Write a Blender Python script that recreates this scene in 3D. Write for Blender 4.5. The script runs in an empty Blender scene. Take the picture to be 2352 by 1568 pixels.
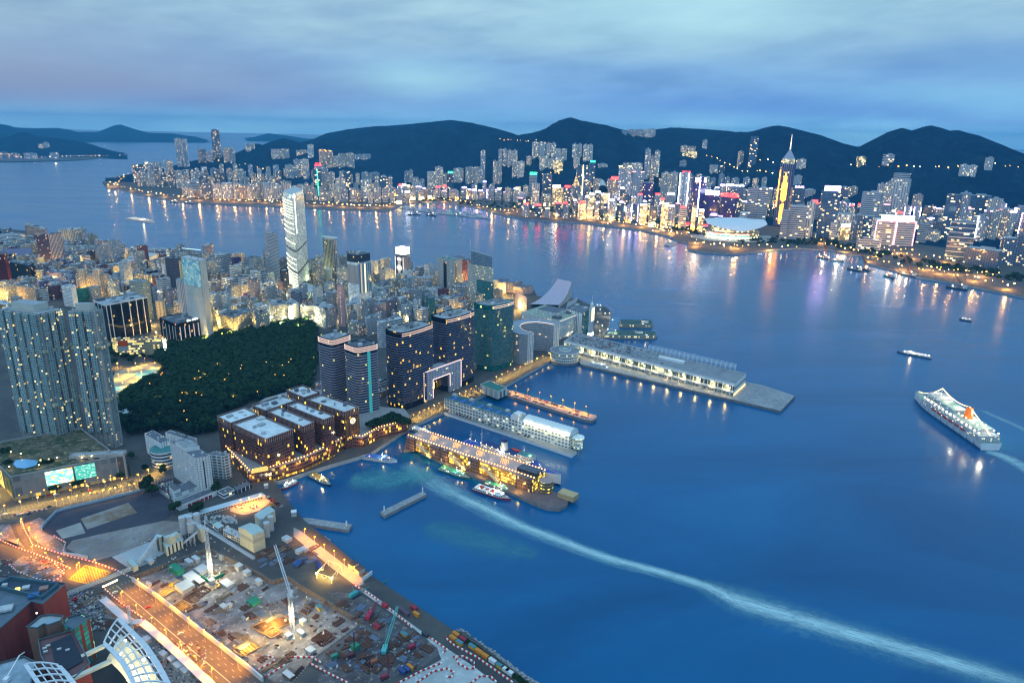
import bpy,bmesh,math,random
from mathutils import Vector,Matrix
from mathutils.geometry import tessellate_polygon
SC=bpy.context.scene
COL=SC.collection
rad=math.radians
F,CX,CY,CAMZ=1608.0,1176.0,784.0,395.0
PITCH,ROLL=rad(17.0),rad(1.2)
cp,sp,cr,sr=math.cos(PITCH),math.sin(PITCH),math.cos(ROLL),math.sin(ROLL)
CF,CR,CU=Vector((0,cp,-sp)),Vector((cr,sr*sp,sr*cp)),Vector((-sr,cr*sp,cr*cp))
cam=bpy.data.cameras.new("camera")
cam.sensor_width=36.0
cam.lens=F/2352.0*36.0
cam.clip_start,cam.clip_end=5.0,90000.0
camo=bpy.data.objects.new("camera",cam)
COL.objects.link(camo)
camo.matrix_world=Matrix(((CR.x,CU.x,-CF.x,0),(CR.y,CU.y,-CF.y,0),(CR.z,CU.z,-CF.z,CAMZ),(0,0,0,1)))
SC.camera=camo
SC.view_settings.view_transform='Standard'
SC.view_settings.look='None'
SC.view_settings.exposure=0.0
SC.view_settings.gamma=1.0
cy=SC.cycles
cy.use_denoising=True
try:cy.denoiser='OPENIMAGEDENOISE'
except Exception:pass
cy.max_bounces,cy.diffuse_bounces,cy.glossy_bounces,cy.transmission_bounces,cy.volume_bounces,cy.transparent_max_bounces=4,2,3,2,0,6
cy.sample_clamp_indirect=4.0
cy.caustics_reflective=cy.caustics_refractive=False
cy.volume_step_rate=4.0
SC.cycles.filter_width=1.25
W=bpy.data.worlds.new("World");SC.world=W;W.use_nodes=True
class NT:
 """small wrapper: n(type, inputs, **attrs) makes a node, a socket or a number may feed an input"""
 def __init__(s,tree):s.t=tree;s.N=tree.nodes;s.L=tree.links
 def n(s,typ,ins=None,**at):
  nd=s.N.new(typ)
  for k,v in at.items():setattr(nd,k,v)
  for k,v in(ins or{}).items():
   sk=nd.inputs[k]
   if isinstance(v,bpy.types.NodeSocket):s.L.new(v,sk)
   elif isinstance(v,bpy.types.Node):s.L.new(v.outputs[0],sk)
   elif hasattr(sk.default_value,'__len__')and not hasattr(v,'__len__'):sk.default_value=(v,)*len(sk.default_value)
   else:
    if hasattr(sk.default_value,'__len__')and len(sk.default_value)==4 and len(v)==3:v=(*v,1)
    sk.default_value=v
  return nd
 def m(s,op,a,b=0.0,c=None,clamp=False):
  d={0:a,1:b}
  if c is not None:d[2]=c
  return s.n('ShaderNodeMath',d,operation=op,use_clamp=clamp).outputs[0]
 def mix(s,f,a,b,blend='MIX'):
  nd=s.n('ShaderNodeMix',data_type='RGBA',blend_type=blend)
  for i,v in((0,f),(6,a),(7,b)):
   if isinstance(v,bpy.types.NodeSocket):s.L.new(v,nd.inputs[i])
   else:nd.inputs[i].default_value=(*v,1)if hasattr(v,'__len__')and len(v)==3 else v
  return nd.outputs[2]
 def ramp(s,f,pts,interp='LINEAR'):
  nd=s.n('ShaderNodeValToRGB',{0:f});cr_=nd.color_ramp;cr_.interpolation=interp
  while len(cr_.elements)<len(pts):cr_.elements.new(0.5)
  for e,(p,c)in zip(cr_.elements,pts):
   e.position=p;e.color=(*c,1)if len(c)==3 else c
  return nd.outputs[0]
 def noise(s,vec,scale,detail=3,rough=0.55,dist=0.0):
  return s.n('ShaderNodeTexNoise',{'Vector':vec,'Scale':scale,'Detail':detail,'Roughness':rough,'Distortion':dist}).outputs[0]
def srgb(r,g,b):
 f=lambda c:(c/255/12.92)if c/255<=0.04045 else((c/255+0.055)/1.055)**2.4
 return(f(r),f(g),f(b))
def build_sky():
 W.node_tree.nodes.clear();n=NT(W.node_tree)
 tc=n.n('ShaderNodeTexCoord').outputs['Generated']
 sx=n.n('ShaderNodeSeparateXYZ',{0:tc})
 X,Y,Z=sx.outputs
 hor=n.m('SQRT',n.m('ADD',n.m('MULTIPLY',X,X),n.m('MULTIPLY',Y,Y)))
 el=n.m('DIVIDE',Z,n.m('MAXIMUM',hor,0.02))
 azi=n.m('ARCTAN2',X,Y)
 cv=n.n('ShaderNodeCombineXYZ',{0:n.m('MULTIPLY',azi,2.0),1:n.m('MULTIPLY',n.m('ADD',el,n.m('MULTIPLY',azi,-0.05)),9.0),2:0.0}).outputs[0]
 n1=n.noise(cv,1.3,5,0.55,0.4)
 n2=n.noise(cv,3.0,4,0.5,0.3)
 e2=n.m('ADD',el,n.m('MULTIPLY',n.m('SUBTRACT',n1,0.5),0.05))
 band=n.ramp(n.m('MULTIPLY',e2,4.0),[(0.0,srgb(132,190,224)),(0.05,srgb(116,174,216)),(0.12,srgb(104,152,206)),(0.26,srgb(116,162,206)),(0.45,srgb(136,174,200)),(0.65,srgb(148,184,204)),(1.0,srgb(134,172,198))],'EASE')
 blotch=n.ramp(n2,[(0.28,(0.70,0.76,0.87)),(0.50,(0.97,0.98,1.0)),(0.74,(1.25,1.18,1.08))])
 c=n.mix(1.0,band,blotch,'MULTIPLY')
 n3=n.noise(cv,7.0,6,0.62,0.8)
 c=n.mix(1.0,c,n.ramp(n3,[(0.3,(0.92,0.93,0.95)),(0.7,(1.08,1.06,1.04))]),'MULTIPLY')
 def lobe(a0,e0,sa,se):
  da=n.m('DIVIDE',n.m('SUBTRACT',azi,a0),sa);de=n.m('DIVIDE',n.m('SUBTRACT',e2,e0),se)
  return n.m('EXPONENT',n.m('MULTIPLY',n.m('ADD',n.m('MULTIPLY',da,da),n.m('MULTIPLY',de,de)),-1.0))
 def wash(a0,e0,sa,se,k,col):
  return n.mix(n.m('MULTIPLY',lobe(a0,e0,sa,se),k),c,srgb(*col))
 c=wash(-.62,.045,.42,.036,.85,(120,134,168))
 c=wash(-.85,.085,.45,.05,.6,(150,168,184))
 c=wash(-.13,.055,.09,.024,.6,(160,212,222))
 c=wash(.06,.012,.26,.02,.6,(116,162,208))
 c=wash(.02,.03,.10,.014,.4,(140,190,218))
 c=wash(.24,.15,.22,.05,.6,(166,214,224))
 c=wash(.60,.085,.30,.026,.55,(96,142,194))
 c=wash(.33,.026,.34,.014,.5,(84,132,196))
 c=wash(.58,.045,.2,.016,.5,(128,188,218))
 high=n.ramp(n.m('MULTIPLY',el,0.5),[(0.09,(0,0,0)),(0.45,(1,1,1))])
 c=n.mix(high,c,(0.34,0.65,0.96))
 sky=n.n('ShaderNodeTexSky',sky_type='NISHITA',sun_disc=False,sun_elevation=rad(2.0),sun_rotation=rad(200),altitude=100,air_density=1.5,dust_density=1.0,ozone_density=3.0)
 bg1=n.n('ShaderNodeBackground',{0:sky,1:0.05});bg2=n.n('ShaderNodeBackground',{0:c,1:1.32})
 add=n.n('ShaderNodeMixShader',{0:0.95,1:bg1.outputs[0],2:bg2.outputs[0]})
 n.n('ShaderNodeOutputWorld',{0:add.outputs[0]})
build_sky()
sl=bpy.data.lights.new("sun",'SUN');sl.energy=0.5;sl.angle=rad(25);sl.color=(0.75,0.85,1.0)
so=bpy.data.objects.new("sun",sl);COL.objects.link(so);so.rotation_euler=(rad(38),0,rad(-35))
REG={'D':(0,0,1),'A':(0,229.7,.2563),'B':(588,229.7,.2563),'C':(1176,229.7,.2563),'E':(1764,229.7,.293),'R1':(0,488,.2197),'R2':(402,516.8,.2197),'R3':(803.9,545.5,.2197),'R4':(0,660.3,.3296),'R5':(344.5,775.2,.2197),'R6':(803.9,746.5,.2197),'R7':(1148.4,631.6,.293),'B3':(861.3,918.7,.2197),'S1':(0,976.2,.3775),'S2':(516.8,918.7,.2197),'S4':(287.1,1148.4,.2677),'S5':(689,1205.8,.2441),'S6':(1952.3,803.9,.2197),'S7':(0,1263.2,.1944),'N':(287.1,1091,.1465),'M':(0,1062.3,.1831),'P':(321.6,1251.8,.1922),'Q':(516.8,1349.4,.2441)}
CUR=['D']
def use(r):CUR[0]=r
def D(x,y=None,reg=None):
 if y is None:x,y=x
 a,b,k=REG[reg or CUR[0]]
 return a+x*k,b+y*k
def ray(p):
 x,y=D(p)
 return(CF+CR*((x-CX)/F)+CU*((CY-y)/F)).normalized()
LAND=5.0
def G(x,y=None,z=LAND):
 """the point on the level plane z seen at a place in the photograph"""
 if y is None:x,y=x
 d=ray((x,y));t=(z-CAMZ)/d.z
 return Vector((d.x*t,d.y*t,z))
def proj(P):
 d=Vector(P)-Vector((0,0,CAMZ));zc=d.dot(CF)
 return CX+F*d.dot(CR)/zc,CY-F*d.dot(CU)/zc
def rise(g,ytop):
 """height above point g at which the photograph's row ytop (current region) is reached"""
 yt=D(0,ytop)[1];lo,hi=0.0,900.0
 for _ in range(40):
  m=(lo+hi)/2
  if proj((g.x,g.y,g.z+m))[1]>yt:lo=m
  else:hi=m
 return lo
class MB:
 def __init__(s):s.v=[];s.f=[];s.u=[];s.mi=[]
 def face(s,pts,mi=0,uv=None):
  i=len(s.v);s.v+=[tuple(p)for p in pts];s.f.append(tuple(range(i,i+len(pts))));s.mi.append(mi)
  s.u+=uv if uv else[(p[0],p[1])for p in pts]
 def quad(s,a,b,c,d,mi=0,u0=0.0,v0=0.0):
  a,b,c,d=map(Vector,(a,b,c,d));w=(b-a).length;h=(d-a).length
  s.face((a,b,c,d),mi,[(u0,v0),(u0+w,v0),(u0+w,v0+h),(u0,v0+h)])
 def prism(s,poly,z0,z1,mw=0,mr=1,bottom=False,top=True,ztop=None):
  P=[Vector((p[0],p[1]))for p in poly]
  if sum(a.x*b.y-b.x*a.y for a,b in zip(P,P[1:]+P[:1]))<0:P.reverse();ztop=ztop[::-1]if ztop else None
  zt=ztop or[z1]*len(P);u=0.0;n=len(P)
  for i in range(n):
   a,b=P[i],P[(i+1)%n];w=(b-a).length;j=(i+1)%n
   s.face(((a.x,a.y,z0),(b.x,b.y,z0),(b.x,b.y,zt[j]),(a.x,a.y,zt[i])),mw,[(u,0),(u+w,0),(u+w,zt[j]-z0),(u,zt[i]-z0)])
   u+=w
  if top:s.poly([(p.x,p.y,z)for p,z in zip(P,zt)],mr)
  if bottom:s.poly([(p.x,p.y,z0)for p in reversed(P)],mr)
  return s
 def poly(s,pts,mi=0,holes=()):
  pts=[Vector(p)for p in pts]
  if len(pts)<=4 and not holes:s.face(pts,mi);return
  loops=[pts]+[[Vector(p)for p in h]for h in holes];flat=[p for l in loops for p in l]
  up=len(pts)and sum(a.x*b.y-b.x*a.y for a,b in zip(pts,pts[1:]+pts[:1]))>=0
  for t in tessellate_polygon(loops):
   q=[flat[k]for k in t]
   nz=(q[1]-q[0]).cross(q[2]-q[0]).z
   if(nz<0)==bool(up):q.reverse()
   s.face(q,mi)
 def box(s,c,sx,sy,sz,rz=0.0,mi=0,mr=None):
  """box standing with its foot centre at c"""
  co,si=math.cos(rz),math.sin(rz);c=Vector(c)
  P=[(c.x+co*x-si*y,c.y+si*x+co*y)for x,y in((-sx/2,-sy/2),(sx/2,-sy/2),(sx/2,sy/2),(-sx/2,sy/2))]
  return s.prism(P,c.z,c.z+sz,mi,mi if mr is None else mr,bottom=True)
 def bar(s,a,b,r=0.2,n=4,mi=0,r2=None):
  a,b=Vector(a),Vector(b);d=b-a
  if d.length<1e-6:return s
  d.normalize();x=d.cross(Vector((0,0,1)));
  if x.length<1e-3:x=Vector((1,0,0))
  x.normalize();y=d.cross(x);r2=r if r2 is None else r2
  A=[a+(x*math.cos(t)+y*math.sin(t))*r for t in[2*math.pi*(k+.5)/n for k in range(n)]]
  B=[b+(x*math.cos(t)+y*math.sin(t))*r2 for t in[2*math.pi*(k+.5)/n for k in range(n)]]
  for k in range(n):s.face((A[k],A[(k+1)%n],B[(k+1)%n],B[k]),mi)
  s.face(A[::-1],mi);s.face(B,mi);return s
 def cyl(s,c,r,h,n=12,mi=0,mr=None,r2=None):
  c=Vector(c);r2=r if r2 is None else r2;T=[2*math.pi*k/n for k in range(n)]
  A=[Vector((c.x+r*math.cos(t),c.y+r*math.sin(t),c.z))for t in T];B=[Vector((c.x+r2*math.cos(t),c.y+r2*math.sin(t),c.z+h))for t in T]
  w=2*math.pi*r/n
  for k in range(n):s.face((A[k],A[(k+1)%n],B[(k+1)%n],B[k]),mi,[(k*w,0),(k*w+w,0),(k*w+w,h),(k*w,h)])
  s.face(B,mi if mr is None else mr);return s
 def truss(s,a,b,w=2.0,n=10,r=0.18,mi=0,up=None):
  """four-chord lattice between two points"""
  a,b=Vector(a),Vector(b);d=(b-a).normalized();x=d.cross(Vector(up or(0,0,1)))
  if x.length<1e-3:x=d.cross(Vector((0,1,0)))
  x.normalize();y=d.cross(x);K=[x*w/2+y*w/2,-x*w/2+y*w/2,-x*w/2-y*w/2,x*w/2-y*w/2]
  for k in K:s.bar(a+k,b+k,r,4,mi)
  for i in range(n):
   p,q=a.lerp(b,i/n),a.lerp(b,(i+1)/n)
   for j in range(4):s.bar(p+K[j],q+K[(j+1)%4],r*.7,3,mi)
  return s
 def build(s,name,mats,parent=None,loc=None,smooth=False):
  me=bpy.data.meshes.new(name);o=Vector(loc)if loc is not None else Vector((0,0,0))
  me.from_pydata([(x-o.x,y-o.y,z-o.z)for x,y,z in s.v]if loc is not None else s.v,[],s.f)
  uv=me.uv_layers.new(name='UVMap')
  flat=[c for p in s.u for c in p];uv.data.foreach_set('uv',flat)
  mats=mats if isinstance(mats,(list,tuple))else[mats]
  for m in mats:me.materials.append(m)
  me.polygons.foreach_set('material_index',[min(i,len(mats)-1)for i in s.mi])
  if smooth:me.polygons.foreach_set('use_smooth',[True]*len(s.f))
  me.validate();me.update()
  ob=bpy.data.objects.new(name,me);COL.objects.link(ob)
  if loc is not None:ob.location=o
  if parent:ob.parent=parent
  return ob
def tag(o,label=None,cat=None,group=None,kind=None):
 if label:o['label']=label
 if cat:o['category']=cat
 if group:o['group']=group
 if kind:o['kind']=kind
 return o
def thing(name,label,cat,loc=(0,0,0),rz=0.0,group=None):
 o=bpy.data.objects.new(name,None);COL.objects.link(o);o.location=loc;o.rotation_euler.z=rz
 o.empty_display_size=2;return tag(o,label,cat,group)
def part(mb,name,mats,root,label=None):
 """mesh built in world coordinates becomes a child of root (root unrotated)"""
 o=mb.build(name,mats,None,loc=None)
 off=root.matrix_basis.translation if root.parent is None else Vector(root.location)+Vector(root.parent.location)
 o.data.transform(Matrix.Translation(-Vector(off)));o.parent=root
 if label:o['label']=label
 return o
def dup(root,loc=None,rz=None,label=None,group=None,scale=None):
 c=root.copy();COL.objects.link(c)
 for ch in root.children:_dupc(ch,c)
 if loc is not None:c.location=loc
 if rz is not None:c.rotation_euler=(0,0,rz)
 if scale is not None:c.scale=(scale,)*3 if not hasattr(scale,'__len__')else scale
 if label:c['label']=label
 if group:c['group']=group
 return c
def _dupc(o,p):
 if o.type=='LIGHT':return
 c=o.copy();COL.objects.link(c);c.parent=p
 for ch in o.children:_dupc(ch,c)
MATS={}
def pbr(name,col,rough=0.7,metal=0.0,emit=None,es=0.0,var=0.15,scale=0.15,spec=0.4,alpha=None):
 if name in MATS:return MATS[name]
 m=bpy.data.materials.new(name);m.use_nodes=True;n=NT(m.node_tree);n.N.clear()
 co=n.n('ShaderNodeTexCoord').outputs['Object'];oi=n.n('ShaderNodeObjectInfo').outputs['Random']
 nz=n.noise(co,scale,4,0.6)
 k=n.m('ADD',n.m('MULTIPLY',n.m('SUBTRACT',nz,0.5),2*var*1.6),n.m('ADD',1-var*.4,n.m('MULTIPLY',oi,var*.8)))
 c=n.mix(1.0,col,n.n('ShaderNodeCombineColor',{0:k,1:k,2:k}).outputs[0],'MULTIPLY')
 b=n.n('ShaderNodeBsdfPrincipled',{'Base Color':c,'Roughness':rough,'Metallic':metal,'Specular IOR Level':spec})
 if emit:b.inputs['Emission Color'].default_value=(*emit,1);b.inputs['Emission Strength'].default_value=es
 n.n('ShaderNodeOutputMaterial',{0:b.outputs[0]});MATS[name]=m;return m
def glow(name,col,s):
 if name in MATS:return MATS[name]
 m=bpy.data.materials.new(name);m.use_nodes=True;n=NT(m.node_tree);n.N.clear()
 e=n.n('ShaderNodeEmission',{0:(*col,1),1:s});n.n('ShaderNodeOutputMaterial',{0:e.outputs[0]});MATS[name]=m;return m
def facade_group():
 g=bpy.data.node_groups.new('facade','ShaderNodeTree')
 I=g.interface
 def sk(nm,t,v):
  s_=I.new_socket(nm,in_out='INPUT',socket_type=t);s_.default_value=v
 C4=lambda c:(*c,1)
 sk('Wall','NodeSocketColor',C4((.5,.5,.5)));sk('Glass','NodeSocketColor',C4((.03,.05,.06)))
 for nm,v in(('BayW',3.),('FloorH',3.),('X0',.2),('X1',.8),('Y0',.3),('Y1',.8),('Lit',.1),('Str',1.),('WRough',.7),('GRough',.12),('Dirt',.25),('GVar',.5)):sk(nm,'NodeSocketFloat',v)
 sk('LitA','NodeSocketColor',C4((1,.62,.2)));sk('LitB','NodeSocketColor',C4((1,.85,.55)))
 I.new_socket('BSDF',in_out='OUTPUT',socket_type='NodeSocketShader')
 n=NT(g);gi=n.n('NodeGroupInput');i=gi.outputs
 uv=n.n('ShaderNodeSeparateXYZ',{0:n.n('ShaderNodeUVMap',uv_map='UVMap').outputs[0]})
 oi=n.n('ShaderNodeObjectInfo').outputs['Random']
 u=n.m('DIVIDE',uv.outputs[0],i['BayW']);v=n.m('DIVIDE',uv.outputs[1],i['FloorH'])
 fu,fv,iu,iv=n.m('FRACT',u),n.m('FRACT',v),n.m('FLOOR',u),n.m('FLOOR',v)
 inx=n.m('MULTIPLY',n.m('GREATER_THAN',fu,i['X0']),n.m('LESS_THAN',fu,i['X1']))
 iny=n.m('MULTIPLY',n.m('GREATER_THAN',fv,i['Y0']),n.m('LESS_THAN',fv,i['Y1']))
 geo=n.n('ShaderNodeNewGeometry');nz=n.n('ShaderNodeSeparateXYZ',{0:geo.outputs['Normal']}).outputs[2]
 side=n.m('LESS_THAN',n.m('ABSOLUTE',nz),0.5)
 mask=n.m('MULTIPLY',n.m('MULTIPLY',inx,iny),side)
 cell=n.n('ShaderNodeCombineXYZ',{0:iu,1:iv,2:n.m('MULTIPLY',oi,97.0)}).outputs[0]
 wn=n.n('ShaderNodeTexWhiteNoise',{0:cell},noise_dimensions='3D');r1=wn.outputs[0]
 rc=n.n('ShaderNodeSeparateColor',{0:wn.outputs[1]});r2,r3=rc.outputs[1],rc.outputs[2]
 cl=n.noise(cell,0.22,1,0.5)
 thr=n.m('MULTIPLY',n.m('MULTIPLY',i['Lit'],.55),n.m('MULTIPLY',n.m('POWER',n.m('MULTIPLY',cl,2.0),2.0),n.m('ADD',0.6,n.m('MULTIPLY',oi,0.8))))
 lit=n.m('MULTIPLY',n.m('LESS_THAN',r1,thr),mask)
 dirt=n.noise(n.n('ShaderNodeCombineXYZ',{0:n.m('MULTIPLY',uv.outputs[0],.35),1:n.m('MULTIPLY',uv.outputs[1],.06),2:oi}).outputs[0],1.0,5,.65)
 wk=n.m('ADD',n.m('ADD',0.82,n.m('MULTIPLY',oi,0.36)),n.m('MULTIPLY',n.m('SUBTRACT',dirt,0.5),n.m('MULTIPLY',i['Dirt'],3.0)))
 wc=n.mix(1.0,i['Wall'],n.n('ShaderNodeCombineColor',{0:wk,1:wk,2:wk}).outputs[0],'MULTIPLY')
 gk=n.m('ADD',1.0,n.m('MULTIPLY',n.m('SUBTRACT',r2,0.4),n.m('MULTIPLY',i['GVar'],2.0)))
 gc=n.mix(1.0,i['Glass'],n.n('ShaderNodeCombineColor',{0:gk,1:gk,2:gk}).outputs[0],'MULTIPLY')
 bc=n.mix(mask,wc,gc)
 ro=n.m('ADD',n.m('MULTIPLY',mask,n.m('SUBTRACT',i['GRough'],i['WRough'])),i['WRough'])
 ec=n.mix(r3,i['LitA'],i['LitB'])
 es=n.m('MULTIPLY',n.m('MULTIPLY',lit,i['Str']),n.m('ADD',0.35,r2))
 b=n.n('ShaderNodeBsdfPrincipled',{'Base Color':bc,'Roughness':ro,'Emission Color':ec,'Emission Strength':es,'Specular IOR Level':n.m('ADD',.2,n.m('MULTIPLY',mask,.4))})
 n.n('NodeGroupOutput',{0:b.outputs[0]})
 return g
FG=facade_group()
def facade(name,wall,glass=(.03,.05,.07),bw=3.,fh=3.,x=(.2,.8),y=(.3,.8),lit=.08,s=1.5,la=(1,.55,.12),lb=(1,.85,.5),wr=.7,gr=.12,dirt=.25,gv=.5):
 if name in MATS:return MATS[name]
 m=bpy.data.materials.new(name);m.use_nodes=True;n=NT(m.node_tree);n.N.clear()
 g=n.n('ShaderNodeGroup',node_tree=FG)
 for k,v in dict(Wall=(*wall,1),Glass=(*glass,1),BayW=bw,FloorH=fh,X0=x[0],X1=x[1],Y0=y[0],Y1=y[1],Lit=lit,Str=s,WRough=wr,GRough=gr,Dirt=dirt,GVar=gv,LitA=(*la,1),LitB=(*lb,1)).items():g.inputs[k].default_value=v
 n.n('ShaderNodeOutputMaterial',{0:g.outputs[0]});MATS[name]=m;return m
def ground_mat(name,c1,c2,c3=None,scale=.05,rough=.85,bump=0.0,thr=(.4,.6),spec=.3):
 """blotched ground: two or three earth colours in patches"""
 if name in MATS:return MATS[name]
 m=bpy.data.materials.new(name);m.use_nodes=True;n=NT(m.node_tree);n.N.clear()
 co=n.n('ShaderNodeTexCoord').outputs['Object']
 a=n.noise(co,scale,6,.65,.6);b_=n.noise(co,scale*4.3,5,.7,.3)
 f=n.ramp(a,[(thr[0],(0,0,0)),(thr[1],(1,1,1))])
 c=n.mix(f,c1,c2)
 if c3:c=n.mix(n.ramp(b_,[(.55,(0,0,0)),(.62,(1,1,1))]),c,c3)
 k=n.m('ADD',.75,n.m('MULTIPLY',b_,.5))
 c=n.mix(1.0,c,n.n('ShaderNodeCombineColor',{0:k,1:k,2:k}).outputs[0],'MULTIPLY')
 b=n.n('ShaderNodeBsdfPrincipled',{'Base Color':c,'Roughness':rough,'Specular IOR Level':spec})
 if bump:
  bp=n.n('ShaderNodeBump',{'Strength':.6,'Distance':bump,'Height':b_});n.L.new(bp.outputs[0],b.inputs['Normal'])
 n.n('ShaderNodeOutputMaterial',{0:b.outputs[0]});MATS[name]=m;return m
R=random.Random(7)
ROOF=pbr('roof_grey',(.30,.32,.34),.85,var=.45,scale=.25)
ROOFD=pbr('roof_dark',(.12,.13,.16),.85,var=.45,scale=.3)
ROOFL=pbr('roof_pale',(.5,.52,.53),.8,var=.3,scale=.2)
WHITE=pbr('white_paint',(.72,.73,.72),.6,var=.12)
DARK=pbr('dark_metal',(.03,.035,.045),.5)
STEEL=pbr('pale_steel',(.55,.57,.6),.45,var=.1)
CONC=pbr('concrete',(.36,.36,.35),.85,var=.3,scale=.12)
def arc(a,b,bulge,n=8):
 """points from a towards b (b left out) bowed outwards to the right of a->b by bulge metres"""
 a,b=Vector(a[:2]),Vector(b[:2]);d=b-a;nn=Vector((d.y,-d.x)).normalized()
 return[a+d*t+nn*bulge*4*t*(1-t)for t in[k/n for k in range(n)]]
def bowed(P,bul,n=8):
 out=[]
 P=[Vector((p[0],p[1]))for p in P]
 if sum(a.x*b.y-b.x*a.y for a,b in zip(P,P[1:]+P[:1]))<0:P=P[::-1];bul=[bul[len(P)-2-i]if i<len(P)-1 else bul[-1]for i in range(len(P))]
 for i,p in enumerate(P):
  out+=arc(p,P[(i+1)%len(P)],bul[i],n)if bul[i]else[p]
 return out
def inset(P,k):
 c=sum((Vector((p[0],p[1]))for p in P),Vector((0,0)))/len(P)
 return[c+(Vector((p[0],p[1]))-c)*k for p in P]
# ================================================================ water
def water_mat():
 m=bpy.data.materials.new('harbour_water');m.use_nodes=True;n=NT(m.node_tree);n.N.clear()
 co=n.n('ShaderNodeTexCoord').outputs['Object']
 mp=n.n('ShaderNodeMapping',{'Vector':co,'Rotation':(0,0,rad(20)),'Scale':(.0016,.0045,1)}).outputs[0]
 cur=n.noise(mp,1.0,5,.6,1.2)
 c=n.mix(n.ramp(cur,[(.30,(0,0,0)),(.72,(1,1,1))]),(0.0001,.056,.165),(0.0004,.108,.27))
 ro=n.m('ADD',.17,n.m('MULTIPLY',n.ramp(cur,[(.4,(0,0,0)),(.6,(1,1,1))]),.07))
 fine=n.noise(co,.16,3,.6)
 bp=n.n('ShaderNodeBump',{'Strength':.26,'Distance':.8,'Height':fine})
 b=n.n('ShaderNodeBsdfPrincipled',{'Base Color':c,'Roughness':ro,'IOR':1.38,'Specular Tint':(.3,.85,1,1),'Normal':bp.outputs[0]})
 n.n('ShaderNodeOutputMaterial',{0:b.outputs[0]});return m
WATER=water_mat()
mb=MB()
use('D')
near=[G(p,z=0)for p in[(1330,1760),(1200,1585),(1030,1460),(830,1330),(700,1212),(600,1120)]]
near+=[Vector((-320,900,0)),Vector((-700,1300,0)),Vector((-1900,2000,0)),Vector((-26000,2000,0))]
mb.poly([Vector((26000,300,0))]+near+[Vector((-26000,26000,0)),Vector((26000,26000,0))][0:2][::1]if False else[Vector((26000,26000,0)),Vector((-26000,26000,0))]+near[::-1]+[Vector((900,60,0)),Vector((26000,60,0))])
tag(mb.build('water',WATER),'calm deep blue harbour water with streaks of reflected light','water',kind='structure')
# ================================================================ land of the near shore
EARTH=ground_mat('site_ground',(.30,.29,.29),(.20,.17,.16),(.40,.38,.36),.03,.9)
PAVE=ground_mat('city_ground',(.055,.055,.06),(.08,.078,.075),None,.02)
def mudmat():return ground_mat('mud_ground',(.10,.085,.085),(.055,.045,.05),(.19,.17,.16),.05,.75,.3)
PIT=[(303,1322),(478.5,1257),(595,1314),(624,1333),(662,1322),(689,1342),(833,1427),(726,1507),(655,1585),(470,1450)]
pit=[G(p)for p in PIT]
near_shore=[(1260,1600),(1068,1450),(1045,1448),(852,1320),(760,1243),(700,1195),(672,1165),(640,1118),(626,1102),(640,1104),(662,1098),(700,1085),(760,1066),(850,1040),(960,975),(945,978),(1022,943),(1160,885),(1290,812),(1330,795),(1362,780),(1382,775),(1400,744),(1403,716),(1390,704),(1365,705),(1330,688),(1300,682),(1234,680),(1223,660),(1129,645),(1002,621),(854,619),(710,617),(560,606),(420,600),(372,602),(300,585),(250,573),(200,562),(218,553),(140,545),(60,530),(0,524),(-200,500)]
near_shore=[p for p in near_shore if p!=(960,975)]
KL=[G(p)for p in near_shore]+[Vector((-3200,2200,LAND)),Vector((-1500,600,LAND)),Vector((-900,100,LAND)),Vector((0,60,LAND)),Vector((420,90,LAND))]
mb=MB();mb.poly(KL,0,[pit])
for a,b in zip(KL[:45],KL[1:46]):mb.quad((a.x,a.y,-.5),(b.x,b.y,-.5),b,a,1)
tag(mb.build('ground',[PAVE,CONC]),'flat reclaimed city ground above the sea wall','ground',kind='structure')
PZ=0.3
SITE=ground_mat('site_floor',(.26,.24,.245),(.14,.12,.115),(.36,.34,.32),.045,.85)
mb=MB();mb.poly([Vector((p.x,p.y,PZ))for p in pit])
tag(mb.build('excavation_floor',SITE),'patchy concrete and earth floor of the excavation','ground',kind='structure')
PILE=pbr('pile_wall',(.20,.17,.15),.9,var=.5,scale=.4)
mb=MB()
for a,b in zip(pit,pit[1:]+pit[:1]):
 mb.quad((a.x,a.y,PZ),(b.x,b.y,PZ),(b.x,b.y,LAND),(a.x,a.y,LAND))
 d=(b-a).normalized();nn=Vector((d.y,-d.x,0))
 L=(b-a).length;k=int(L/2.4)
 for i in range(k):
  p=a+(b-a)*((i+.5)/k)
  mb.cyl((p.x,p.y,PZ),.8,LAND-PZ+.25,6)
tag(mb.build('retaining_wall',PILE),'stained piled retaining wall around the excavation','wall')
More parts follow.
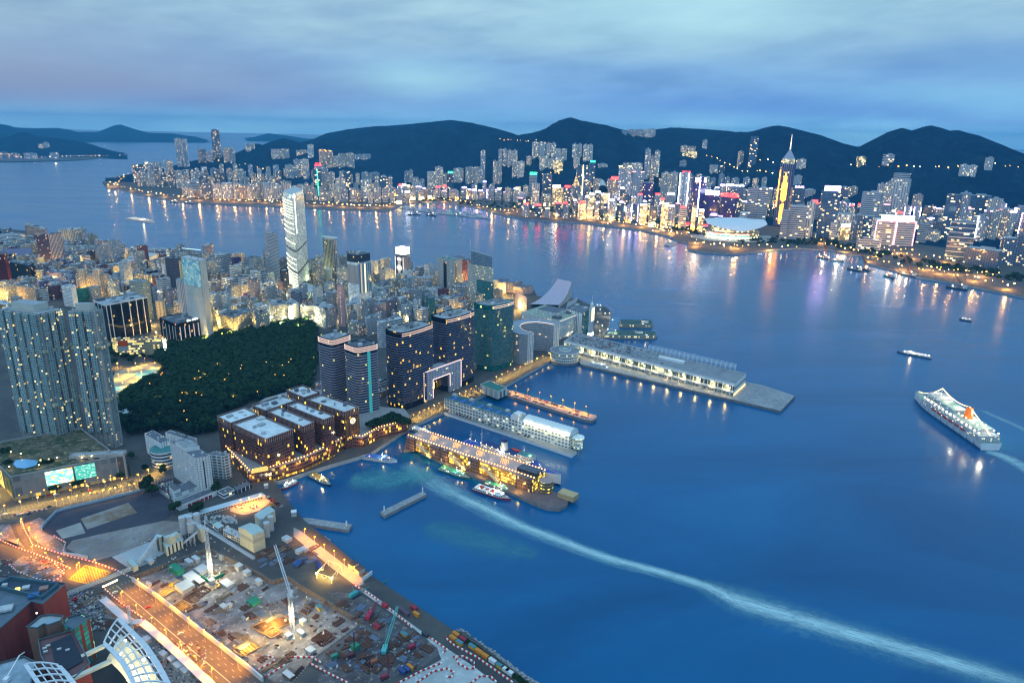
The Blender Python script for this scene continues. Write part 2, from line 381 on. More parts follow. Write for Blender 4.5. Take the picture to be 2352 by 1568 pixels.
# ================================================================ hills
def interp(t,x):
 if x<=t[0][0]:return t[0][1]
 for(x0,a),(x1,b)in zip(t,t[1:]):
  if x<=x1:return a+(b-a)*(x-x0)/(x1-x0)
 return t[-1][1]
def azim(x,y):
 d=ray((x,y));return math.atan2(d.x,d.y)
from mathutils import noise as mn
RIDGE=[(250,430,5000),(330,400,5200),(420,375,5600),(480,360,6000),(540,352,6300),(598,334,6800),(625,324,7200),(652,317,7400),(690,327,7500),(720,319,7500),(750,306,7500),(800,297,7400),(860,290,7400),(940,285,7200),(1000,279,7000),(1040,275,6700),(1100,285,6400),(1150,298,6000),(1190,310,5600),(1240,300,5400),(1275,287,5300),(1310,278,5250),(1345,280,5200),(1390,288,5200),(1430,298,5300),(1470,305,5600),(1510,297,5900),(1560,294,5900),(1640,297,5800),(1690,303,5500),(1720,304,5100),(1750,295,4850),(1775,289,4800),(1790,288,4800),(1810,291,4800),(1850,301,4750),(1890,311,4700),(1935,329,4700),(1972,338,4700),(2005,321,4650),(2040,303,4600),(2072,293,4600),(2095,299,4600),(2120,291,4600),(2138,287,4600),(2160,292,4600),(2182,300,4550),(2200,299,4500),(2250,311,4400),(2290,328,4300),(2352,352,4200),(2480,400,4000)]
use('D')
T_D,T_H=[],[]
for x,y,d in RIDGE:
 r_=ray((x,y));a=math.atan2(r_.x,r_.y);T_D.append((a,d));T_H.append((a,CAMZ+d*r_.z/math.hypot(r_.x,r_.y)))
T_F=[(azim(x,300),d)for x,d in[(250,5300),(420,4900),(600,4700),(760,4700),(900,4450),(1100,4350),(1200,3900),(1400,3700),(1600,3450),(1800,3250),(2000,3050),(2352,2950)]]
def hk_z(X,Y):
 a=math.atan2(X,Y);d=math.hypot(X,Y);df,hr=interp(T_F,a),max(LAND,interp(T_H,a));dr=max(df+400,interp(T_D,a))
 if d<=df:return LAND-1.0
 t=(d-df)/(dr-df)
 nz=mn.fractal(Vector((X*.0021,Y*.0021,3.3)),.85,2.1,6)
 if t<=1:
  b=hr*(.30*t+.70*t*t*(3-2*t))
  return max(LAND-1,b+nz*230*t*(1-t)*1.7)
 return hr*max(0.0,1-(t-1)*1.1)+nz*25*min(1,(t-1)*4)-30*min(1,(t-1)*4)
def on_hk(x,y):
 """where the line of sight through a picture place first meets the island"""
 d=ray((x,y));h=math.hypot(d.x,d.y);L=1500.0
 while L<9000:
  X,Y,Z=d.x/h*L,d.y/h*L,CAMZ+d.z/h*L
  if Z<=max(LAND,hk_z(X,Y)):return Vector((X,Y,max(LAND,hk_z(X,Y))))
  L+=12.0
 return Vector((X,Y,hk_z(X,Y)))
HAZED_FOREST=ground_mat('hazed_forest',(.003,.022,.062),(.005,.030,.072),(.010,.036,.065),.004,1.0,25.0,spec=0)  # forest colours already hold the blue of distance haze
def polar(name,a0,a1,na,d0f,d1f,nd,zf,mat,label):
 mb=MB();V=[];
 for i in range(na+1):
  a=a0+(a1-a0)*i/na
  for j in range(nd+1):
   d=d0f(a)+(d1f(a)-d0f(a))*(j/nd)
   X,Y=math.sin(a)*d,math.cos(a)*d;V.append((X,Y,zf(X,Y)))
 me=bpy.data.meshes.new(name)
 me.from_pydata(V,[],[(i*(nd+1)+j,(i+1)*(nd+1)+j,(i+1)*(nd+1)+j+1,i*(nd+1)+j+1)for i in range(na)for j in range(nd)])
 me.flip_normals();me.materials.append(mat);me.polygons.foreach_set('use_smooth',[True]*len(me.polygons));me.update()
 o=bpy.data.objects.new(name,me);COL.objects.link(o);tag(o,label,'hills',kind='structure');return o
polar('hills',azim(240,400),azim(2480,400),420,lambda a:interp(T_F,a)-250,lambda a:interp(T_D,a)*1.22,72,hk_z,HAZED_FOREST,'long dark wooded mountain ridge behind the island city')
def far_hills(name,tab,label,d0,depth,shore_y=None):
 use('D');TH=[];TD=[]
 for x,y,d in tab:
  r_=ray((x,y));a=math.atan2(r_.x,r_.y);TH.append((a,CAMZ+d*r_.z/math.hypot(r_.x,r_.y)));TD.append((a,d))
 def zf(X,Y):
  a=math.atan2(X,Y);d=math.hypot(X,Y);dr,hr=interp(TD,a),interp(TH,a);t=1-abs(d-dr)/depth
  nz=mn.fractal(Vector((X*.0012,Y*.0012,8.1)),.9,2.1,4)
  t=max(0,t);s=t*t*(3-2*t)
  return(hr*s+nz*90*s*(1-s))if t>0 else-3
 polar(name,TH[0][0],TH[-1][0],160,lambda a:interp(TD,a)-depth*1.02,lambda a:interp(TD,a)+depth*1.02,36,zf,HAZED_FOREST,label)
 return zf
LYM=far_hills('hills.001',[(-120,330,10400),(-40,330,10300),(0,318,10200),(25,312,10200),(49,303,10200),(65,305,10200),(85,313,10100),(138,318,10000),(179,324.5,9900),(215,333,9800),(231,339,9700),(258,347,9600),(278,353.5,9500),(292,357.5,9450)],'low dark headland across the channel with towers at its foot',0,1150)
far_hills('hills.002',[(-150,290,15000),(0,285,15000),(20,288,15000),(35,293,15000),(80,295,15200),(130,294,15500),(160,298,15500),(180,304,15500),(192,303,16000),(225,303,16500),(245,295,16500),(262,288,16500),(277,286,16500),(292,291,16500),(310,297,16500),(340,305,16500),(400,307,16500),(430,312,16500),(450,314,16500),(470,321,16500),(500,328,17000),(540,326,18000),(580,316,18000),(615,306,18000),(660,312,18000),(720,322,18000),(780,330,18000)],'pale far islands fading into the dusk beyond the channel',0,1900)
use('D')
far_shore=[(246,431),(258,436),(270,432),(300,442),(360,454),(420,463),(500,468),(600,472),(700,476),(800,481),(890,484),(912,474),(928,468),(960,463),(1010,464),(1060,470),(1100,478),(1140,489),(1162,495),(1215,504),(1262,507),(1340,511),(1420,521),(1480,529),(1530,541),(1560,553),(1580,557),(1582,572),(1600,577),(1685,583),(1770,573),(1838,569),(1875,572),(1900,571),(1950,584),(1985,586),(1985,602),(2060,622),(2116,637),(2180,647),(2352,681),(2600,740)]
FS=[G(p)for p in far_shore]
back=[]
for i in range(24):
 a=azim(2600,700)+(azim(236,431)-azim(2600,700))*i/23;d=interp(T_F,a)+60
 back.append(Vector((math.sin(a)*d,math.cos(a)*d,LAND)))
mb=MB();mb.poly(FS+back)
for a,b in zip(FS,FS[1:]):mb.quad((a.x,a.y,-.5),(b.x,b.y,-.5),b,a,1)
tag(mb.build('far_shore_ground',[PAVE,CONC]),'flat built-up strip of the far shore','ground',kind='structure')
fl=[G(p)for p in[(-200,372),(0,372),(60,371),(150,369),(200,366),(270,359),(293,357)]]
mb=MB();mb.poly(fl+[Vector((p.x*1.05,p.y*1.05,LAND))for p in fl[::-1]])
tag(mb.build('headland_ground',PAVE),'narrow quay at the foot of the headland','ground',kind='structure')
# ================================================================ building makers
def FM(k):
 W_={'cream_grid':lambda:facade(k,(.56,.52,.44),(.04,.06,.07),2.8,3.1,(.18,.8),(.3,.82),.16,1.6),'cream_band':lambda:facade(k,(.58,.54,.46),(.04,.06,.08),3.2,4.2,(.0,1.),(.42,.88),.10,1.4),'cream_stripe':lambda:facade(k,(.62,.58,.52),(.20,.22,.32),5.5,400.,(.28,.75),(-1.,2.),0,0,gr=.4),'old_block':lambda:facade(k,(.50,.47,.40),(.04,.05,.05),2.6,3.0,(.12,.85),(.30,.86),.20,1.5,dirt=.5),'old_grey':lambda:facade(k,(.42,.44,.45),(.03,.05,.06),2.6,3.0,(.15,.8),(.30,.84),.14,1.4,dirt=.5),'grey_grid':lambda:facade(k,(.40,.42,.44),(.03,.05,.07),3.0,3.2,(.2,.8),(.3,.8),.10,1.4),'grey_band':lambda:facade(k,(.50,.52,.55),(.03,.05,.07),3.4,4.4,(.0,1.),(.45,.9),.06,1.3),'white_grid':lambda:facade(k,(.68,.70,.70),(.05,.08,.10),3.0,3.1,(.22,.78),(.3,.78),.10,1.4),'white_band':lambda:facade(k,(.72,.73,.74),(.03,.05,.08),3.2,4.2,(.0,1.),(.45,.92),.05,1.3),'pink_band':lambda:facade(k,(.50,.36,.38),(.04,.04,.07),3.2,4.2,(.0,1.),(.45,.9),.06,1.4),'pink_grid':lambda:facade(k,(.46,.36,.36),(.03,.04,.06),2.7,3.1,(.2,.8),(.3,.82),.12,1.5),'brick_band':lambda:facade(k,(.26,.085,.09),(.03,.03,.05),3.2,3.4,(.0,1.),(.5,.9),.07,1.5),'purple_band':lambda:facade(k,(.30,.24,.36),(.03,.03,.06),3.2,3.4,(.0,1.),(.45,.9),.08,1.4),'tan_slot':lambda:facade(k,(.50,.38,.27),(.05,.05,.06),4.2,3.2,(.25,.6),(.3,.75),.22,1.8),'black_glass':lambda:facade(k,(.012,.014,.02),(.008,.01,.016),3.0,3.6,(.04,.96),(.06,.94),.035,1.6,wr=.15,gr=.04,dirt=.1,lb=(1,.5,.15)),'dark_glass':lambda:facade(k,(.05,.055,.08),(.02,.03,.045),3.0,3.5,(.05,.95),(.12,.9),.07,1.5,wr=.3,gr=.06),'blue_glass':lambda:facade(k,(.12,.17,.24),(.03,.09,.16),3.0,3.6,(.05,.95),(.15,.88),.07,1.4,wr=.4,gr=.08),'teal_glass':lambda:facade(k,(.10,.22,.22),(.008,.13,.13),3.0,3.7,(.04,.96),(.22,.9),.05,1.6,wr=.4,gr=.08),'green_net':lambda:facade(k,(.015,.16,.13),(.012,.13,.11),4,4,(.05,.95),(.05,.95),0,0,gr=.8),'brown_glass':lambda:facade(k,(.17,.085,.07),(.06,.022,.018),2.4,3.9,(.07,.93),(.12,.94),.05,2.2,(1,.55,.05),(1,.75,.1),wr=.45,gr=.08,gv=.7),'gold_lit':lambda:facade(k,(.45,.33,.18),(.3,.2,.05),3.2,4.0,(.08,.92),(.15,.85),.75,2.4,(1,.55,.08),(1,.72,.2)),'yellow_car_park':lambda:facade(k,(.52,.34,.16),(.10,.07,.03),4,3.2,(.0,1.),(.4,.85),.35,1.2,(1,.6,.1),(1,.75,.2)),'resid':lambda:facade(k,(.52,.53,.52),(.05,.09,.12),2.6,3.0,(.25,.75),(.25,.75),.14,1.6),'resid_blue':lambda:facade(k,(.40,.46,.52),(.05,.09,.13),2.6,3.0,(.25,.78),(.25,.78),.13,1.6),'resid_pink':lambda:facade(k,(.50,.42,.40),(.05,.07,.10),2.6,3.0,(.25,.75),(.25,.75),.14,1.6),'resid_dark':lambda:facade(k,(.22,.26,.32),(.03,.05,.09),2.6,3.0,(.25,.75),(.25,.75),.13,1.5),'resid_fin':lambda:facade(k,(.56,.58,.58),(.10,.13,.17),6.5,3.0,(.35,.72),(-.1,1.1),.10,1.2,gr=.5),}
 return MATS.get(k)or W_[k]()
FOOT=[]
LMK=[]
def solve_h(A,base,z0=LAND):
 yb=D(0,base)[1];lo,hi=1.0,360.0
 for _ in range(50):
  m=(lo+hi)/2;P=G(A,z=z0+m)
  if proj((P.x,P.y,z0))[1]<yb:lo=m
  else:hi=m
 return lo
def quad4(A,B,C,z):
 a,b,c=G(A,z=z),G(B,z=z),G(C,z=z);return[a,c,b+c-a,b]
def clutter(root,poly,z,k,seed,big=1.0):
 """plant rooms, tanks and lift housings on a roof, each a part"""
 r_=random.Random(seed);P=[Vector((p[0],p[1]))for p in poly];c=sum(P,Vector((0,0)))/len(P)
 d=(P[1]-P[0]);ang=math.atan2(d.y,d.x);S=min((P[1]-P[0]).length,(P[-1]-P[0]).length)
 done=[]
 for i in range(k):
  for _ in range(12):
   a,b=r_.random(),r_.random();q=r_.choice(P);t=r_.choice(P);p=c+(q-c)*a*.75;p=p+(t-p)*b*.3*(1-a)
   s=S*r_.uniform(.10,.30)*big;s=min(max(s,2.0),12.0)
   if all((p-e).length>(s+f)*.75 for e,f in done):break
  else:continue
  done.append((p,s));mb=MB();h=r_.uniform(1.5,4.5);t=r_.random()
  if t<.25:mb.cyl((p.x,p.y,z),s*.4,h,10);nm='water_tank'
  else:mb.box((p.x,p.y,z),s,s*r_.uniform(.5,1.3),h,ang);nm='plant_room'
  part(mb,nm,r_.choice([ROOF,ROOFL,ROOFL,ROOFD,CONC]),root)
def building(name,label,A,B,C,base=None,h=None,mw='cream_grid',mr=None,bul=None,cat='building',z0=LAND,roof=3,par=1.2,group=None,lm=None):
 if h is None:h=solve_h(A,base,z0)
 P4=quad4(A,B,C,z0+h);P=bowed(P4,bul)if bul else[Vector((p.x,p.y))for p in P4]
 c=sum((Vector((p.x,p.y))for p in P4),Vector((0,0)))/4
 root=thing(name,label,cat,(c.x,c.y,z0),0,group)
 mw=FM(mw)if isinstance(mw,str)else mw
 mb=MB();mb.prism(P,z0,z0+h+par,0,0,top=False);part(mb,'wall',mw,root)
 mb=MB();mb.poly([(p.x,p.y,z0+h)for p in P]);ro_=part(mb,'roof',mr or R.choice([ROOF,ROOF,ROOFD,ROOFL]),root)
 if roof:clutter(ro_,P4,z0+h,roof,hash_(label))
 r_=max((Vector((p.x,p.y))-c).length for p in P4)
 FOOT.append((c.x,c.y,r_*.85))
 x,y=proj((c.x,c.y,z0+h*.6));LMK.append((lm or label,x,y,c.length))
 root['_h']=h
 return root,P4,h
def hash_(s):return sum((i+1)*ord(c)for i,c in enumerate(s))
def fins(root,a,b,z0,z1,ts,w,d,mat,name='fin'):
 """upright fins standing proud of the wall a->b"""
 a,b=Vector(a[:2]),Vector(b[:2]);e=(b-a).normalized();nn=Vector((e.y,-e.x));L=(b-a).length
 if nn.dot(-a)<0:nn=-nn
 for t in ts:
  p=a+(b-a)*t;q=p-e*w/2;s_=p+e*w/2
  mb=MB();mb.prism([q-nn*.1,s_-nn*.1,s_+nn*d,q+nn*d],z0,z1,0,0);part(mb,name,mat,root)
def band(root,P,z,t,d,mat,name='ledge',closed=True):
 """a ledge or strip of light that runs round the outline P, d metres proud and t high"""
 c=sum((Vector((p[0],p[1]))for p in P),Vector((0,0)))/len(P);n=len(P);V=[Vector((p[0],p[1]))for p in P]
 if sum(a.x*b.y-b.x*a.y for a,b in zip(V,V[1:]+V[:1]))<0 and closed:V.reverse()
 off=[]
 for i,p in enumerate(V):
  e1=(p-V[i-1])if(closed or i)else(V[1]-p);e2=(V[(i+1)%n]-p)if(closed or i<n-1)else(p-V[i-1])
  e1.normalize();e2.normalize();m=Vector((e1.y+e2.y,-e1.x-e2.x));m.normalize()
  off.append(m)
 if not closed and sum(m.dot(-p)for m,p in zip(off,V))<0:off=[-m for m in off]
 off=[p+m*d for p,m in zip(V,off)]
 mb=MB()
 for i in range(n if closed else n-1):
  a,b,e,f=off[i],off[(i+1)%n],V[(i+1)%n],V[i]
  mb.face(((a.x,a.y,z),(b.x,b.y,z),(b.x,b.y,z+t),(a.x,a.y,z+t)))
  mb.face(((a.x,a.y,z+t),(b.x,b.y,z+t),(e.x,e.y,z+t),(f.x,f.y,z+t)))
  mb.face(((f.x,f.y,z),(e.x,e.y,z),(b.x,b.y,z),(a.x,a.y,z)))
 return part(mb,name,mat,root)
def panel(root,a,b,z0,z1,mat,name='billboard',d=.5,t0=0.,t1=1.,label=None):
 """a flat lit board hung d metres in front of the wall a->b; uv runs 0..1"""
 a,b=Vector(a[:2]),Vector(b[:2]);e=(b-a).normalized();nn=Vector((e.y,-e.x))
 if nn.dot(-a)<0:nn=-nn
 p,q=a+(b-a)*t0+nn*d,a+(b-a)*t1+nn*d
 mb=MB();mb.face(((p.x,p.y,z0),(q.x,q.y,z0),(q.x,q.y,z1),(p.x,p.y,z1)),0,[(0,0),(1,0),(1,1),(0,1)])
 i,j=p-nn*.4,q-nn*.4
 mb.face(((p.x,p.y,z1),(q.x,q.y,z1),(j.x,j.y,z1),(i.x,i.y,z1)),1)
 for s_,t_ in((p,i),(j,q)):mb.face(((s_.x,s_.y,z0),(t_.x,t_.y,z0),(t_.x,t_.y,z1),(s_.x,s_.y,z1)),1)
 return part(mb,name,[mat,DARK],root,label)
def letters(txt,a,b,z,size,mat,root,name='sign_lettering',d=.6,t=.5,depth=.3):
 """raised lettering centred at fraction t of the wall a->b"""
 a,b=Vector(a[:2]),Vector(b[:2]);nn=Vector(((b-a).y,-(b-a).x)).normalized()
 if nn.dot(-a)<0:a,b=b,a;nn=-nn;t=1-t
 nn=Vector(((b-a).y,-(b-a).x)).normalized();e=(b-a).normalized()
 cu=bpy.data.curves.new(name,'FONT');cu.body=txt;cu.size=size;cu.extrude=depth;cu.align_x='CENTER';cu.resolution_u=2
 o=bpy.data.objects.new(name,cu);COL.objects.link(o);dg=bpy.context.evaluated_depsgraph_get()
 me=bpy.data.meshes.new_from_object(o.evaluated_get(dg));bpy.data.objects.remove(o);bpy.data.curves.remove(cu)
 me.materials.clear();me.materials.append(mat);p=a+(b-a)*t+nn*d
 off=Vector(root.matrix_basis.translation)
 M=Matrix(((e.x,0,nn.x,p.x-off.x),(e.y,0,nn.y,p.y-off.y),(0,1,0,z-off.z),(0,0,0,1)));me.transform(M)
 o=bpy.data.objects.new(name,me);COL.objects.link(o);o.parent=root;return o
NEON=glow('crown_neon',(1,.72,.62),1.7)
WLITE=glow('white_light',(.9,1,.95),4.0)
YLITE=glow('yellow_light',(1,.72,.22),3.5)
ALITE=glow('amber_light',(1,.45,.08),4.0)
RLITE=glow('red_light',(1,.03,.03),3.5)
GLITE=glow('green_light',(.05,1,.35),3.0)
# ================================================================ Kowloon: the named buildings
b_=building
use('R1')
r,P,h=b_('office_block','black glass office block with white uprights and a white roof rim',(1095,975),(975,925),(1535,890),1345,mw='black_glass',mr=ROOF,roof=9)
fins(r,P[0],P[1],LAND,LAND+h,[.03,.12,.37,.56,.73,.90],1.6,.6,WHITE,'white_upright');fins(r,P[3],P[0],LAND,LAND+h,[.1,.4,.7],1.4,.6,WHITE,'white_upright');band(r,P,LAND+h-.6,2.2,.9,WHITE,'roof_rim')
r,P,h=b_('hotel','black hotel block with white uprights and its name lit on the roof edge',(1845,1170),(1665,1105),(2140,1100),1405,mw='black_glass',roof=8,cat='hotel')
fins(r,P[0],P[1],LAND+4,LAND+h-6,[.10,.26,.42,.58,.74,.90],1.6,.6,glow('soft_white',(.9,.85,.9),.55),'white_upright');fins(r,P[3],P[0],LAND+4,LAND+h-6,[.15,.35,.55,.75,.9],1.0,.6,WHITE,'white_upright')
letters('the mira',P[0],P[1],LAND+h+.5,6.5,WLITE,r,t=.55);band(r,P,LAND+1,3.0,.8,YLITE,'shop_front')
r,P,h=b_('hotel_slab','tall cream slab with grey stripes below its billboard',(2085,768),(1838,706),(2112,745),1345,mw='cream_stripe',roof=2)
r,P,h=b_('hotel_tower','cream tower wing carrying the huge blue and white billboard',(2088,508),(1893,465),(2150,492),1365,mw=facade('cream_plain',(.62,.58,.52),(.62,.58,.52),9,9,(.3,.31),(.3,.31),0,0),roof=2)
def ad_mat(name,c1,c2,c3,s,sc=2.5):
 m=bpy.data.materials.new(name);m.use_nodes=True;n=NT(m.node_tree);n.N.clear()
 uv=n.n('ShaderNodeUVMap',uv_map='UVMap').outputs[0];a=n.noise(uv,sc,3,.5,1.5);b=n.noise(uv,sc*2.6,3,.5,.6)
 c=n.mix(n.ramp(a,[(.42,(0,0,0)),(.55,(1,1,1))]),c1,c2);c=n.mix(n.ramp(b,[(.56,(0,0,0)),(.6,(1,1,1))]),c,c3)
 e=n.n('ShaderNodeEmission',{0:c,1:s});n.n('ShaderNodeOutputMaterial',{0:e.outputs[0]});return m
panel(r,P[3],P[0],LAND+h*.68,LAND+h-1,ad_mat('harbour_advert',(.25,.55,.65),(.10,.35,.55),(.5,.72,.75),.75),'billboard',.8,.02,.98)
panel(r,P[3],P[0],LAND+h*.55,LAND+h*.675,pbr('canvas',(.55,.56,.5)),'banner',.8,.1,.98)
r,P,h=b_('dark_slab','dark windowless slab with a bright strip of lights down its corner',(1862,482),(1725,478),(1903,472),955,mw=facade('dark_plain',(.10,.09,.13),(.05,.05,.06),4,3.4,(.0,1.),(.5,.9),.02,1),roof=3)
band(r,[P[0],P[1]],LAND+h*.35,h*.6,.5,facade('lit_balconies',(.5,.5,.4),(.4,.35,.15),3,3.2,(.05,.95),(.2,.8),.9,3.0,(1,.8,.3),(.8,1,.5)),'lit_strip',False)
r,P,h=b_('sign_building','mid-rise carrying the dark lattice billboard frame beyond the cream tower',(2110,490),(1915,470),(2128,478),h=75,mw='grey_grid',roof=0)
mb=MB();a,b=P[3],P[0]
for i in range(9):
 p=a.lerp(b,i/8);mb.bar((p.x,p.y,LAND+h),(p.x,p.y,LAND+h+22),.3)
 if i<8:
  q=a.lerp(b,(i+1)/8)
  for k in range(4):mb.bar((p.x,p.y,LAND+h+k*5.5),(q.x,q.y,LAND+h+k*5.5+5.5),.2);mb.bar((p.x,p.y,LAND+h+k*5.5+5.5),(q.x,q.y,LAND+h+k*5.5+5.5),.2)
part(mb,'sign_frame',pbr('sign_frame_steel',(.06,.10,.14)),r);band(r,[a,b],LAND+h+22,1.0,.3,glow('pale_blue_light',(.6,.9,1),2.2),'sign_light',False)
r,P,h=b_('tan_tower_pair','tan apartment block with two taller lift towers',(1080,662),(785,655),(1130,640),890,mw='tan_slot',roof=0)
for t in(.25,.78):
 p=P[3].lerp(P[0],t);mb=MB();e=(P[0]-P[3]);ang=math.atan2(e.y,e.x);mb.box((p.x,p.y+4,LAND),15,14,h+13,ang);part(mb,'lift_tower',FM('tan_slot'),r)
r,P,h=b_('striped_tower','dark tower with one side in pale upright stripes and scattered lit windows',(500,232),(368,238),(645,212),560,mw=facade('pale_stripes',(.10,.07,.14),(.03,.04,.07),3.0,3.2,(.1,.9),(.2,.8),.12,1.4),roof=3)
fins(r,P[0],P[1],LAND,LAND+h,[k/10+.05 for k in range(10)],1.5,.5,pbr('lilac_white',(.55,.55,.6)),'stripe')
b_('low_office','low black office block with a few green lit bands',(300,562),(75,515),(358,528),770,mw='black_glass',mr=ROOFD,roof=6)
b_('red_tower','dark red tower at the very edge of the picture',(44,436),(-70,440),(72,424),800,mw=facade('dark_red',(.16,.02,.02),(.05,.01,.02),3,3.4,(.2,.8),(.3,.8),.06,2),roof=2)
b_('long_hotel','long white hotel with many ledges behind the vaulted hall',(110,238),(-20,225),(262,228),385,mw='white_band',roof=4)
b_('waterside_flats','stepped waterside block with orange lit access balconies',(462,185),(255,128),(490,165),325,mw=facade('orange_galleries',(.42,.30,.26),(.3,.2,.12),5,3.2,(.0,1.),(.45,.85),.5,.8,(1,.5,.15),(1,.6,.3)),roof=6)
for i,(A,B,C,bs)in enumerate([((640,188),(600,180),(700,180),335),((710,184),(690,170),(770,174),338),((780,182),(760,165),(840,172),335),((850,180),(820,160),(900,168),330),((915,226),(900,215),(995,222),300)]):
 b_('waterside_flats','ribbed waterside apartment block, %s in its row counting from the dark striped tower'%['first','second','third','fourth','last and lowest'][i],A,B,C,bs,mw='resid_fin',roof=2,group='stepped waterside apartment blocks')
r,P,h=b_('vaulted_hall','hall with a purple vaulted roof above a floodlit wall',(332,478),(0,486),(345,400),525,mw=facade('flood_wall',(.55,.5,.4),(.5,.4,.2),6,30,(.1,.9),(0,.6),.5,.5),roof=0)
mb=MB();n=8
for k in range(n):
 t0,t1=k/n,(k+1)/n;z=lambda t:LAND+h+12*math.sin(math.pi*(.1+.9*t)*.55+.3)-3;a0,a1=P[0].lerp(P[1],t0),P[0].lerp(P[1],t1);c0,c1=P[3].lerp(P[2],t0),P[3].lerp(P[2],t1)
 mb.face(((c0.x,c0.y,z(t0)),(a0.x,a0.y,z(t0)),(a1.x,a1.y,z(t1)),(c1.x,c1.y,z(t1))))
part(mb,'vault',pbr('purple_roof',(.13,.11,.19)),r)
b_('car_park_block','low tan car park block with yellow lit decks',(930,532),(805,520),(1208,497),602,mw='yellow_car_park',mr=ROOFD,roof=3)
b_('brick_office','low brick red office block with pale roof in front of the car park block',(1165,552),(1080,545),(1330,528),660,mw='brick_band',mr=ROOFL,roof=2)
b_('brick_office','brick red office block with pale roof beside the floodlit white wall',(1332,522),(1240,505),(1455,490),630,mw='brick_band',mr=ROOFL,roof=2)
r,P,h=b_('shopping_block','pale windowless block with a golden lit roof edge',(1535,484),(1325,470),(1660,428),592,mw=facade('plain_pale',(.55,.47,.42),(.4,.3,.15),4,5,(.1,.9),(.2,.8),.0,1),roof=2)
band(r,[P[3],P[0]],LAND+h-2.5,1.4,.5,YLITE,'roof_light',False);band(r,[P[3],P[0]],LAND+3,h*.5,.4,FM('gold_lit'),'lit_front',False)
b_('white_office','low white block with arched window rows beside the cream tower',(1600,625),(1510,600),(1740,598),700,mw='white_grid',roof=3)
b_('white_office','low white block behind the pale green apartment house',(1440,665),(1338,640),(1500,625),720,mw='white_grid',roof=3)
b_('office_block','purple grey office block with wide roof and white parapet',(725,642),(455,622),(790,610),770,mw='purple_band',mr=ROOFD,roof=8)
b_('white_slab','narrow bright cream slab beside the low black office',(440,612),(370,605),(462,600),760,mw='cream_band',roof=0)
r,P,h=b_('tan_flats','squat tan apartment house with a lit stair tower',(282,782),(180,775),(362,792),930,mw='tan_slot',roof=3)
b_('white_flats','white apartment slab with stacked bay windows next to green netting',(740,785),(640,772),(790,765),990,mw='white_grid',roof=2)
b_('netted_building','block wrapped in dark green scaffold netting beside the white slab',(862,806),(765,812),(922,788),930,mw='green_net',mr=FM('green_net'),roof=0)
b_('apartment_house','pale green apartment tower with rows of balconies',(1495,737),(1345,722),(1560,708),1140,mw=facade('pale_green',(.48,.52,.44),(.05,.10,.09),3,3.1,(.15,.85),(.3,.8),.1,1.5),roof=4)
b_('cream_tower','slim cream tower with one column of dark windows',(1690,932),(1620,932),(1722,922),1115,mw=facade('slot_cream',(.55,.5,.42),(.05,.05,.05),7,3.1,(.3,.7),(.3,.7),.1,1),roof=2)
b_('white_office','small white office with black window bands below the striped cream slab',(1850,990),(1725,985),(1870,972),1085,mw='white_band',roof=3)
b_('brown_flats','brown apartment tower with white window frames left of the striped slab',(1720,840),(1620,820),(1765,850),960,mw='pink_grid',roof=3)
r,P,h=b_('shopping_mall','shopping mall with orange louvres and rows of yellow lit floors facing the park',(1215,1338),(1165,1320),(1735,1318),1515,mw=facade('mall_lit',(.4,.36,.3),(.3,.2,.05),3.5,4.2,(.05,.95),(.25,.75),.7,2.6,(1,.6,.1),(1,.85,.3)),roof=8)
panel(r,P[0],P[1],LAND+h*.35,LAND+h*.98,facade('orange_louvres',(.5,.5,.5),(.7,.1,.02),50,1.6,(-1,2),(.3,.95),0,0),'louvres',.6,.02,.22);panel(r,P[0],P[1],LAND+2,LAND+h,WLITE,'white_sign',.7,.93,.99)
b_('lit_low_block','low block with an orange floodlit roof behind the tall towers',(90,925),(-60,900),(130,985),1050,mw='gold_lit',roof=2)
b_('grey_flats','grey flats with a pale blue stair tower beside the orange lit roof',(200,900),(110,900),(235,880),985,mw='grey_grid')
use('R2')
b_('grey_tower','grey office tower with white ledges wrapping round it',(475,325),(352,312),(583,300),590,mw='grey_band',roof=3)
b_('slim_office','small grey office tower with a plain white core',(800,348),(715,345),(848,338),525,mw='grey_band',roof=2)
b_('brick_office','brick red office with lit square windows behind the slim grey office',(850,360),(838,352),(945,352),510,mw='brick_band',roof=2)
b_('dark_hoarding_block','dark purple windowless block with a red crane sign on its side',(610,345),(588,342),(688,340),475,mw=facade('indigo',(.07,.05,.16),(.05,.03,.1),5,5,(.1,.9),(.1,.9),.02,1),roof=0)
b_('netted_building','low block under dark green netting in front of the grey ledged tower',(660,480),(600,466),(712,482),565,mw='green_net',mr=FM('green_net'),roof=0)
r,P,h=b_('office_tower','slender grey tower with its side stacked in glowing yellow bands',(1032,74),(918,56),(1070,104),585,mw=facade('silver_band',(.55,.56,.6),(.06,.08,.12),3,3.6,(.0,1.),(.5,.9),.02,1.4),roof=2)
band(r,[P[0],P[1]],LAND+8,h*.82,.6,facade('yellow_bands',(.35,.33,.3),(.5,.35,.1),50,3.6,(-1,2),(.5,.9),1.2,3.2,(1,.66,.15),(1,.75,.25)),'lit_side',False)
tc=[(1232,652),(1180,632),(1385,612)]
H=242.0
use('D');tA,tB,tC=(671,443),(648,434),(697,429)
P4=quad4(tA,tB,tC,LAND+H);cx=sum((p for p in P4),Vector())/4
r=thing('curved_tower','tallest tower of the near shore, white with glowing curved balconies and a wing shaped top','tower',(cx.x,cx.y,LAND))
MW=facade('tall_white',(.62,.66,.62),(.10,.16,.16),2.6,3.1,(.15,.85),(.35,.8),.7,1.3,(1,.85,.5),(.8,1,.75))
Pb=bowed(P4,[1.0,1,1,3.5])
mb=MB();mb.prism(Pb,LAND,LAND+H-14,0,1,top=True);part(mb,'wall',[MW,ROOFL],r)
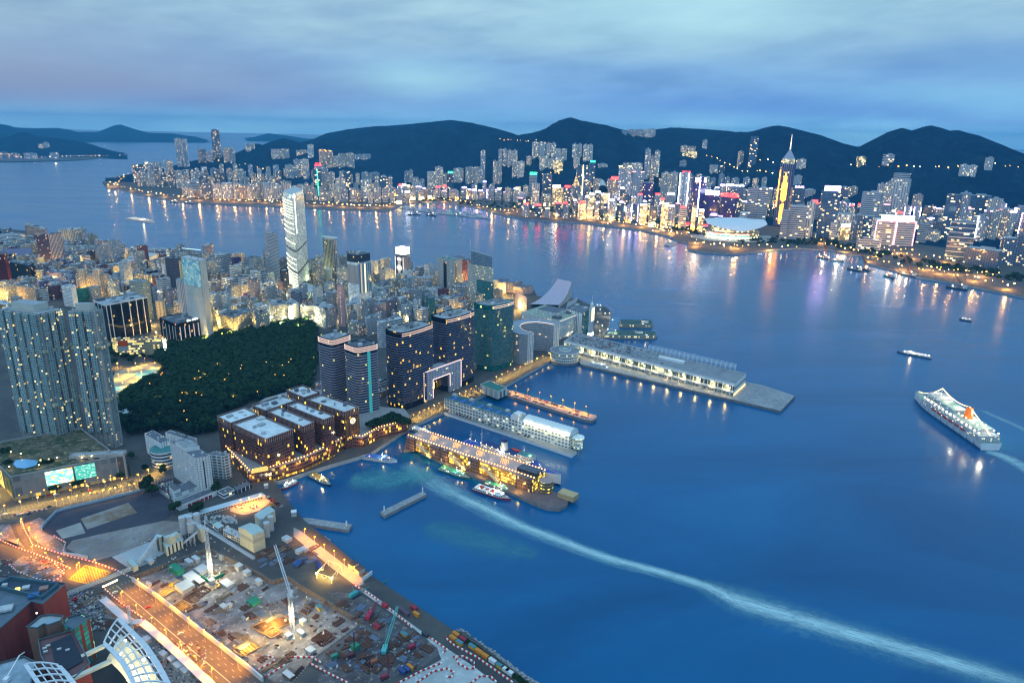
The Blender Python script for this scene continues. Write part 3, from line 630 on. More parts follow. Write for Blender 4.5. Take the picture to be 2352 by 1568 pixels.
n=len(Pb);mb=MB();zt=[LAND+H-12+(16 if(p-Vector((P4[1].x,P4[1].y))).length<20 else 6)for p in[Vector((q[0],q[1]))for q in Pb]]
mb.prism(inset(Pb,.92),LAND+H-14,LAND+H,0,1,ztop=zt);part(mb,'wing_crown',[facade('crown_lit',(.6,.62,.58),(.7,.8,.7),3,3.2,(.05,.95),(.1,.8),.7,2.0,(.9,1,.8),(1,.9,.6)),ROOFL],r)
fr=[p for p in Pb[-9:]]+[Pb[0]]
for k,z in enumerate([20,26,32,38,44,51,58,68,80,92,128,150,161,172,184,190,197,203,209,216,222]):
 band(r,fr,LAND+z,.6,1.6,glow('balcony_light',(1,.95,.72),2.4),'glowing_balcony',False)
fins(r,P4[0],P4[1],LAND+150,LAND+H-4,[.12],1.6,1.5,WLITE,'light_strip')
for z in(110,60):band(r,Pb,LAND+z,3,.8,DARK,'dark_band')  # dark bands standing proud of the wall
FOOT.append((cx.x,cx.y,40));LMK.append(('the tallest white tower',680,560,cx.length))
use('R2')
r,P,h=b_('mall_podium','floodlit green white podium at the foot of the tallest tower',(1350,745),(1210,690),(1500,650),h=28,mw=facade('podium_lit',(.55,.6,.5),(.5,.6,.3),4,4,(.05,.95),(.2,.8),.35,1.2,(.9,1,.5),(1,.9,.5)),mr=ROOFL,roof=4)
r,P,h=b_('apartment_tower','dark windowed apartment tower with a white overhanging roof canopy',(1655,168),(1543,152),(1690,162),655,mw=facade('dark_bays',(.52,.46,.38),(.02,.025,.04),5.0,3.2,(.2,.78),(.1,.95),.04,1.5),roof=0)
c=sum((Vector((p.x,p.y))for p in P),Vector((0,0)))/4;mb=MB();mb.prism(inset(P,.8),LAND+h,LAND+h+6,0,0);mb.prism(inset(P,1.18),LAND+h+6,LAND+h+8,0,0,bottom=True);part(mb,'roof_canopy',WHITE,r)
b_('far_slim_tower','small pale tower by the water left of the canopy roofed tower',(1522,322),(1467,322),(1537,312),458,mw='resid',roof=1)
b_('brown_office','brown grey office block right of the tallest tower',(1520,492),(1405,482),(1534,480),705,mw=facade('olive_band',(.18,.17,.14),(.05,.06,.05),3,3.2,(.0,1.),(.45,.9),.06,1.3),roof=5)
r,P,h=b_('white_hotel','white stepped hotel with a round turret on its roof',(1640,565),(1540,572),(1672,560),700,mw='cream_grid',roof=2)
mb=MB();c=sum((Vector((p.x,p.y))for p in P),Vector((0,0)))/4;mb.cyl((c.x,c.y,LAND+h),9,24,14);mb.cyl((c.x,c.y,LAND+h+24),9.5,5,14,r2=3);part(mb,'turret',pbr('turret_cream',(.55,.55,.42)),r)
b_('green_block','dark green glass block with a lit green sign',(800,562),(705,534),(852,540),705,mw='teal_glass',roof=4)
b_('grey_slab','plain windowless grey slab behind the crimson block',(930,662),(860,655),(960,648),840,mw=facade('blank_grey',(.48,.5,.47),(.4,.42,.4),5,4,(.4,.6),(.4,.6),.05,1),roof=2)
b_('crimson_block','crimson painted block with plum roof',(768,752),(710,716),(866,742),890,mw=facade('crimson',(.30,.02,.08),(.2,.02,.06),5,3.2,(.3,.6),(.4,.7),.12,1),mr=pbr('plum_roof',(.16,.03,.08)),roof=3)
b_('cream_block','blank cream block left of the crimson one',(562,778),(480,758),(682,772),892,mw=facade('blank_cream',(.58,.54,.44),(.3,.3,.3),5,4,(.4,.6),(.4,.6),.06,1),roof=3)
b_('cream_flats','cream flats with white roof right of the crimson block',(880,862),(815,828),(966,842),1045,mw='cream_grid',mr=ROOFL,roof=2)
b_('dark_office','dark banded office tower behind the lit cream corner block',(1290,716),(1210,700),(1326,702),935,mw=facade('slate_band',(.24,.25,.32),(.03,.03,.06),3,3.3,(.0,1.),(.45,.9),.06,1.4),roof=3)
b_('dark_narrow_tower','narrow black tower just left of the tallest tower',(1130,482),(1095,475),(1186,468),785,mw='dark_glass',roof=1)
b_('brown_slab','rust brown slab beside the narrow black tower',(1125,600),(1082,592),(1150,600),790,mw=facade('rust',(.26,.14,.12),(.1,.06,.06),3,3.2,(.2,.8),(.3,.8),.04,1),roof=1)
for A,B,C,bs,m,l in[((602,972),(470,938),(828,898),1178,'old_block','long cream tenement with a rounded corner above the lit park street'),((832,938),(800,920),(978,902),1145,'old_block','cream tenement joined to the right end of the rounded corner tenement'),((1012,852),(958,790),(1172,830),1050,'old_block','cream corner tenement with glowing street floor and cluttered roof'),((1180,862),(1110,820),(1292,812),1030,'white_grid','white tenement with even rows of windows attached to the corner tenement'),((1335,852),(1305,832),(1458,842),1012,'cream_band','cream banded block left of the cluttered dark roofed tenement'),((1572,892),(1450,842),(1682,852),1085,'old_grey','grey tenement covered in clutter above the bright street market'),((1420,790),(1390,770),(1590,772),870,'old_block','low tenement with pale roof behind the cream banded block'),((1640,770),(1500,710),(1810,730),840,'old_grey','wide low block with white roof huts behind the slim pink tower'),((1800,880),(1780,800),(1862,830),1000,'old_block','narrow cream tenement right of the slim pink tower'),((1880,850),(1862,810),(1920,830),960,'old_grey','narrow grey tenement at the foot of the tall glass and stone tower')]:
 b_('tenement',l,A,B,C,bs,mw=m,roof=9)
b_('pink_tower','slim pink tower with a lit column of stair windows',(1762,642),(1690,636),(1778,630),1065,mw=facade('pink_slot',(.46,.28,.27),(.5,.4,.3),9.0,3.2,(.72,.86),(.3,.7),.9,1.6),roof=1)
r,P,h=b_('glass_stone_tower','tall tower of pale stone and blue glass with a dark glazed crown',(1912,402),(1798,386),(2046,376),968,mw=facade('pale_panels',(.52,.60,.66),(.40,.50,.58),3,4.2,(.03,.97),(.04,.96),.0,1,gr=.4),roof=0)
band(r,[P[0],P[1]],LAND+h*.45,h*.53,.5,facade('tower_glass',(.4,.5,.55),(.07,.2,.26),3,4.2,(.0,1.),(.3,.95),.16,2.0,(1,.6,.2),(1,.8,.4)),'glazed_side',False);band(r,[P[3],P[0]],LAND+h*.62,h*.34,.5,facade('grey_slats',(.30,.31,.34),(.20,.21,.24),2.2,50,(.3,.7),(-1,2),0,0),'louvred_side',False)
mb=MB();mb.prism(inset(P,.96),LAND+h,LAND+h+17,0,1);part(mb,'glazed_crown',[FM('dark_glass'),ROOFD],r);clutter(r,P,LAND+h+17,6,5)
b_('teal_block','low teal glass office block with a dark roof',(2150,655),(2062,610),(2326,602),760,mw='teal_glass',mr=ROOFD,roof=6)
b_('pink_office','wide pink banded office block with lights on its roof',(2225,795),(2035,800),(2320,762),990,mw='pink_band',roof=8)
for A,B,C,bs,m,l in[((1880,1020),(1800,1010),(1965,1000),1150,'old_block','small cream flats below the slim pink tower'),((2005,985),(1985,960),(2160,945),1160,'white_band','white block with blue window bands left of the round twin towers'),((2120,1040),(2108,1010),(2352,965),1240,'white_band','long white banded block behind the dark curved tower'),((2040,925),(2018,905),(2160,905),1000,'grey_grid','grey flats behind the white blue banded block'),((1930,1060),(1880,1040),(1990,1040),1160,'pink_grid','pinkish flats with a red banner on the corner')]:
 b_('flats',l,A,B,C,bs,mw=m,roof=6)
use('R3')
r,P,h=b_('watch_advert_tower','round tower wearing a giant lit watch advertisement and a white roof sign',(560,205),(472,190),(632,190),500,mw=facade('ribbed_tower',(.42,.42,.46),(.04,.05,.08),3,2.6,(.0,1.),(.5,.95),.01,1),roof=0,bul=[6,0,0,0])
def watch_mat():
 m=bpy.data.materials.new('watch_advert');m.use_nodes=True;n=NT(m.node_tree);n.N.clear()
 sx=n.n('ShaderNodeSeparateXYZ',{0:n.n('ShaderNodeUVMap',uv_map='UVMap').outputs[0]});x,y=sx.outputs[0],sx.outputs[1]
 dx=n.m('MULTIPLY',n.m('SUBTRACT',x,.5),1.0);dy=n.m('MULTIPLY',n.m('SUBTRACT',y,.6),2.9)
 d=n.m('SQRT',n.m('ADD',n.m('MULTIPLY',dx,dx),n.m('MULTIPLY',dy,dy)))
 f=n.ramp(d,[(0,(.9,.9,.85)),(.20,(.75,.78,.75)),(.21,(.1,.1,.1)),(.26,(.7,.7,.66)),(.31,(.35,.35,.33)),(.33,(.015,.015,.015))],'CONSTANT')
 strap=n.m('MULTIPLY',n.m('LESS_THAN',n.m('ABSOLUTE',dx),.17),n.m('GREATER_THAN',d,.33));f=n.mix(strap,f,(.28,.28,.26))
 edge=n.m('GREATER_THAN',n.m('ABSOLUTE',dx),.43);f=n.mix(edge,f,(1,.9,.8));f=n.mix(n.m('LESS_THAN',y,.23),f,(1,.95,.85));f=n.mix(n.m('MULTIPLY',n.m('LESS_THAN',n.m('ABSOLUTE',dx),.25),n.m('MULTIPLY',n.m('GREATER_THAN',y,.87),n.m('LESS_THAN',y,.96))),f,(1,.95,.9))
 e=n.n('ShaderNodeEmission',{0:f,1:1.9});n.n('ShaderNodeOutputMaterial',{0:e.outputs[0]});return m
panel(r,P[3],P[0],LAND+2,LAND+h-1,watch_mat(),'advertisement',1.0)
mb=MB();mb.prism(inset(P,.85),LAND+h,LAND+h+4,0,0);part(mb,'roof_slab',DARK,r);mb=MB();mb.prism(inset([P[3],P[0],P[1],P[2]],.9),LAND+h+5,LAND+h+22,0,0,bottom=True);part(mb,'roof_sign',glow('sign_white',(1,.96,.95),5),r)
b_('courtyard_hotel','cream and pink hotel round a courtyard with small square windows',(830,432),(635,422),(916,402),578,mw=facade('hotel_squares',(.62,.50,.42),(.05,.05,.07),4,3.6,(.3,.8),(.3,.75),.16,1.5),roof=7)
r,P,h=b_('hotel_tower','tall white hotel tower with square windows and a dark central strip',(1090,242),(910,212),(1172,224),592,mw=facade('white_squares',(.62,.60,.54),(.03,.04,.06),4.2,3.6,(.3,.75),(.3,.75),.05,1.5),mr=pbr('green_roof',(.14,.26,.26)),roof=2)
fins(r,P[3],P[0],LAND,LAND+h-8,[.47],10,.3,FM('black_glass'),'dark_strip');fins(r,P[0],P[1],LAND,LAND+h-8,[.2],6,.3,FM('gold_lit'),'lit_strip')
for cxy in((.3,.6),(.75,.6)):
 p=P[3].lerp(P[0],cxy[0]).lerp(P[2].lerp(P[1],cxy[0]),cxy[1]);mb=MB();mb.cyl((p.x,p.y,LAND+h),11,1.6,20);part(mb,'round_roof_deck',pbr('green_roof',(.14,.26,.26)),r)
b_('red_hotel','dark red banded hotel with a rounded roof behind the white hotel tower',(1215,246),(1090,205),(1275,236),462,mw='brick_band',mr=ROOFD,roof=5,bul=[4,0,0,4])
r,P,h=b_('slant_top_tower','cream tower with sloping lattice top, glass flank and a mast',(1445,302),(1230,266),(1500,322),735,mw=facade('cream_slots',(.58,.54,.46),(.05,.06,.06),3.6,3.4,(.1,.9),(.5,.8),.16,1.8,(1,.85,.2),(1,.9,.4)),roof=0)
mb=MB();a,b=P[3].lerp(P[0],.2),P[0];zz=LAND+h
mb.prism([P[3].lerp(P[0],.18),P[0],P[1].lerp(P[0],.3),P[2].lerp(P[3],.3)],zz,zz+20,0,1,ztop=[zz+32,zz+26,zz+24,zz+30]);part(mb,'lattice_crown',[facade('lattice',(.30,.36,.42),(.10,.15,.20),3,3,(.1,.9),(.1,.9),0,0),ROOF],r)
mb=MB();mb.bar((a.x-3,a.y,zz),(a.x-3,a.y,zz+55),.8,6);part(mb,'mast',STEEL,r)
mb=MB();e=(P[1]-P[0]);f_=P[3]-P[0];mb.prism([P[0]+e*.02,P[0]+e*1.05,P[1]+e*.05+f_*.8,P[0]+e*.02+f_*.8],LAND,LAND+h*.70,0,1,ztop=[LAND+h*.98,LAND+h*.66,LAND+h*.66,LAND+h*.98]);part(mb,'glass_flank',[FM('teal_glass'),ROOFD],r)
for A,B,C,bs,m,l in[((1020,668),(885,650),(1130,622),760,'pink_grid','pinkish tenement with roof lamps in front of the white hotel tower'),((1140,635),(1060,610),(1226,598),745,'pink_grid','pinkish tenement touching the cream slant topped tower'),((900,760),(880,740),(1000,730),850,'grey_grid','grey tenement with blue roof behind the dark curved tower'),((700,660),(660,652),(742,650),870,'white_grid','narrow white tower left of the teal sided slab'),((530,672),(490,655),(570,662),835,'grey_grid','narrow grey tower right of the pink banded office'),((830,530),(730,500),(1040,545),615,'brick_band','low dark brown block below the cream courtyard hotel'),((575,560),(500,540),(645,545),680,'white_grid','white flats below the watch advertisement'),((340,395),(255,385),(470,400),470,'cream_grid','low long cream building with flat roof left of the watch tower'),((330,890),(283,880),(558,842),1150,'white_band','white banded block directly behind the first dark curved tower'),((610,820),(552,810),(658,805),900,'grey_grid','small grey block left of the second dark curved tower'),((1540,545),(1505,530),(1572,545),620,'white_grid','small white house beside the brown museum')]:
 b_('flats',l,A,B,C,bs,mw=m,roof=7)
b_('teal_slab','grey slab with one teal glass side',(826,642),(770,572),(886,632),872,mw='teal_glass',roof=1)
for A,B,C,bs,l in[((1630,480),(1500,470),(1672,440),590,'museum block with navy roof nearest the hotel towers'),((1800,530),(1708,512),(1918,512),600,'low brown museum block at the tip of the promenade'),((1705,480),(1630,480),(1810,460),575,'museum block with a dark poster on its wall')]:
 b_('museum_block',l,A,B,C,bs,mw=facade('tile_brown',(.42,.33,.33),(.36,.28,.28),3,3,(.03,.97),(.05,.95),0,0,gr=.5),mr=ROOFD,roof=1)
use('R3');z=LAND
r=thing('cultural_centre','pink tiled concert hall with a ski slope roof sweeping up to a sharp edge','concert hall',G(2000,690))
use('R3');a0,a1=G(1880,695,z=12),G(2180,705,z=12);t0=G(2170,440,z=44);t1=G(2320,470,z=44);b0=G(2200,650,z=12)
mb=MB();n=12
L0,L1=[],[]
for k in range(n+1):
 t=k/n;zz=12+34*t**2.4;L0.append((a0.lerp(Vector((t0.x,t0.y,12)),t).xy,zz));L1.append((a1.lerp(Vector((t1.x,t1.y,12)),t).xy,zz))
for k in range(n):
 (p,z0),(q,z1)=L0[k],L0[k+1];(s_,_),(t_,_)=L1[k],L1[k+1]
 mb.face(((p.x,p.y,z0),(s_.x,s_.y,z0),(t_.x,t_.y,z1),(q.x,q.y,z1)))
 mb.face(((s_.x,s_.y,z),(t_.x,t_.y,z),(t_.x,t_.y,z1),(s_.x,s_.y,z0)),1);mb.face(((q.x,q.y,z),(p.x,p.y,z),(p.x,p.y,z0),(q.x,q.y,z1)),1)
(p,z0),(q,z1)=L0[-1],L1[-1];mb.face(((q.x,q.y,z),(p.x,p.y,z),(p.x,p.y,z0),(q.x,q.y,z1)),1)
PINKT=pbr('pink_tile',(.42,.36,.44),.6);part(mb,'sloping_roof',[PINKT,pbr('pale_tile',(.5,.46,.42))],r);FOOT.append((r.location.x+10,r.location.y+60,70))
b_('theatre_wedge','small pink wedge shaped theatre with a slit window beside the concert hall',(1760,590),(1730,570),(1850,630),750,mw=pbr('pink_tile2',(.46,.38,.44)),roof=0)
LMK.append(('the concert hall',1260,680,1700))
# ================================================================ towers and piers along the near waterfront
def spandrels(root,P,z0,z1,step,t,d,mat):
 """ledges that ring every storey, gathered as the one ribbed cladding of the tower"""
 mb=MB();V=[Vector((p[0],p[1]))for p in P];n=len(V)
 if sum(a.x*b.y-b.x*a.y for a,b in zip(V,V[1:]+V[:1]))<0:V.reverse()
 off=[]
 for i,p in enumerate(V):
  e1=(p-V[i-1]).normalized();e2=(V[(i+1)%n]-p).normalized();m=Vector((e1.y+e2.y,-e1.x-e2.x));m.normalize();off.append(p+m*d)
 z=z0
 while z<z1:
  for i in range(n):
   a,b,e,f=off[i],off[(i+1)%n],V[(i+1)%n],V[i]
   mb.face(((a.x,a.y,z),(b.x,b.y,z),(b.x,b.y,z+t),(a.x,a.y,z+t)));mb.face(((a.x,a.y,z+t),(b.x,b.y,z+t),(e.x,e.y,z+t),(f.x,f.y,z+t)))
  z+=step
 return part(mb,'ribbed_cladding',mat,root)
SPAN_B=pbr('lilac_ledge',(.20,.20,.30),.5);SPAN_W=pbr('grey_pink_ledge',(.36,.31,.37),.5);SPAN_G=pbr('teal_ledge',(.20,.24,.24),.4)
NAVY=facade('navy_glass',(.008,.010,.022),(.008,.010,.02),2.6,3.7,(.03,.97),(.0,1.),.05,1.7,(1,.5,.04),(1,.62,.12),wr=.1,gr=.05,dirt=.05)
STRG=facade('striped_glass',(.02,.03,.05),(.015,.03,.05),2.6,3.7,(.03,.97),(.0,1.),.035,1.3,(.9,.8,.1),(.9,.9,.3),wr=.1,gr=.05)
TEALG=facade('sea_green_glass',(.02,.16,.14),(.008,.12,.11),3.2,3.7,(.03,.97),(.05,1.),.05,1.5,(.8,.9,.15),(1,.9,.3),wr=.2,gr=.06)
use('R3')
towers=[]
for nm,lab,A,B,C,h,bul,mat,sm,st in[('office_tower','black curved office tower with amber windows, nearer of the dark pair beside the gate building',(540,1003),(372,962),(862,906),None,[3.5,0,0,3],NAVY,SPAN_B,0),('office_tower','black curved office tower with amber windows, standing between its twin and the green one',(1010,858),(850,818),(1295,775),None,[3.5,0,0,3],NAVY,SPAN_B,0),('office_tower','sea green curved glass office tower with yellow lit floors',(1490,718),(1296,690),(1712,662),None,[4,0,0,3],TEALG,SPAN_G,0)]:
 h=114.5 if mat is NAVY else 112
 P4=quad4(A,B,C,LAND+h);P=bowed(P4,bul,7);c=sum((Vector((p.x,p.y))for p in P4),Vector((0,0)))/4
 r=thing(nm,lab,'tower',(c.x,c.y,LAND));mb=MB();mb.prism(P,LAND,LAND+h+1.5,0,0,top=False);part(mb,'wall',mat,r)
 mb=MB();mb.poly([(p.x,p.y,LAND+h)for p in P]);part(mb,'roof',ROOF,r)
 spandrels(r,P,LAND+10,LAND+h-6,3.7,1.0,.5,sm)
 fr=P[:8]
 for k,zz in enumerate((h-4.5,h-1.5)):band(r,fr,LAND+zz,.55,.8,NEON,'crown_light',False)
 clutter(r,P4,LAND+h,7,hash_(lab));q=inset(P4,.45);mb=MB();mb.prism(q,LAND+h,LAND+h+4,0,0,top=False);part(mb,'roof_well',CONC,r)
 FOOT.append((c.x,c.y,38));towers.append((r,P4,h));x,y=proj((c.x,c.y,h*.6));LMK.append(('the '+('sea green curved tower' if mat is TEALG else 'black curved towers'),x,y,c.length))
use('R2')
for lab,A,B,C,h in[('rear one of the twin striped round towers, without a teal strip',(1640,1210),(1478,1165),(1846,1150),108),('front one of the twin striped round towers, with a teal glass strip',(1900,1290),(1755,1240),(2130,1245),108)]:
 P4=quad4(A,B,C,LAND+h);P=[]
 for i in range(4):
  a,b=Vector(P4[i].xy),Vector(P4[(i+1)%4].xy);pr=Vector(P4[i-1].xy)
  for t in(0,.25,.5,.75,1):p=a;q1=a.lerp(pr,.22);q2=a.lerp(b,.22);P.append(q1.lerp(a,t).lerp(a.lerp(q2,t),t))
 c=sum((Vector((p.x,p.y))for p in P4),Vector((0,0)))/4;r=thing('round_tower',lab,'tower',(c.x,c.y,LAND))
 mb=MB();mb.prism(P,LAND,LAND+h+1.5,0,0,top=False);part(mb,'wall',STRG,r);mb=MB();mb.poly([(p.x,p.y,LAND+h)for p in P]);part(mb,'roof',ROOF if 'rear' in lab else ROOFD,r)
 spandrels(r,P,LAND+14,LAND+h-9,3.7,1.25,.55,SPAN_W)
 for zz in(h-6,h-3.4,h-.8):band(r,P,LAND+zz,.5,.9,NEON,'crown_light')
 clutter(r,P4,LAND+h,4,hash_(lab))
 if 'front' in lab:fins(r,P4[0],P4[1],LAND+14,LAND+h-7,[.52],4.2,.9,glow('teal_strip',(.05,.42,.48),.8),'teal_strip')
 FOOT.append((c.x,c.y,34));x,y=proj((c.x,c.y,h*.6));LMK.append(('the twin rounded towers',x,y,c.length))
use('R6')
r=thing('gate_building','white gate shaped building with square windows, pink neon edges and a great square opening','building',G(950,800))
GRID=facade('gate_grid',(.46,.44,.50),(.02,.03,.05),3.4,3.6,(.26,.74),(.26,.74),.10,1.6,(1,.85,.2),(1,.9,.5))
g0,g1=G(775,812),G(1160,650);hl=rise(g0,498);hr=rise(g1,360)
def gp(t,z,d=0.0):
 e=(g1-g0);nn=Vector((-e.y,e.x,0)).normalized();p=g0.lerp(g1,t)+nn*d;return(p.x,p.y,z)
def gz(t):return LAND+hl+(hr-hl)*(t**.6)*1.0
mb=MB();W_=(g1-g0).length;D_=16;o0,o1,oz=.235,.69,.66
def gq(t0,t1,za0,za1,zb0,zb1):
 for d,fl in((0,0),(D_,1)):
  q=[gp(t0,za0,d),gp(t1,za1,d),gp(t1,zb1,d),gp(t0,zb0,d)];u=[(t0*W_,za0),(t1*W_,za1),(t1*W_,zb1),(t0*W_,zb0)]
  mb.face(q[::-1]if fl else q,0,u[::-1]if fl else u)
N_=10
zo=lambda t:LAND+(hl+(hr-hl)*(t**.6))*oz
for k in range(N_):
 t0,t1=k/N_,(k+1)/N_
 for(a,b)in[(max(t0,lo),min(t1,hi))for lo,hi in((0,o0),(o0,o1),(o1,1))]:
  if b<=a+1e-6:continue
  gq(a,b,zo(a)if a>=o0 and b<=o1 else LAND,zo(b)if a>=o0 and b<=o1 else LAND,gz(a),gz(b))
  mb.face([gp(a,gz(a)),gp(b,gz(b)),gp(b,gz(b),D_),gp(a,gz(a),D_)],1)
  if a>=o0 and b<=o1:mb.face([gp(a,zo(a),D_),gp(b,zo(b),D_),gp(b,zo(b)),gp(a,zo(a))],1)
for t,zt in((0,gz(0)),(1,gz(1)),(o0,zo(o0)),(o1,zo(o1))):mb.face([gp(t,LAND),gp(t,zt),gp(t,zt,D_),gp(t,LAND,D_)],1,[(0,0),(0,40),(16,40),(16,0)])
part(mb,'wall',[GRID,pbr('gate_side',(.4,.38,.42))],r)
mb=MB();pr=.45
for pts in([(0,LAND+2)]+[(k/N_,gz(k/N_)+.3)for k in range(N_+1)]+[(1,LAND+2)],[(o0,LAND+2),(o0,zo(o0)),(.45,zo(.45)),(o1,zo(o1)),(o1,LAND+10)]):
 for(a,za),(b,zb)in zip(pts,pts[1:]):mb.bar(gp(a,za,-.5),gp(b,zb,-.5),pr,4)
part(mb,'neon_edge',glow('gate_neon',(1,.72,.68),2.2),r);FOOT.append((*G(950,790).xy,40))
use('R3')
inner=[(1922,1000),(1860,992),(1800,968),(1772,935),(1790,908),(1850,892),(1940,886),(2040,895),(2130,914)]
outer=[(2194,894),(2100,873),(1990,860),(1880,856),(1780,862),(1700,880),(1655,930),(1690,985),(1770,1012),(1858,1022)]
h=52.;P=[G(p,z=LAND+h)for p in inner+outer];c=G(1900,950,z=LAND+h)
r=thing('crescent_hotel','white banded hotel curved round in a crescent','hotel',(c.x,c.y,LAND));P2=[p.xy for p in P]
WB=facade('crescent_bands',(.74,.75,.76),(.03,.045,.08),4,3.5,(.0,1.),(.42,.92),.035,1.4)
mb=MB();mb.prism(P2,LAND,LAND+h+1.2,0,0,top=False);part(mb,'wall',WB,r);mb=MB();mb.poly([(p.x,p.y,LAND+h)for p in P]);part(mb,'roof',pbr('slate_blue_roof',(.26,.30,.36)),r)
band(r,[p for p in P2[:9]],LAND+h+.2,1.2,.3,glow('warm_edge',(1,.85,.75),1.4),'eave_light',False)
for a,b in((P2[0],P2[-1]),(P2[8],P2[9])):fins(r,a,b,LAND+2,LAND+h,[.1,.36,.64,.9],2.0,.5,WHITE,'white_pier')
FOOT.append((c.x,c.y,60));LMK.append(('the crescent hotel',1210,780,c.length))
use('R7')
r,P,h=building('shopping_centre','long white shopping and office block with green roof decks round a courtyard',(470,362),(168,297),(642,297),505,mw=facade('pale_cells',(.66,.66,.62),(.06,.09,.11),3.2,3.4,(.2,.8),(.3,.75),.10,1.4),mr=pbr('green_deck',(.30,.36,.28),var=.3),roof=4)
q=inset(P,.5);mb=MB();mb.prism(q,LAND+h,LAND+h+8,0,1);part(mb,'upper_storey',[FM('white_grid'),ROOFD],r);band(r,[P[0],P[1]],LAND+h-.5,.8,.4,glow('warm_edge',(1,.85,.75),1.4),'eave_light',False)
r,P,h=building('glass_end_block','block with a sea green glass wall and lattice roof screen at the harbour end',(648,302),(520,262),(722,262),470,mw='teal_glass',roof=3)
band(r,[P[3],P[0]],LAND,h,.3,FM('white_grid'),'white_side',False)
mb=MB();a,b=P[3],P[2]
for k in range(15):
 p=a.lerp(b,k/14);mb.bar((p.x,p.y,LAND+h),(p.x+3,p.y+5,LAND+h+12),.35)
 if k:q_=a.lerp(b,(k-1)/14);mb.bar((p.x+3,p.y+5,LAND+h+12),(q_.x+3,q_.y+5,LAND+h+12),.35);mb.bar((p.x,p.y,LAND+h),(q_.x+3,q_.y+5,LAND+h+12),.25)
part(mb,'roof_screen',STEEL,r)
r,P,h=building('sign_tower','slim white tower with a golden lit billboard above the ferry concourse',(718,262),(700,258),(742,250),490,mw='white_grid',roof=0)
panel(r,P[0],P[1],LAND+h*.55,LAND+h,ad_mat('gold_advert',(1,.7,.3),(.9,.9,.75),(.6,.4,.2),2.2),'billboard');band(r,P,LAND+2,6,.6,WLITE,'lit_entrance')
mb=MB();c=sum((Vector((p.x,p.y))for p in P),Vector((0,0)))/4;mb.cyl((c.x,c.y,LAND+h),3.2,7,10);mb.cyl((c.x,c.y,LAND+h+7),3.2,5,10,r2=.3);mb.bar((c.x,c.y,LAND+h+12),(c.x,c.y,LAND+h+24),.25);part(mb,'cupola',WHITE,r)
BG=FM('brown_glass');CAPR=pbr('pale_roof_deck',(.60,.63,.64),.8,var=.35,scale=.12)
def brown(lab,reg,A,B,C,base=None,h=None):
 use(reg);r,P,h=building('brown_block',lab,A,B,C,base,h,mw=BG,mr=CAPR,roof=4,par=1.0,z0=LAND+13 if False else LAND,cat='office block')
 fr=P[:];mb=MB();V=[Vector((p.x,p.y))for p in P]
 for a,b in((V[3],V[0]),(V[0],V[1])):
  e=(b-a);nn=Vector((e.y,-e.x)).normalized();L=e.length;k=int(L/2.4)
  for i in range(k):p=a+e*((i+.5)/k)+nn*.2;mb.prism([p-e.normalized()*.28,p+e.normalized()*.28,p+e.normalized()*.28+nn*.35,p-e.normalized()*.28+nn*.35],LAND+h-5.5,LAND+h+1.2,0,0)
 part(mb,'crown_slats',pbr('rose_metal',(.42,.28,.26)),r);band(r,P,LAND+h+1.0,.7,.3,pbr('rose_metal',(.42,.28,.26)),'parapet')
 band(r,inset(P,.93),LAND+h+.05,.35,.4,DARK,'roof_track')
 return r,P,h
bh=50.
brown('largest brown glass block, nearest to the white slab blocks','S2',(430,415),(88,258),(712,312),h=bh)
r2,P2_,_=brown('brown glass block with golden edges joined to the back of the largest one','S2',(62,246),(-82,175),(346,150),h=bh)
brown('brown glass block second from the white slabs, with a golden lit lower floor','S2',(815,285),(452,128),(932,236),h=bh)
brown('brown glass block with a notched roof beside the park trees','R5',(1212,770),(1070,716),(1526,662),h=bh)
brown('brown glass block third from the white slabs','S2',(1030,212),(650,62),(1142,172),h=bh)
r,P,h=brown('brown glass block with golden lit windows and a round emblem on its end','R5',(2032,786),(1645,654),(2182,732),h=bh)
a,b=P[0],P[1];e=(b-a).normalized();nn=Vector((e.y,-e.x,0));p=a.lerp(b,.52)+nn*.8;p.z=LAND;mb=MB()
for k in range(20):
 t0,t1=2*math.pi*k/20,2*math.pi*(k+1)/20;mb.bar(p+e*3.4*math.cos(t0)+Vector((0,0,h*.72+3.4*math.sin(t0))),p+e*3.4*math.cos(t1)+Vector((0,0,h*.72+3.4*math.sin(t1))),.5)
mb.bar(p+e*2-Vector((0,0,0))+Vector((0,0,h*.72+1.5)),p-e*2+Vector((0,0,h*.72-1.5)),.6);part(mb,'emblem',glow('emblem_white',(1,.95,.6),2.5),r)
band(r,[P[0],P[1]],LAND+16,h*.45,.4,facade('gold_windows',(.2,.1,.06),(.1,.05,.02),2.4,3.9,(.07,.93),(.12,.94),.42,1.6,(1,.5,.03),(1,.7,.1)),'golden_windows',False)
brown('smallest brown glass block, farthest back beside the twin rounded towers','R5',(1612,632),(1430,555),(1776,578),h=bh-6)
use('S2')
front=[(262,872),(452,846),(836,722),(1160,560),(1282,488),(1442,502),(1610,405),(1905,330),(1935,265)]
zt=LAND+14
F3=[G(p,z=LAND)for p in front]
use('D');backp=[G(p,z=LAND)for p in[(930,960),(880,955),(800,935),(740,915),(690,912),(610,935),(540,985),(530,1060)]]
P=[p.xy for p in F3+backp];c=G(700,1060)
r=thing('harbour_podium','brown terraced podium with yellow lit strips and a paved roof along the inner basin','podium',(c.x,c.y,LAND))
PODW=facade('podium_wall',(.20,.10,.08),(.06,.03,.02),2.6,4.6,(.08,.92),(.25,.9),.25,1.6,(1,.55,.04),(1,.7,.1))
mb=MB();mb.prism(P,LAND,zt,0,0,top=False);part(mb,'wall',PODW,r);mb=MB();mb.poly([(p.x,p.y,zt)for p in P]);part(mb,'roof',pbr('terrace_paving',(.28,.27,.27),var=.3,scale=.3),r)
use('S2')
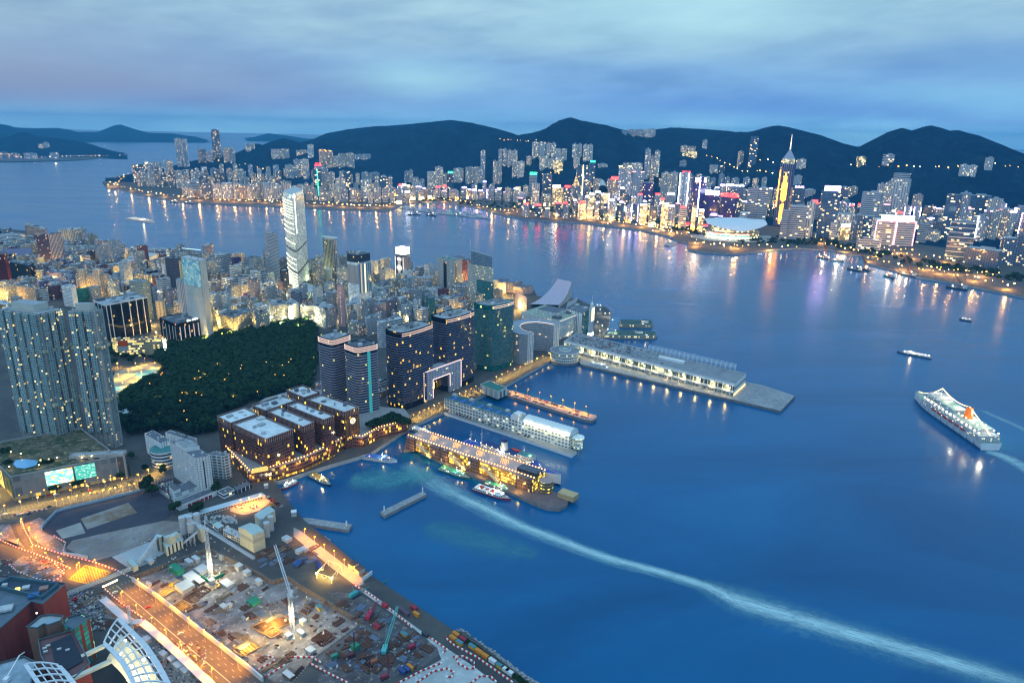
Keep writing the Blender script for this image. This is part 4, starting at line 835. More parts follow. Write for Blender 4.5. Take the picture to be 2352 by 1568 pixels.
for(a,b)in[((620,775),(830,690)),((845,690),(1050,600))]:
 band(r,[G(a),G(b)],LAND+4.5,2.6,.8,glow('strip_yellow',(1,.68,.05),1.9),'lit_strip',False)
for(a,b)in[((470,858),(830,742)),((845,738),(1150,590))]:band(r,[G(a),G(b)],LAND+1,2.4,.6,facade('quay_arcade',(.2,.1,.05),(.5,.25,.03),6,2.6,(.1,.9),(.1,.9),.85,2.0,(1,.45,.03),(1,.6,.1)),'lit_arcade',False)
letters('中港城',F3[0],F3[1],LAND+7,4.5,pbr('letter_white',(.8,.8,.8)),r,t=.9)
mb=MB();use('S2');g=[G(p,z=zt)for p in[(275,768),(310,740),(440,715),(450,735)]];mb.prism([p.xy for p in g],zt+.1,zt+3.5,0,0);part(mb,'lit_canopy',glow('canopy_gold',(1,.72,.2),1.1),r)
LMK.append(('the brown glass blocks',640,960,c.length))
# ================================================================ street along the sea wall and its shops
use('D')
ROADM=ground_mat('asphalt',(.075,.072,.07),(.10,.095,.09),None,.06,.8)
def strip(pts_a,pts_b,z,mat,name,label,kind='structure',cat=None):
 mb=MB()
 A=[G(p,z=z)for p in pts_a];B=[G(p,z=z)for p in pts_b]
 for a,b,c,d in zip(A,A[1:],B[1:],B):mb.face((a,b,c,d))
 o=mb.build(name,mat);return tag(o,label,cat,kind=kind)
strip([(948,972),(1022,938),(1160,880),(1285,808)],[(925,945),(1000,908),(1140,848),(1268,782)],LAND+.06,ROADM,'road','lamplit two way street along the sea wall')
a0,a1=G(905,935),G(1270,768)
P=[a0.xy,a1.xy,(a1+Vector((-14,18,0))).xy,(a0+Vector((-14,18,0))).xy]
r=thing('shop_arcade','long low tan shopping arcade with golden shop fronts facing the sea wall street','arcade',a0.lerp(a1,.5))
mb=MB();mb.prism(P,LAND,LAND+10,0,1);part(mb,'wall',[facade('arcade_wall',(.52,.40,.32),(.06,.05,.05),2.0,5.0,(.35,.65),(.2,.8),.15,1.2),pbr('arcade_roof',(.25,.2,.2))],r)
for t0,t1 in((.14,.24),(.33,.36),(.52,.58),(.66,.70)):band(r,[a0.lerp(a1,t0),a0.lerp(a1,t1)],LAND+1,10.5,.7,facade('shop_gold',(.5,.3,.12),(.6,.35,.06),3.2,4.5,(.08,.92),(.1,.8),.95,2.6,(1,.55,.06),(1,.7,.2)),'lit_shop_front',False)
def pier_slab(name,label,pts,z1,mats,cat='pier',z0=-1):
 P=[G(p,z=z1)for p in pts];c=sum((p for p in P),Vector())/len(P)
 r=thing(name,label,cat,(c.x,c.y,0));mb=MB();mb.prism([p.xy for p in P],z0,z1,0,1);part(mb,'deck',mats,r);return r,P
QUAY=pbr('quay_side',(.22,.21,.2),.9,var=.4);DECK=ground_mat('pier_deck',(.30,.31,.32),(.22,.23,.25),(.36,.36,.36),.05)
use('R7')
r,P=pier_slab('terminal_pier','longest pier, a bare grey quay reaching past the white car park terminal',[(560,620),(640,700),(2200,1062),(2312,945),(2060,862),(1900,830),(600,488)],4.0,[QUAY,DECK])
zt=4.0;hh=15.0
A,B,C,D4=G(1830,948,z=zt),G(500,596,z=zt),G(1920,862,z=zt),G(596,530,z=zt)
hh=rise(A,850)
r=thing('car_park_terminal','long white cruise terminal with lit window bays and a rooftop car park','terminal',(A+B+C+D4)/4)
TW=facade('terminal_wall',(.70,.70,.64),(.05,.07,.08),7.5,50,(.12,.88),(-1,2),.0,0)
mb=MB();mb.prism([A.xy,C.xy,D4.xy,B.xy],zt,zt+hh,0,1);part(mb,'wall',[pbr('terminal_white',(.68,.69,.66),.6),ground_mat('roof_tarmac',(.20,.21,.23),(.27,.28,.30),None,.03)],r)
e=(A-B);L=e.length;ed=e.normalized();nn=Vector((ed.y,-ed.x,0));nn=-nn if nn.dot(-A)<0 else nn
band(r,[B,A],zt+hh*.42,hh*.38,.25,facade('terminal_bays',(.66,.66,.6),(.06,.10,.12),9,30,(.06,.94),(-1,2),.25,.9,(1,.75,.35),(.8,.85,.6)),'window_band',False)
band(r,[B,A],zt+hh*.80,1.0,2.2,WHITE,'eave',False);band(r,[B,A],zt+hh*.30,.8,3.0,WHITE,'gallery',False);band(r,[A,C],zt+hh*.5,2.5,.3,FM('blue_glass'),'end_window',False);band(r,[A,C],zt+.5,2.5,.4,YLITE,'end_light',False)
band(r,[B,A],zt+.6,3.0,.4,facade('quay_doors',(.6,.58,.5),(.15,.12,.08),5,3,(.2,.7),(.1,.8),.3,1.6,(1,.5,.1),(1,.8,.4)),'quay_doors',False)
fins(r,B,A,zt+.3,zt+hh,[k/26+.02 for k in range(26)],.9,1.6,WHITE,'buttress')
for k in range(13):
 p=B.lerp(A,k/13+.045)+nn*2.4;mb=MB();mb.cyl((p.x,p.y,zt+hh*.72),.9,.9,8);part(mb,'wall_lamp',glow('lamp_pale_yellow',(1,.9,.5),14),r)
 li=bpy.data.lights.new('wall_lamp_light','POINT');li.energy=6500;li.color=(1,.74,.22);li.shadow_soft_size=.8;lo=bpy.data.objects.new('wall_lamp_light',li);COL.objects.link(lo);lo.parent=r;q=p+nn*2.0-Vector(r.location);lo.location=(q.x,q.y,zt+hh*.5-zt)
f0,f1=G(1160,606,z=zt+hh),G(1838,762,z=zt+hh);fw=Vector((D4.x-B.x,D4.y-B.y,0)).normalized()*10;mb=MB()
for k in range(20):
 p=f0.lerp(f1,k/19)
 for d in(Vector(),fw):mb.bar(p+d,p+d+Vector((0,0,11)),.3)
 mb.bar(p+Vector((0,0,11)),p+fw+Vector((0,0,11)),.28);mb.bar(p+Vector((0,0,7)),p+fw+Vector((0,0,7)),.25)
 if k:
  q=f0.lerp(f1,(k-1)/19)
  for d in(Vector(),fw):
   for z in(7,11):mb.bar(p+d+Vector((0,0,z)),q+d+Vector((0,0,z)),.25)
  mb.bar(p+Vector((0,0,7)),q+Vector((0,0,11)),.18);mb.bar(p+fw+Vector((0,0,7)),q+fw+Vector((0,0,11)),.18)
part(mb,'roof_gantry',pbr('gantry_white',(.75,.78,.8)),r)
mb=MB();use('R7');g=G(1240,655,z=zt+hh),G(1440,700,z=zt+hh);d=(g[1]-g[0]);n2=fw*.8;mb.prism([g[0].xy,g[1].xy,(g[1]+n2).xy,(g[0]+n2).xy],zt+hh,zt+hh+4,0,0);part(mb,'roof_house',WHITE,r)
TERM=(A,B,C,D4,zt+hh)
use('R7');c=G(508,655,z=4);r=thing('spiral_ramp','round white car park ramp ringed with lit windows, standing in the water','car ramp',(c.x,c.y,0))
R_=26.;hs=rise(c,585)-1
mb=MB();mb.cyl((c.x,c.y,-1),R_+2,5,36);part(mb,'base',QUAY,r)
mb=MB();mb.cyl((c.x,c.y,4),R_,hs,40,0,1);part(mb,'drum',[facade('drum_wall',(.72,.72,.66),(.12,.12,.08),3.4,hs/3,(.15,.85),(.3,.78),.45,1.1,(1,.85,.4),(.9,1,.7)),pbr('ramp_grey',(.20,.21,.23))],r)
mb=MB();mb.cyl((c.x,c.y,4+hs),R_*.42,3,24,0,1);part(mb,'turret',[WHITE,pbr('pale_teal',(.35,.42,.4))],r)
for rr,nm in((R_,'parapet'),(R_*.30,'roof_ring')):
 mb=MB()
 for k in range(40):
  t0,t1=2*math.pi*k/40,2*math.pi*(k+1)/40;z=4+hs+(.6 if nm=='parapet' else 3.3);mb.bar((c.x+rr*math.cos(t0),c.y+rr*math.sin(t0),z),(c.x+rr*math.cos(t1),c.y+rr*math.sin(t1),z),.5)
 part(mb,nm,WHITE if nm=='parapet' else DARK,r)
mb=MB();q=G(560,560,z=4+hs);d=(q-Vector((c.x,c.y,4+hs))).normalized();n3=Vector((-d.y,d.x,0))*7;p0=Vector((c.x,c.y,4+hs))+d*R_*.8;p1=q+d*14;mb.prism([(p0-n3).xy,(p1-n3).xy,(p1+n3).xy,(p0+n3).xy],4+hs-2.4,4+hs+.3,0,1);part(mb,'bridge',[WHITE,pbr('ramp_grey',(.20,.21,.23))],r)
LMK.append(('the spiral car ramp',1297,820,1150))
use('R7');r,P=pier_slab('parking_jetty','narrow jetty with parked cars under orange lamps',[(-40,925),(-20,885),(60,895),(700,1085),(755,1098),(758,1120),(722,1140),(660,1130),(40,935)],4.2,[QUAY,ground_mat('jetty_deck',(.26,.24,.23),(.34,.31,.29),None,.05)])
use('R6');r,P,h=building('jetty_hall','white box hall with a green roof at the root of the parking jetty',(1545,702),(1362,628),(1640,660),775,mw=facade('jetty_panels',(.66,.66,.58),(.5,.5,.46),4,30,(.04,.96),(-1,2),.0,0,gr=.5),mr=pbr('green_roof2',(.05,.20,.17)),roof=0,cat='hall')
band(r,P,LAND+h+1.2,.6,.2,WHITE,'parapet');fins(r,P[0],P[1],LAND,LAND+h*.9,[.35,.7],3.0,.3,DARK,'doorway')
use('R6');r,P=pier_slab('club_pier','white edged pier under the long white club building',[(960,905),(1010,872),(2345,1302),(2352+18,1320),(2320,1362),(2290,1352)],3.5,[WHITE,pbr('club_walk',(.25,.26,.26))])
use('R6');zt=3.5
A,B=G(2290,1300,z=zt),G(985,885,z=zt);h1=rise(B,765)
Cx=G(1100,840,z=zt);wv=Vector((Cx.x-B.x,Cx.y-B.y,0));wv=wv-(A-B).normalized()*wv.dot((A-B).normalized());wv=wv.normalized()*23
r=thing('club_house','long white club building with blue tennis courts and a lit barrel vault at its end','club house',(A+B)/2)
tv=.62
CW=facade('club_wall',(.74,.74,.68),(.08,.11,.11),5.2,4.6,(.2,.8),(.25,.7),.20,1.4,(1,.8,.4),(.8,1,.7))
M1=B.lerp(A,tv);mb=MB();mb.prism([B.xy,M1.xy,(M1+wv).xy,(B+wv).xy],zt,zt+h1,0,1);part(mb,'wall',[CW,pbr('court_green',(.03,.13,.12))],r)
mb=MB();h2=h1*.95;mb.prism([M1.xy,A.xy,(A+wv).xy,(M1+wv).xy],zt,zt+h2,0,1);part(mb,'hall',[CW,WHITE],r)
M2=B.lerp(A,tv-.06);mb=MB();mb.prism([M2.xy,M1.xy,(M1+wv*.8).xy,(M2+wv*.8).xy],zt+h1,zt+h1+5,0,0);mb.prism([M2.lerp(M1,.3).xy,M1.xy,(M1+wv*.5).xy,(M2.lerp(M1,.3)+wv*.5).xy],zt+h1+5,zt+h1+9,0,0);part(mb,'stair_house',WHITE,r)
VA=bpy.data.materials.new('vault_pale');VA.use_nodes=True;VA.node_tree.nodes['Principled BSDF'].inputs['Base Color'].default_value=(.7,.74,.7,1);VA.node_tree.nodes['Principled BSDF'].inputs['Roughness'].default_value=.35  # plain pale sheeting, gives off no light itself
mb=MB();q0,q1=M1.lerp(A,.10),A;n=10
for k in range(n):
 a0,a1=math.pi*k/n,math.pi*(k+1)/n;f=lambda a,q:q+wv*(.5-.5*math.cos(a))*.9+Vector((0,0,h2+.5+8*math.sin(a)))
 mb.face((f(a0,q0),f(a0,q1),f(a1,q1),f(a1,q0)))
mb.face([q1+wv*(.5-.5*math.cos(math.pi*k/n))*.9+Vector((0,0,h2+.5+8*math.sin(math.pi*k/n)))for k in range(n+1)])
part(mb,'barrel_vault',VA,r)
mb=MB()
for j in range(14):
 q=q0.lerp(q1,j/13)
 for k in range(n):
  a0,a1=math.pi*k/n,math.pi*(k+1)/n;mb.bar(q+wv*(.5-.5*math.cos(a0))*.9+Vector((0,0,h2+.7+8*math.sin(a0))),q+wv*(.5-.5*math.cos(a1))*.9+Vector((0,0,h2+.7+8*math.sin(a1))),.22)
part(mb,'vault_rib',WHITE,r)
el=(A-B).normalized();no=-wv.normalized()
for j in range(8):
 q=q0.lerp(q1,(j+.5)/8)+no*.3;mb=MB();mb.cyl((q.x,q.y,zt+h2+1.0),.7,.5,8);part(mb,'uplight',glow('uplight',(1,.9,.55),8),r)
 li=bpy.data.lights.new('uplight_light','POINT');li.energy=2500;li.color=(1,.88,.5);li.shadow_soft_size=.5;lo=bpy.data.objects.new('uplight_light',li);COL.objects.link(lo);lo.parent=r;p=q+no*2.5+Vector((0,0,h2+3))-Vector(r.location);lo.location=p
COURT=pbr('court_blue',(.01,.10,.32),.6)
for j in range(7):
 t=.03+j*.075;q0_,q1_=B.lerp(A,t)+wv*.12,B.lerp(A,t+.055)+wv*.12;z=zt+h1+.12;mb=MB();mb.face([(q0_.x,q0_.y,z),(q1_.x,q1_.y,z),(q1_.x+wv.x*.55,q1_.y+wv.y*.55,z),(q0_.x+wv.x*.55,q0_.y+wv.y*.55,z)])
 part(mb,'tennis_court',COURT,r);mb=MB();mb.bar((q0_.x,q0_.y,z+.1),(q1_.x,q1_.y,z+.1),.15);m=q0_.lerp(q1_,.5);mb.bar((m.x,m.y,z+.1),(m.x+wv.x*.55,m.y+wv.y*.55,z+.1),.15);part(mb,'court_line',WHITE,r)
 if j%2==0:mb=MB();mb.box((q0_.x+wv.x*.6,q0_.y+wv.y*.6,z),6,5,3.2,math.atan2(el.y,el.x));part(mb,'roof_hut',ROOFL,r)
p=A+el*6+wv*.5;mb=MB();mb.cyl((p.x,p.y,zt),6,h2*.55,16);mb.cyl((p.x,p.y,zt+h2*.8),8,2,16);part(mb,'round_bay',facade('bay_lit',(.72,.72,.66),(.3,.35,.2),3,4,(.1,.9),(.2,.75),.9,1.6,(1,.9,.5),(.8,1,.6)),r)
LMK.append(('the white club pier',1180,930,950))
use('B3');r,P=pier_slab('ferry_pier','dark fendered pier with a rounded tip under the golden ferry terminal',[(300,520),(420,500),(700,640),(1640,1060),(1800,1120),(1930,1130),(2010,1090),(2020,1040),(1930,985),(1760,890),(560,390),(350,330)],4.0,[QUAY,pbr('plum_deck',(.16,.11,.11),var=.3)])
zt=4.0;A,B=G(1650,960,z=zt),G(345,500,z=zt);h=rise(B,365);Cx=G(440,455,z=zt)
wv=Vector((Cx.x-B.x,Cx.y-B.y,0));el=(A-B).normalized();wv=(wv-el*wv.dot(el)).normalized()*26;h=15.5
r=thing('ferry_terminal','long brown ferry terminal glowing gold inside with two rows of lamps on its roof','ferry terminal',(A+B)/2)
mb=MB();mb.prism([B.xy,A.xy,(A+wv).xy,(B+wv).xy],zt,zt+h,0,1);part(mb,'wall',[facade('terminal_gold',(.12,.06,.04),(.45,.26,.04),3.0,3.8,(.08,.92),(.12,.9),.62,1.7,(1,.55,.04),(1,.78,.18)),pbr('terrace_paving',(.28,.27,.27),var=.3,scale=.3)],r)
for t0,t1 in((.0,.07),(.21,.29),(.30,.36),(.52,.60),(.885,.995)):
 p0,p1=B.lerp(A,t0)-wv*.12,B.lerp(A,t1)-wv*.12;mb=MB();mb.prism([p0.xy,p1.xy,(p1+wv*.2).xy,(p0+wv*.2).xy],zt,zt+h+1.6,0,1);part(mb,'brown_bay',[facade('dark_bay',(.24,.15,.14),(.06,.035,.03),2.4,4,(.08,.92),(.1,.92),.06,1.4),ROOFD],r)
for t in(.10,.385,.64):
 p0=B.lerp(A,t)-wv*.16;p1=B.lerp(A,t+.13)-wv*.22;mb=MB();mb.truss(p0+Vector((0,0,h*.9)),p1+Vector((0,0,2)),3.2,10,.22);mb.bar(p0+Vector((0,0,h*.86)),p1+Vector((0,0,1.4)),1.0);part(mb,'gangway',pbr('gangway_cream',(.6,.55,.4)),r)
 for s_ in(0,1):pass
p0,p1=B.lerp(A,.86)+wv*.25,A+wv*.25;mb=MB();mb.prism([p0.xy,p1.xy,(p1+wv*.5).xy,(p0+wv*.5).xy],zt+h,zt+h+4.5,0,1);part(mb,'roof_pavilion',[FM('dark_glass'),ROOFD],r)
q=A+el*10+wv*.45;mb=MB();mb.cyl((q.x,q.y,zt),8,h*.85,20,0,1);part(mb,'round_tower',[facade('drum_gold',(.15,.1,.08),(.4,.3,.08),3,4,(.1,.9),(.2,.6),.7,1.8,(1,.6,.05),(.9,1,.3)),pbr('rose_roof',(.4,.28,.25))],r)
q=A+el*38+wv*.5;mb=MB();mb.box((q.x,q.y,zt),20,12,6,math.atan2(el.y,el.x));part(mb,'tip_building',pbr('ochre_wall',(.5,.36,.18)),r)
TERMF=(A,B,wv,zt+h)
for k in range(4):
 q=B.lerp(A,.17+k*.19)+wv*.55;ang=math.atan2(el.y,el.x);mb=MB()
 for j in range(4):
  c_=q+el*j*2.4-el*3.6
  for i in range(6):
   a0,a1=math.pi*i/6,math.pi*(i+1)/6;f=lambda a:c_+wv.normalized()*3*math.cos(a)+Vector((0,0,h+5*math.sin(a)));mb.bar(f(a0),f(a1),.28)
 part(mb,'lit_arch',glow('arch_amber',(1,.42,.10),2.6),r)
for k in range(46):
 for s_ in(.06,.94):
  q=B.lerp(A,k/45)+wv*s_;mb=MB();mb.cyl((q.x,q.y,zt+h),.12,1.6,5);mb.cyl((q.x,q.y,zt+h+1.6),.62,.9,6,1);part(mb,'roof_lamp',[DARK,glow('lamp_orange',(1,.42,.10),9)],r)
for k in range(10):
 li=bpy.data.lights.new('roof_lamp_light','POINT');li.energy=1500;li.color=(1,.5,.2);li.shadow_soft_size=.6;lo=bpy.data.objects.new('roof_lamp_light',li);COL.objects.link(lo);lo.parent=r;q=B.lerp(A,(k+.5)/10)+wv*.5-Vector(r.location);lo.location=(q.x,q.y,h+4)
for k in range(7):
 li=bpy.data.lights.new('quay_light','POINT');li.energy=5000;li.color=(1,.6,.08);li.shadow_soft_size=1;lo=bpy.data.objects.new('quay_light',li);COL.objects.link(lo);lo.parent=r;q=B.lerp(A,(k+.5)/7)-wv*.35-Vector(r.location);lo.location=(q.x,q.y,5)
for k in range(16):
 q=B.lerp(A,k/15*1.0)-wv*.42;
LMK.append(('the golden ferry terminal',1060,1050,750))
use('S2')
mb=MB()
LAMPP=[]
for a,b,k in[((262,868),(452,842),5),((452,842),(836,718),12),((836,718),(1160,556),10),((1160,556),(1282,484),4),((1282,484),(1442,498),5),((1442,498),(1610,401),7),((1610,401),(1905,326),10),((20,610),(262,865),12)]:
 for i in range(k):LAMPP.append(G(Vector(a).lerp(Vector(b),i/k).to_tuple()))
pod=[o for o in bpy.data.objects if o.name=='harbour_podium'][0]
for p in LAMPP:
 mb=MB();mb.cyl((p.x,p.y+1,LAND+14),.12,1.6,5);mb.cyl((p.x,p.y+1,LAND+15.6),.6,.9,6,1);part(mb,'roof_lamp',[DARK,glow('lamp_orange',(1,.42,.10),9)],pod)
for p in LAMPP[::5]:
 li=bpy.data.lights.new('roof_lamp_light','POINT');li.energy=1800;li.color=(1,.55,.15);li.shadow_soft_size=.6;lo=bpy.data.objects.new('roof_lamp_light',li);COL.objects.link(lo);lo.parent=pod;lo.location=Vector((p.x+2,p.y-3,LAND+9))-Vector(pod.location)
use('R7')
for lab,pts,zb in[('far one of the two green roofed ferry piers',[(935,405),(1180,410),(1200,395),(1195,372),(930,365)],0),('near one of the two green roofed ferry piers',[(815,490),(1210,498),(1234,480),(1228,458),(930,448),(820,470)],0)]:
 r,P=pier_slab('ferry_jetty',lab,pts,3,[QUAY,QUAY]);c=sum(P,Vector())/len(P);q=inset(P,.92)
 mb=MB();mb.prism(q,3,8.5,0,1);part(mb,'hall',[facade('ferry_hall',(.35,.36,.33),(.2,.18,.08),3,5.5,(.1,.9),(.15,.7),.6,1.2,(1,.75,.3),(.9,1,.6)),pbr('dark_green_roof',(.03,.08,.07))],r)
 mb=MB();mb.box((c.x+12,c.y,8.5),14,10,5,0,0,1);part(mb,'clock_house',[WHITE,pbr('dark_green_roof',(.03,.08,.07))],r)
# ================================================================ residential towers and their podium
VT=facade('flat_walls',(.37,.38,.37),(.03,.17,.18),2.9,3.0,(.18,.86),(.22,.80),.11,1.6,(1,.55,.07),(.95,.88,.4),gv=.7)
VS=facade('flat_slots',(.34,.33,.31),(.05,.12,.13),5.8,3.0,(.35,.6),(.3,.75),.2,1.2)
MAROON=pbr('maroon_slot_shade',(.10,.02,.03),.8)
use('R4')
for lab,A,B,C,base,ts1,ts2 in[('broad pale apartment tower with blue green windows at the edge of the picture',(265,192),(-20,152),(447,152),1165,[.10,.30,.52,.72,.90],[.18,.46,.78]),('apartment tower with blue green windows standing between the broad one and the park',(662,170),(474,168),(716,152),1118,[.14,.42,.72],[.5])]:
 r,P,h=building('apartment_tower',lab,A,B,C,base,mw=VS,mr=ROOF,roof=0,lm='the pale apartment towers')
 for(a,b),ts in(((P[3],P[0]),ts1),((P[0],P[1]),ts2)):
  L=(b-a).length
  for t in ts:fins(r,a,b,LAND+22,LAND+h,[t],min(9.0,L*.2),2.6,VT,'window_bay')
  for t0,t1 in zip(ts,ts[1:]):fins(r,a,b,LAND+22,LAND+h-3,[(t0+t1)/2],1.2,.5,MAROON,'slot_shade_strip')  # dark maroon strip set proud, toned like the shade of a slot
 for zf in(.36,.74):band(r,P,LAND+h*zf,3.2,2.75,facade('refuge_floor',(.5,.46,.36),(.35,.28,.12),5,3.2,(.05,.95),(.3,.8),.3,1.0),'refuge_floor')
 q=inset(P,.55);mb=MB();mb.prism(q,LAND+h,LAND+h+9,0,1);part(mb,'plant_floor',[pbr('cream_plain2',(.5,.48,.42)),ROOF],r);clutter(r,P,LAND+h,6,3,.7)
use('S1')
PODF=facade('grey_podium',(.34,.32,.29),(.18,.19,.19),9,17,(.15,.85),(.25,.85),0,0,gr=.6)
r,P,h=building('podium','stone podium with two glowing green billboards and a roof garden with a pool',(66,322),(-120,130),(716,196),458,mw=PODF,mr=ground_mat('garden_deck',(.13,.11,.07),(.03,.05,.02),(.26,.21,.14),.05),roof=0,cat='podium')
mb=MB();band(r,P,LAND+h+1.0,1.5,.6,pbr('podium_rim',(.40,.40,.38)),'parapet')
for t0,t1,m in((.30,.555,ad_mat('green_advert',(.1,.75,.55),(.75,1,.85),(1,.45,.08),2.0,2.2)),(.575,.77,ad_mat('teal_advert',(.05,.5,.38),(.12,.62,.48),(.7,1,.9),1.3,3.0))):panel(r,P[0],P[1],LAND+h*.36,LAND+h*.98,m,'billboard',.8,t0,t1)
band(r,[P[0],P[1]],LAND+.5,3.5,.5,facade('podium_shops',(.4,.35,.25),(.5,.3,.08),6,3.5,(.1,.9),(.1,.8),.55,1.8,(1,.5,.05),(1,.7,.2)),'lit_shop_front',False);band(r,[P[3],P[0]],LAND+2,h*.8,.4,facade('podium_side',(.3,.25,.15),(.5,.4,.08),5,4,(.1,.9),(.1,.8),.5,1.6,(1,.6,.08),(1,.85,.2)),'lit_side',False)
zz=LAND+h+.25;pl=[G(p,z=zz)for p in[(80,235),(95,212),(150,205),(215,212),(240,225),(215,245),(150,262),(100,258)]];mb=MB();mb.poly([(p.x,p.y,zz)for p in pl]);part(mb,'pool',pbr('pool_water',(.08,.28,.5),.1,emit=(.12,.3,.5),es=.35),r)
for p in[(70,180),(130,190),(250,230),(300,225),(350,215),(500,215),(560,205),(240,260),(60,270)]:
 q=G(p,z=zz);li=bpy.data.lights.new('garden_light','POINT');li.energy=1500;li.color=(1,.66,.16);li.shadow_soft_size=.4;lo=bpy.data.objects.new('garden_light',li);COL.objects.link(lo);lo.parent=r;lo.location=q+Vector((0,0,4))-Vector(r.location);mb=MB();mb.cyl((q.x,q.y,zz),.15,3.2,5);mb.cyl((q.x,q.y,zz+3.2),.6,.9,6,1);part(mb,'garden_lamp',[DARK,glow('lamp_yellow',(1,.75,.25),10)],r)
use('R4');r2,P2,h2=building('transfer_block','pale stone block with tall piers linking the podium to the apartment towers',(860,1160),(480,1180),(885,1135),1330,mw=facade('pier_wall',(.46,.42,.38),(.08,.07,.06),12,40,(.25,.8),(0,.7),0,0),mr=ROOF,roof=2)
use('R5');WG=facade('white_punched',(.74,.76,.76),(.06,.09,.12),3.0,3.0,(.32,.62),(.35,.75),.07,1.4)
r,P,h=building('white_slab_block','tallest white slab block with small punched windows and a stepped roof',(470,1268),(205,1085),(628,1242),1651,mw=WG,mr=ROOFD,roof=2,lm='the white slab blocks')
fins(r,P[0],P[1],LAND+8,LAND+h-4,[.52],1.4,.15,DARK,'stair_window');q=[P[3].lerp(P[0],.25),P[3].lerp(P[0],.62),P[2].lerp(P[1],.62),P[2].lerp(P[1],.25)];mb=MB();mb.prism(q,LAND+h,LAND+h+5,0,1);part(mb,'roof_storey',[WHITE,ROOF],r)
building('white_wing','lower white wing with open balconies attached to the tallest slab block',(770,1242),(600,1222),(838,1215),1480,mw=facade('white_frames',(.70,.71,.70),(.10,.12,.15),6,3.6,(.15,.85),(.2,.75),.03,1.5),mr=ROOFD,roof=3)
building('white_flats','white flats with dark roof by the park, left of the teal rounded block',(112,1108),(-58,1010),(202,1070),1310,mw=WG,mr=ROOFD,roof=4)
building('white_flats','long low white flats with roof huts between the park and the tallest slab block',(440,1088),(160,998),(492,1062),1180,mw=WG,mr=ROOFD,roof=4)
g=G(165,1300);hh=rise(g,1150);r=thing('rounded_block','round fronted white block with a teal roof','building',g);mb=MB();mb.cyl(g,15,hh,20,0,1);part(mb,'wall',[FM('white_band'),pbr('teal_roof',(.05,.2,.2))],r)
use('N');r,P,h=building('fire_station','white fire station with a row of dark red garage doors',(846,492),(768,425),(1442,250),560,mw=facade('station_wall',(.74,.75,.75),(.5,.5,.5),4,5,(.4,.6),(.4,.7),0,0),mr=ROOFD,roof=0,cat='fire station')
for t in(.26,.37,.48,.59,.70,.81):panel(r,P[0],P[1],LAND+.3,LAND+h*.72,pbr('garage_red',(.30,.015,.04)),'garage_door',.15,t-.042,t+.042)
hz=h;r,P,h=building('station_hall','white upper hall of glazed panels above the red garage doors',(792,318),(690,215),(1200,168),452,mw=facade('glazed_hall',(.72,.74,.74),(.45,.5,.5),7,7,(.06,.94),(.12,.85),0,0,gr=.5),mr=ROOFD,roof=0)
mb=MB();mb.prism([P[3],P[3].lerp(P[0],.8),P[2].lerp(P[1],.8).lerp(P[3].lerp(P[0],.8),.75),P[2].lerp(P[3],.75)],LAND+h,LAND+h+4,0,1);part(mb,'roof_storey',[WHITE,ROOFD],r)
building('white_annex','low white annex with a plum flat roof left of the fire station',(690,312),(540,218),(760,270),370,mw='white_grid',mr=pbr('plum_roof2',(.07,.03,.05)),roof=1)
building('white_annex','low white annex with a dark roof right of the fire station',(1545,312),(1450,255),(1718,238),372,mw='white_band',mr=ROOFD,roof=1)
building('carport','long white open carport with a dark roof beside the brown podium',(1765,252),(1690,195),(1990,150),300,mw=facade('open_posts',(.72,.73,.73),(.04,.04,.05),5,9,(.08,.92),(-.1,.72),0,0),mr=ROOFD,roof=0)
building('garden_wall_house','low white house with roof battlements by the lamplit street corner',(520,160),(500,115),(760,85),210,mw='white_grid',mr=pbr('plum_roof2',(.07,.03,.05)),roof=0)
r,P,h=building('long_shed','very long low shed with a pale blue metal roof beside the works yard',(895,695),(835,638),(2210,318),735,mw='cream_grid',mr=pbr('blue_tin',(.48,.58,.64),.5,var=.1),roof=0,par=.1,cat='shed')
CREAM=pbr('plant_cream',(.58,.54,.38),.7,var=.18,scale=.4);TIN=pbr('tin_roof',(.42,.52,.5),.5,var=.15);SILO=pbr('silo_grey',(.46,.48,.5),.5,var=.2,scale=.5)
use('N');r,P,h=building('silo_building','big windowless cream plant building with a pale gable roof',(1996,942),(1776,816),(2182,866),1215,mw=CREAM,mr=TIN,roof=0,par=0)
for zf in(.55,.62,.69):band(r,P,LAND+h*zf,.5,.3,pbr('seam_grey',(.3,.3,.26)),'wall_seam')
m0,m1=P[3].lerp(P[0],.5),P[2].lerp(P[1],.5);mb=MB();z=LAND+h;mb.face(((P[0].x,P[0].y,z),(P[1].x,P[1].y,z),(m1.x,m1.y,z+2.5),(m0.x,m0.y,z+2.5)));mb.face(((P[2].x,P[2].y,z),(P[3].x,P[3].y,z),(m0.x,m0.y,z+2.5),(m1.x,m1.y,z+2.5)));mb.face(((P[3].x,P[3].y,z),(P[0].x,P[0].y,z),(m0.x,m0.y,z+2.5)),1);mb.face(((P[1].x,P[1].y,z),(P[2].x,P[2].y,z),(m1.x,m1.y,z+2.5)),1);part(mb,'gable_roof',[TIN,CREAM],r)
r,P,h=building('silo_building','cream plant building with round silos on the seaward side of the gabled one',(2118,690),(2028,612),(2352,548),870,mw=CREAM,mr=TIN,roof=0,par=0)
for p in[(2160,880),(2235,960),(2300,860)]:
 g=G(p);mb=MB();mb.cyl(g,2.6,h*.95,12);mb.cyl((g.x,g.y,g.z+h*.95),3.2,3.5,8);part(mb,'silo',SILO,r)
building('tin_shed','small shed with a pale tin roof next to parked mixers',(1462,836),(1360,772),(1550,784),880,mw='grey_grid',mr=TIN,roof=0,par=.1,cat='shed')
building('flat_office','low flat roofed site office beside the gabled plant building',(1792,1005),(1536,884),(1835,905),1065,mw='cream_grid',mr=ROOFL,roof=2)
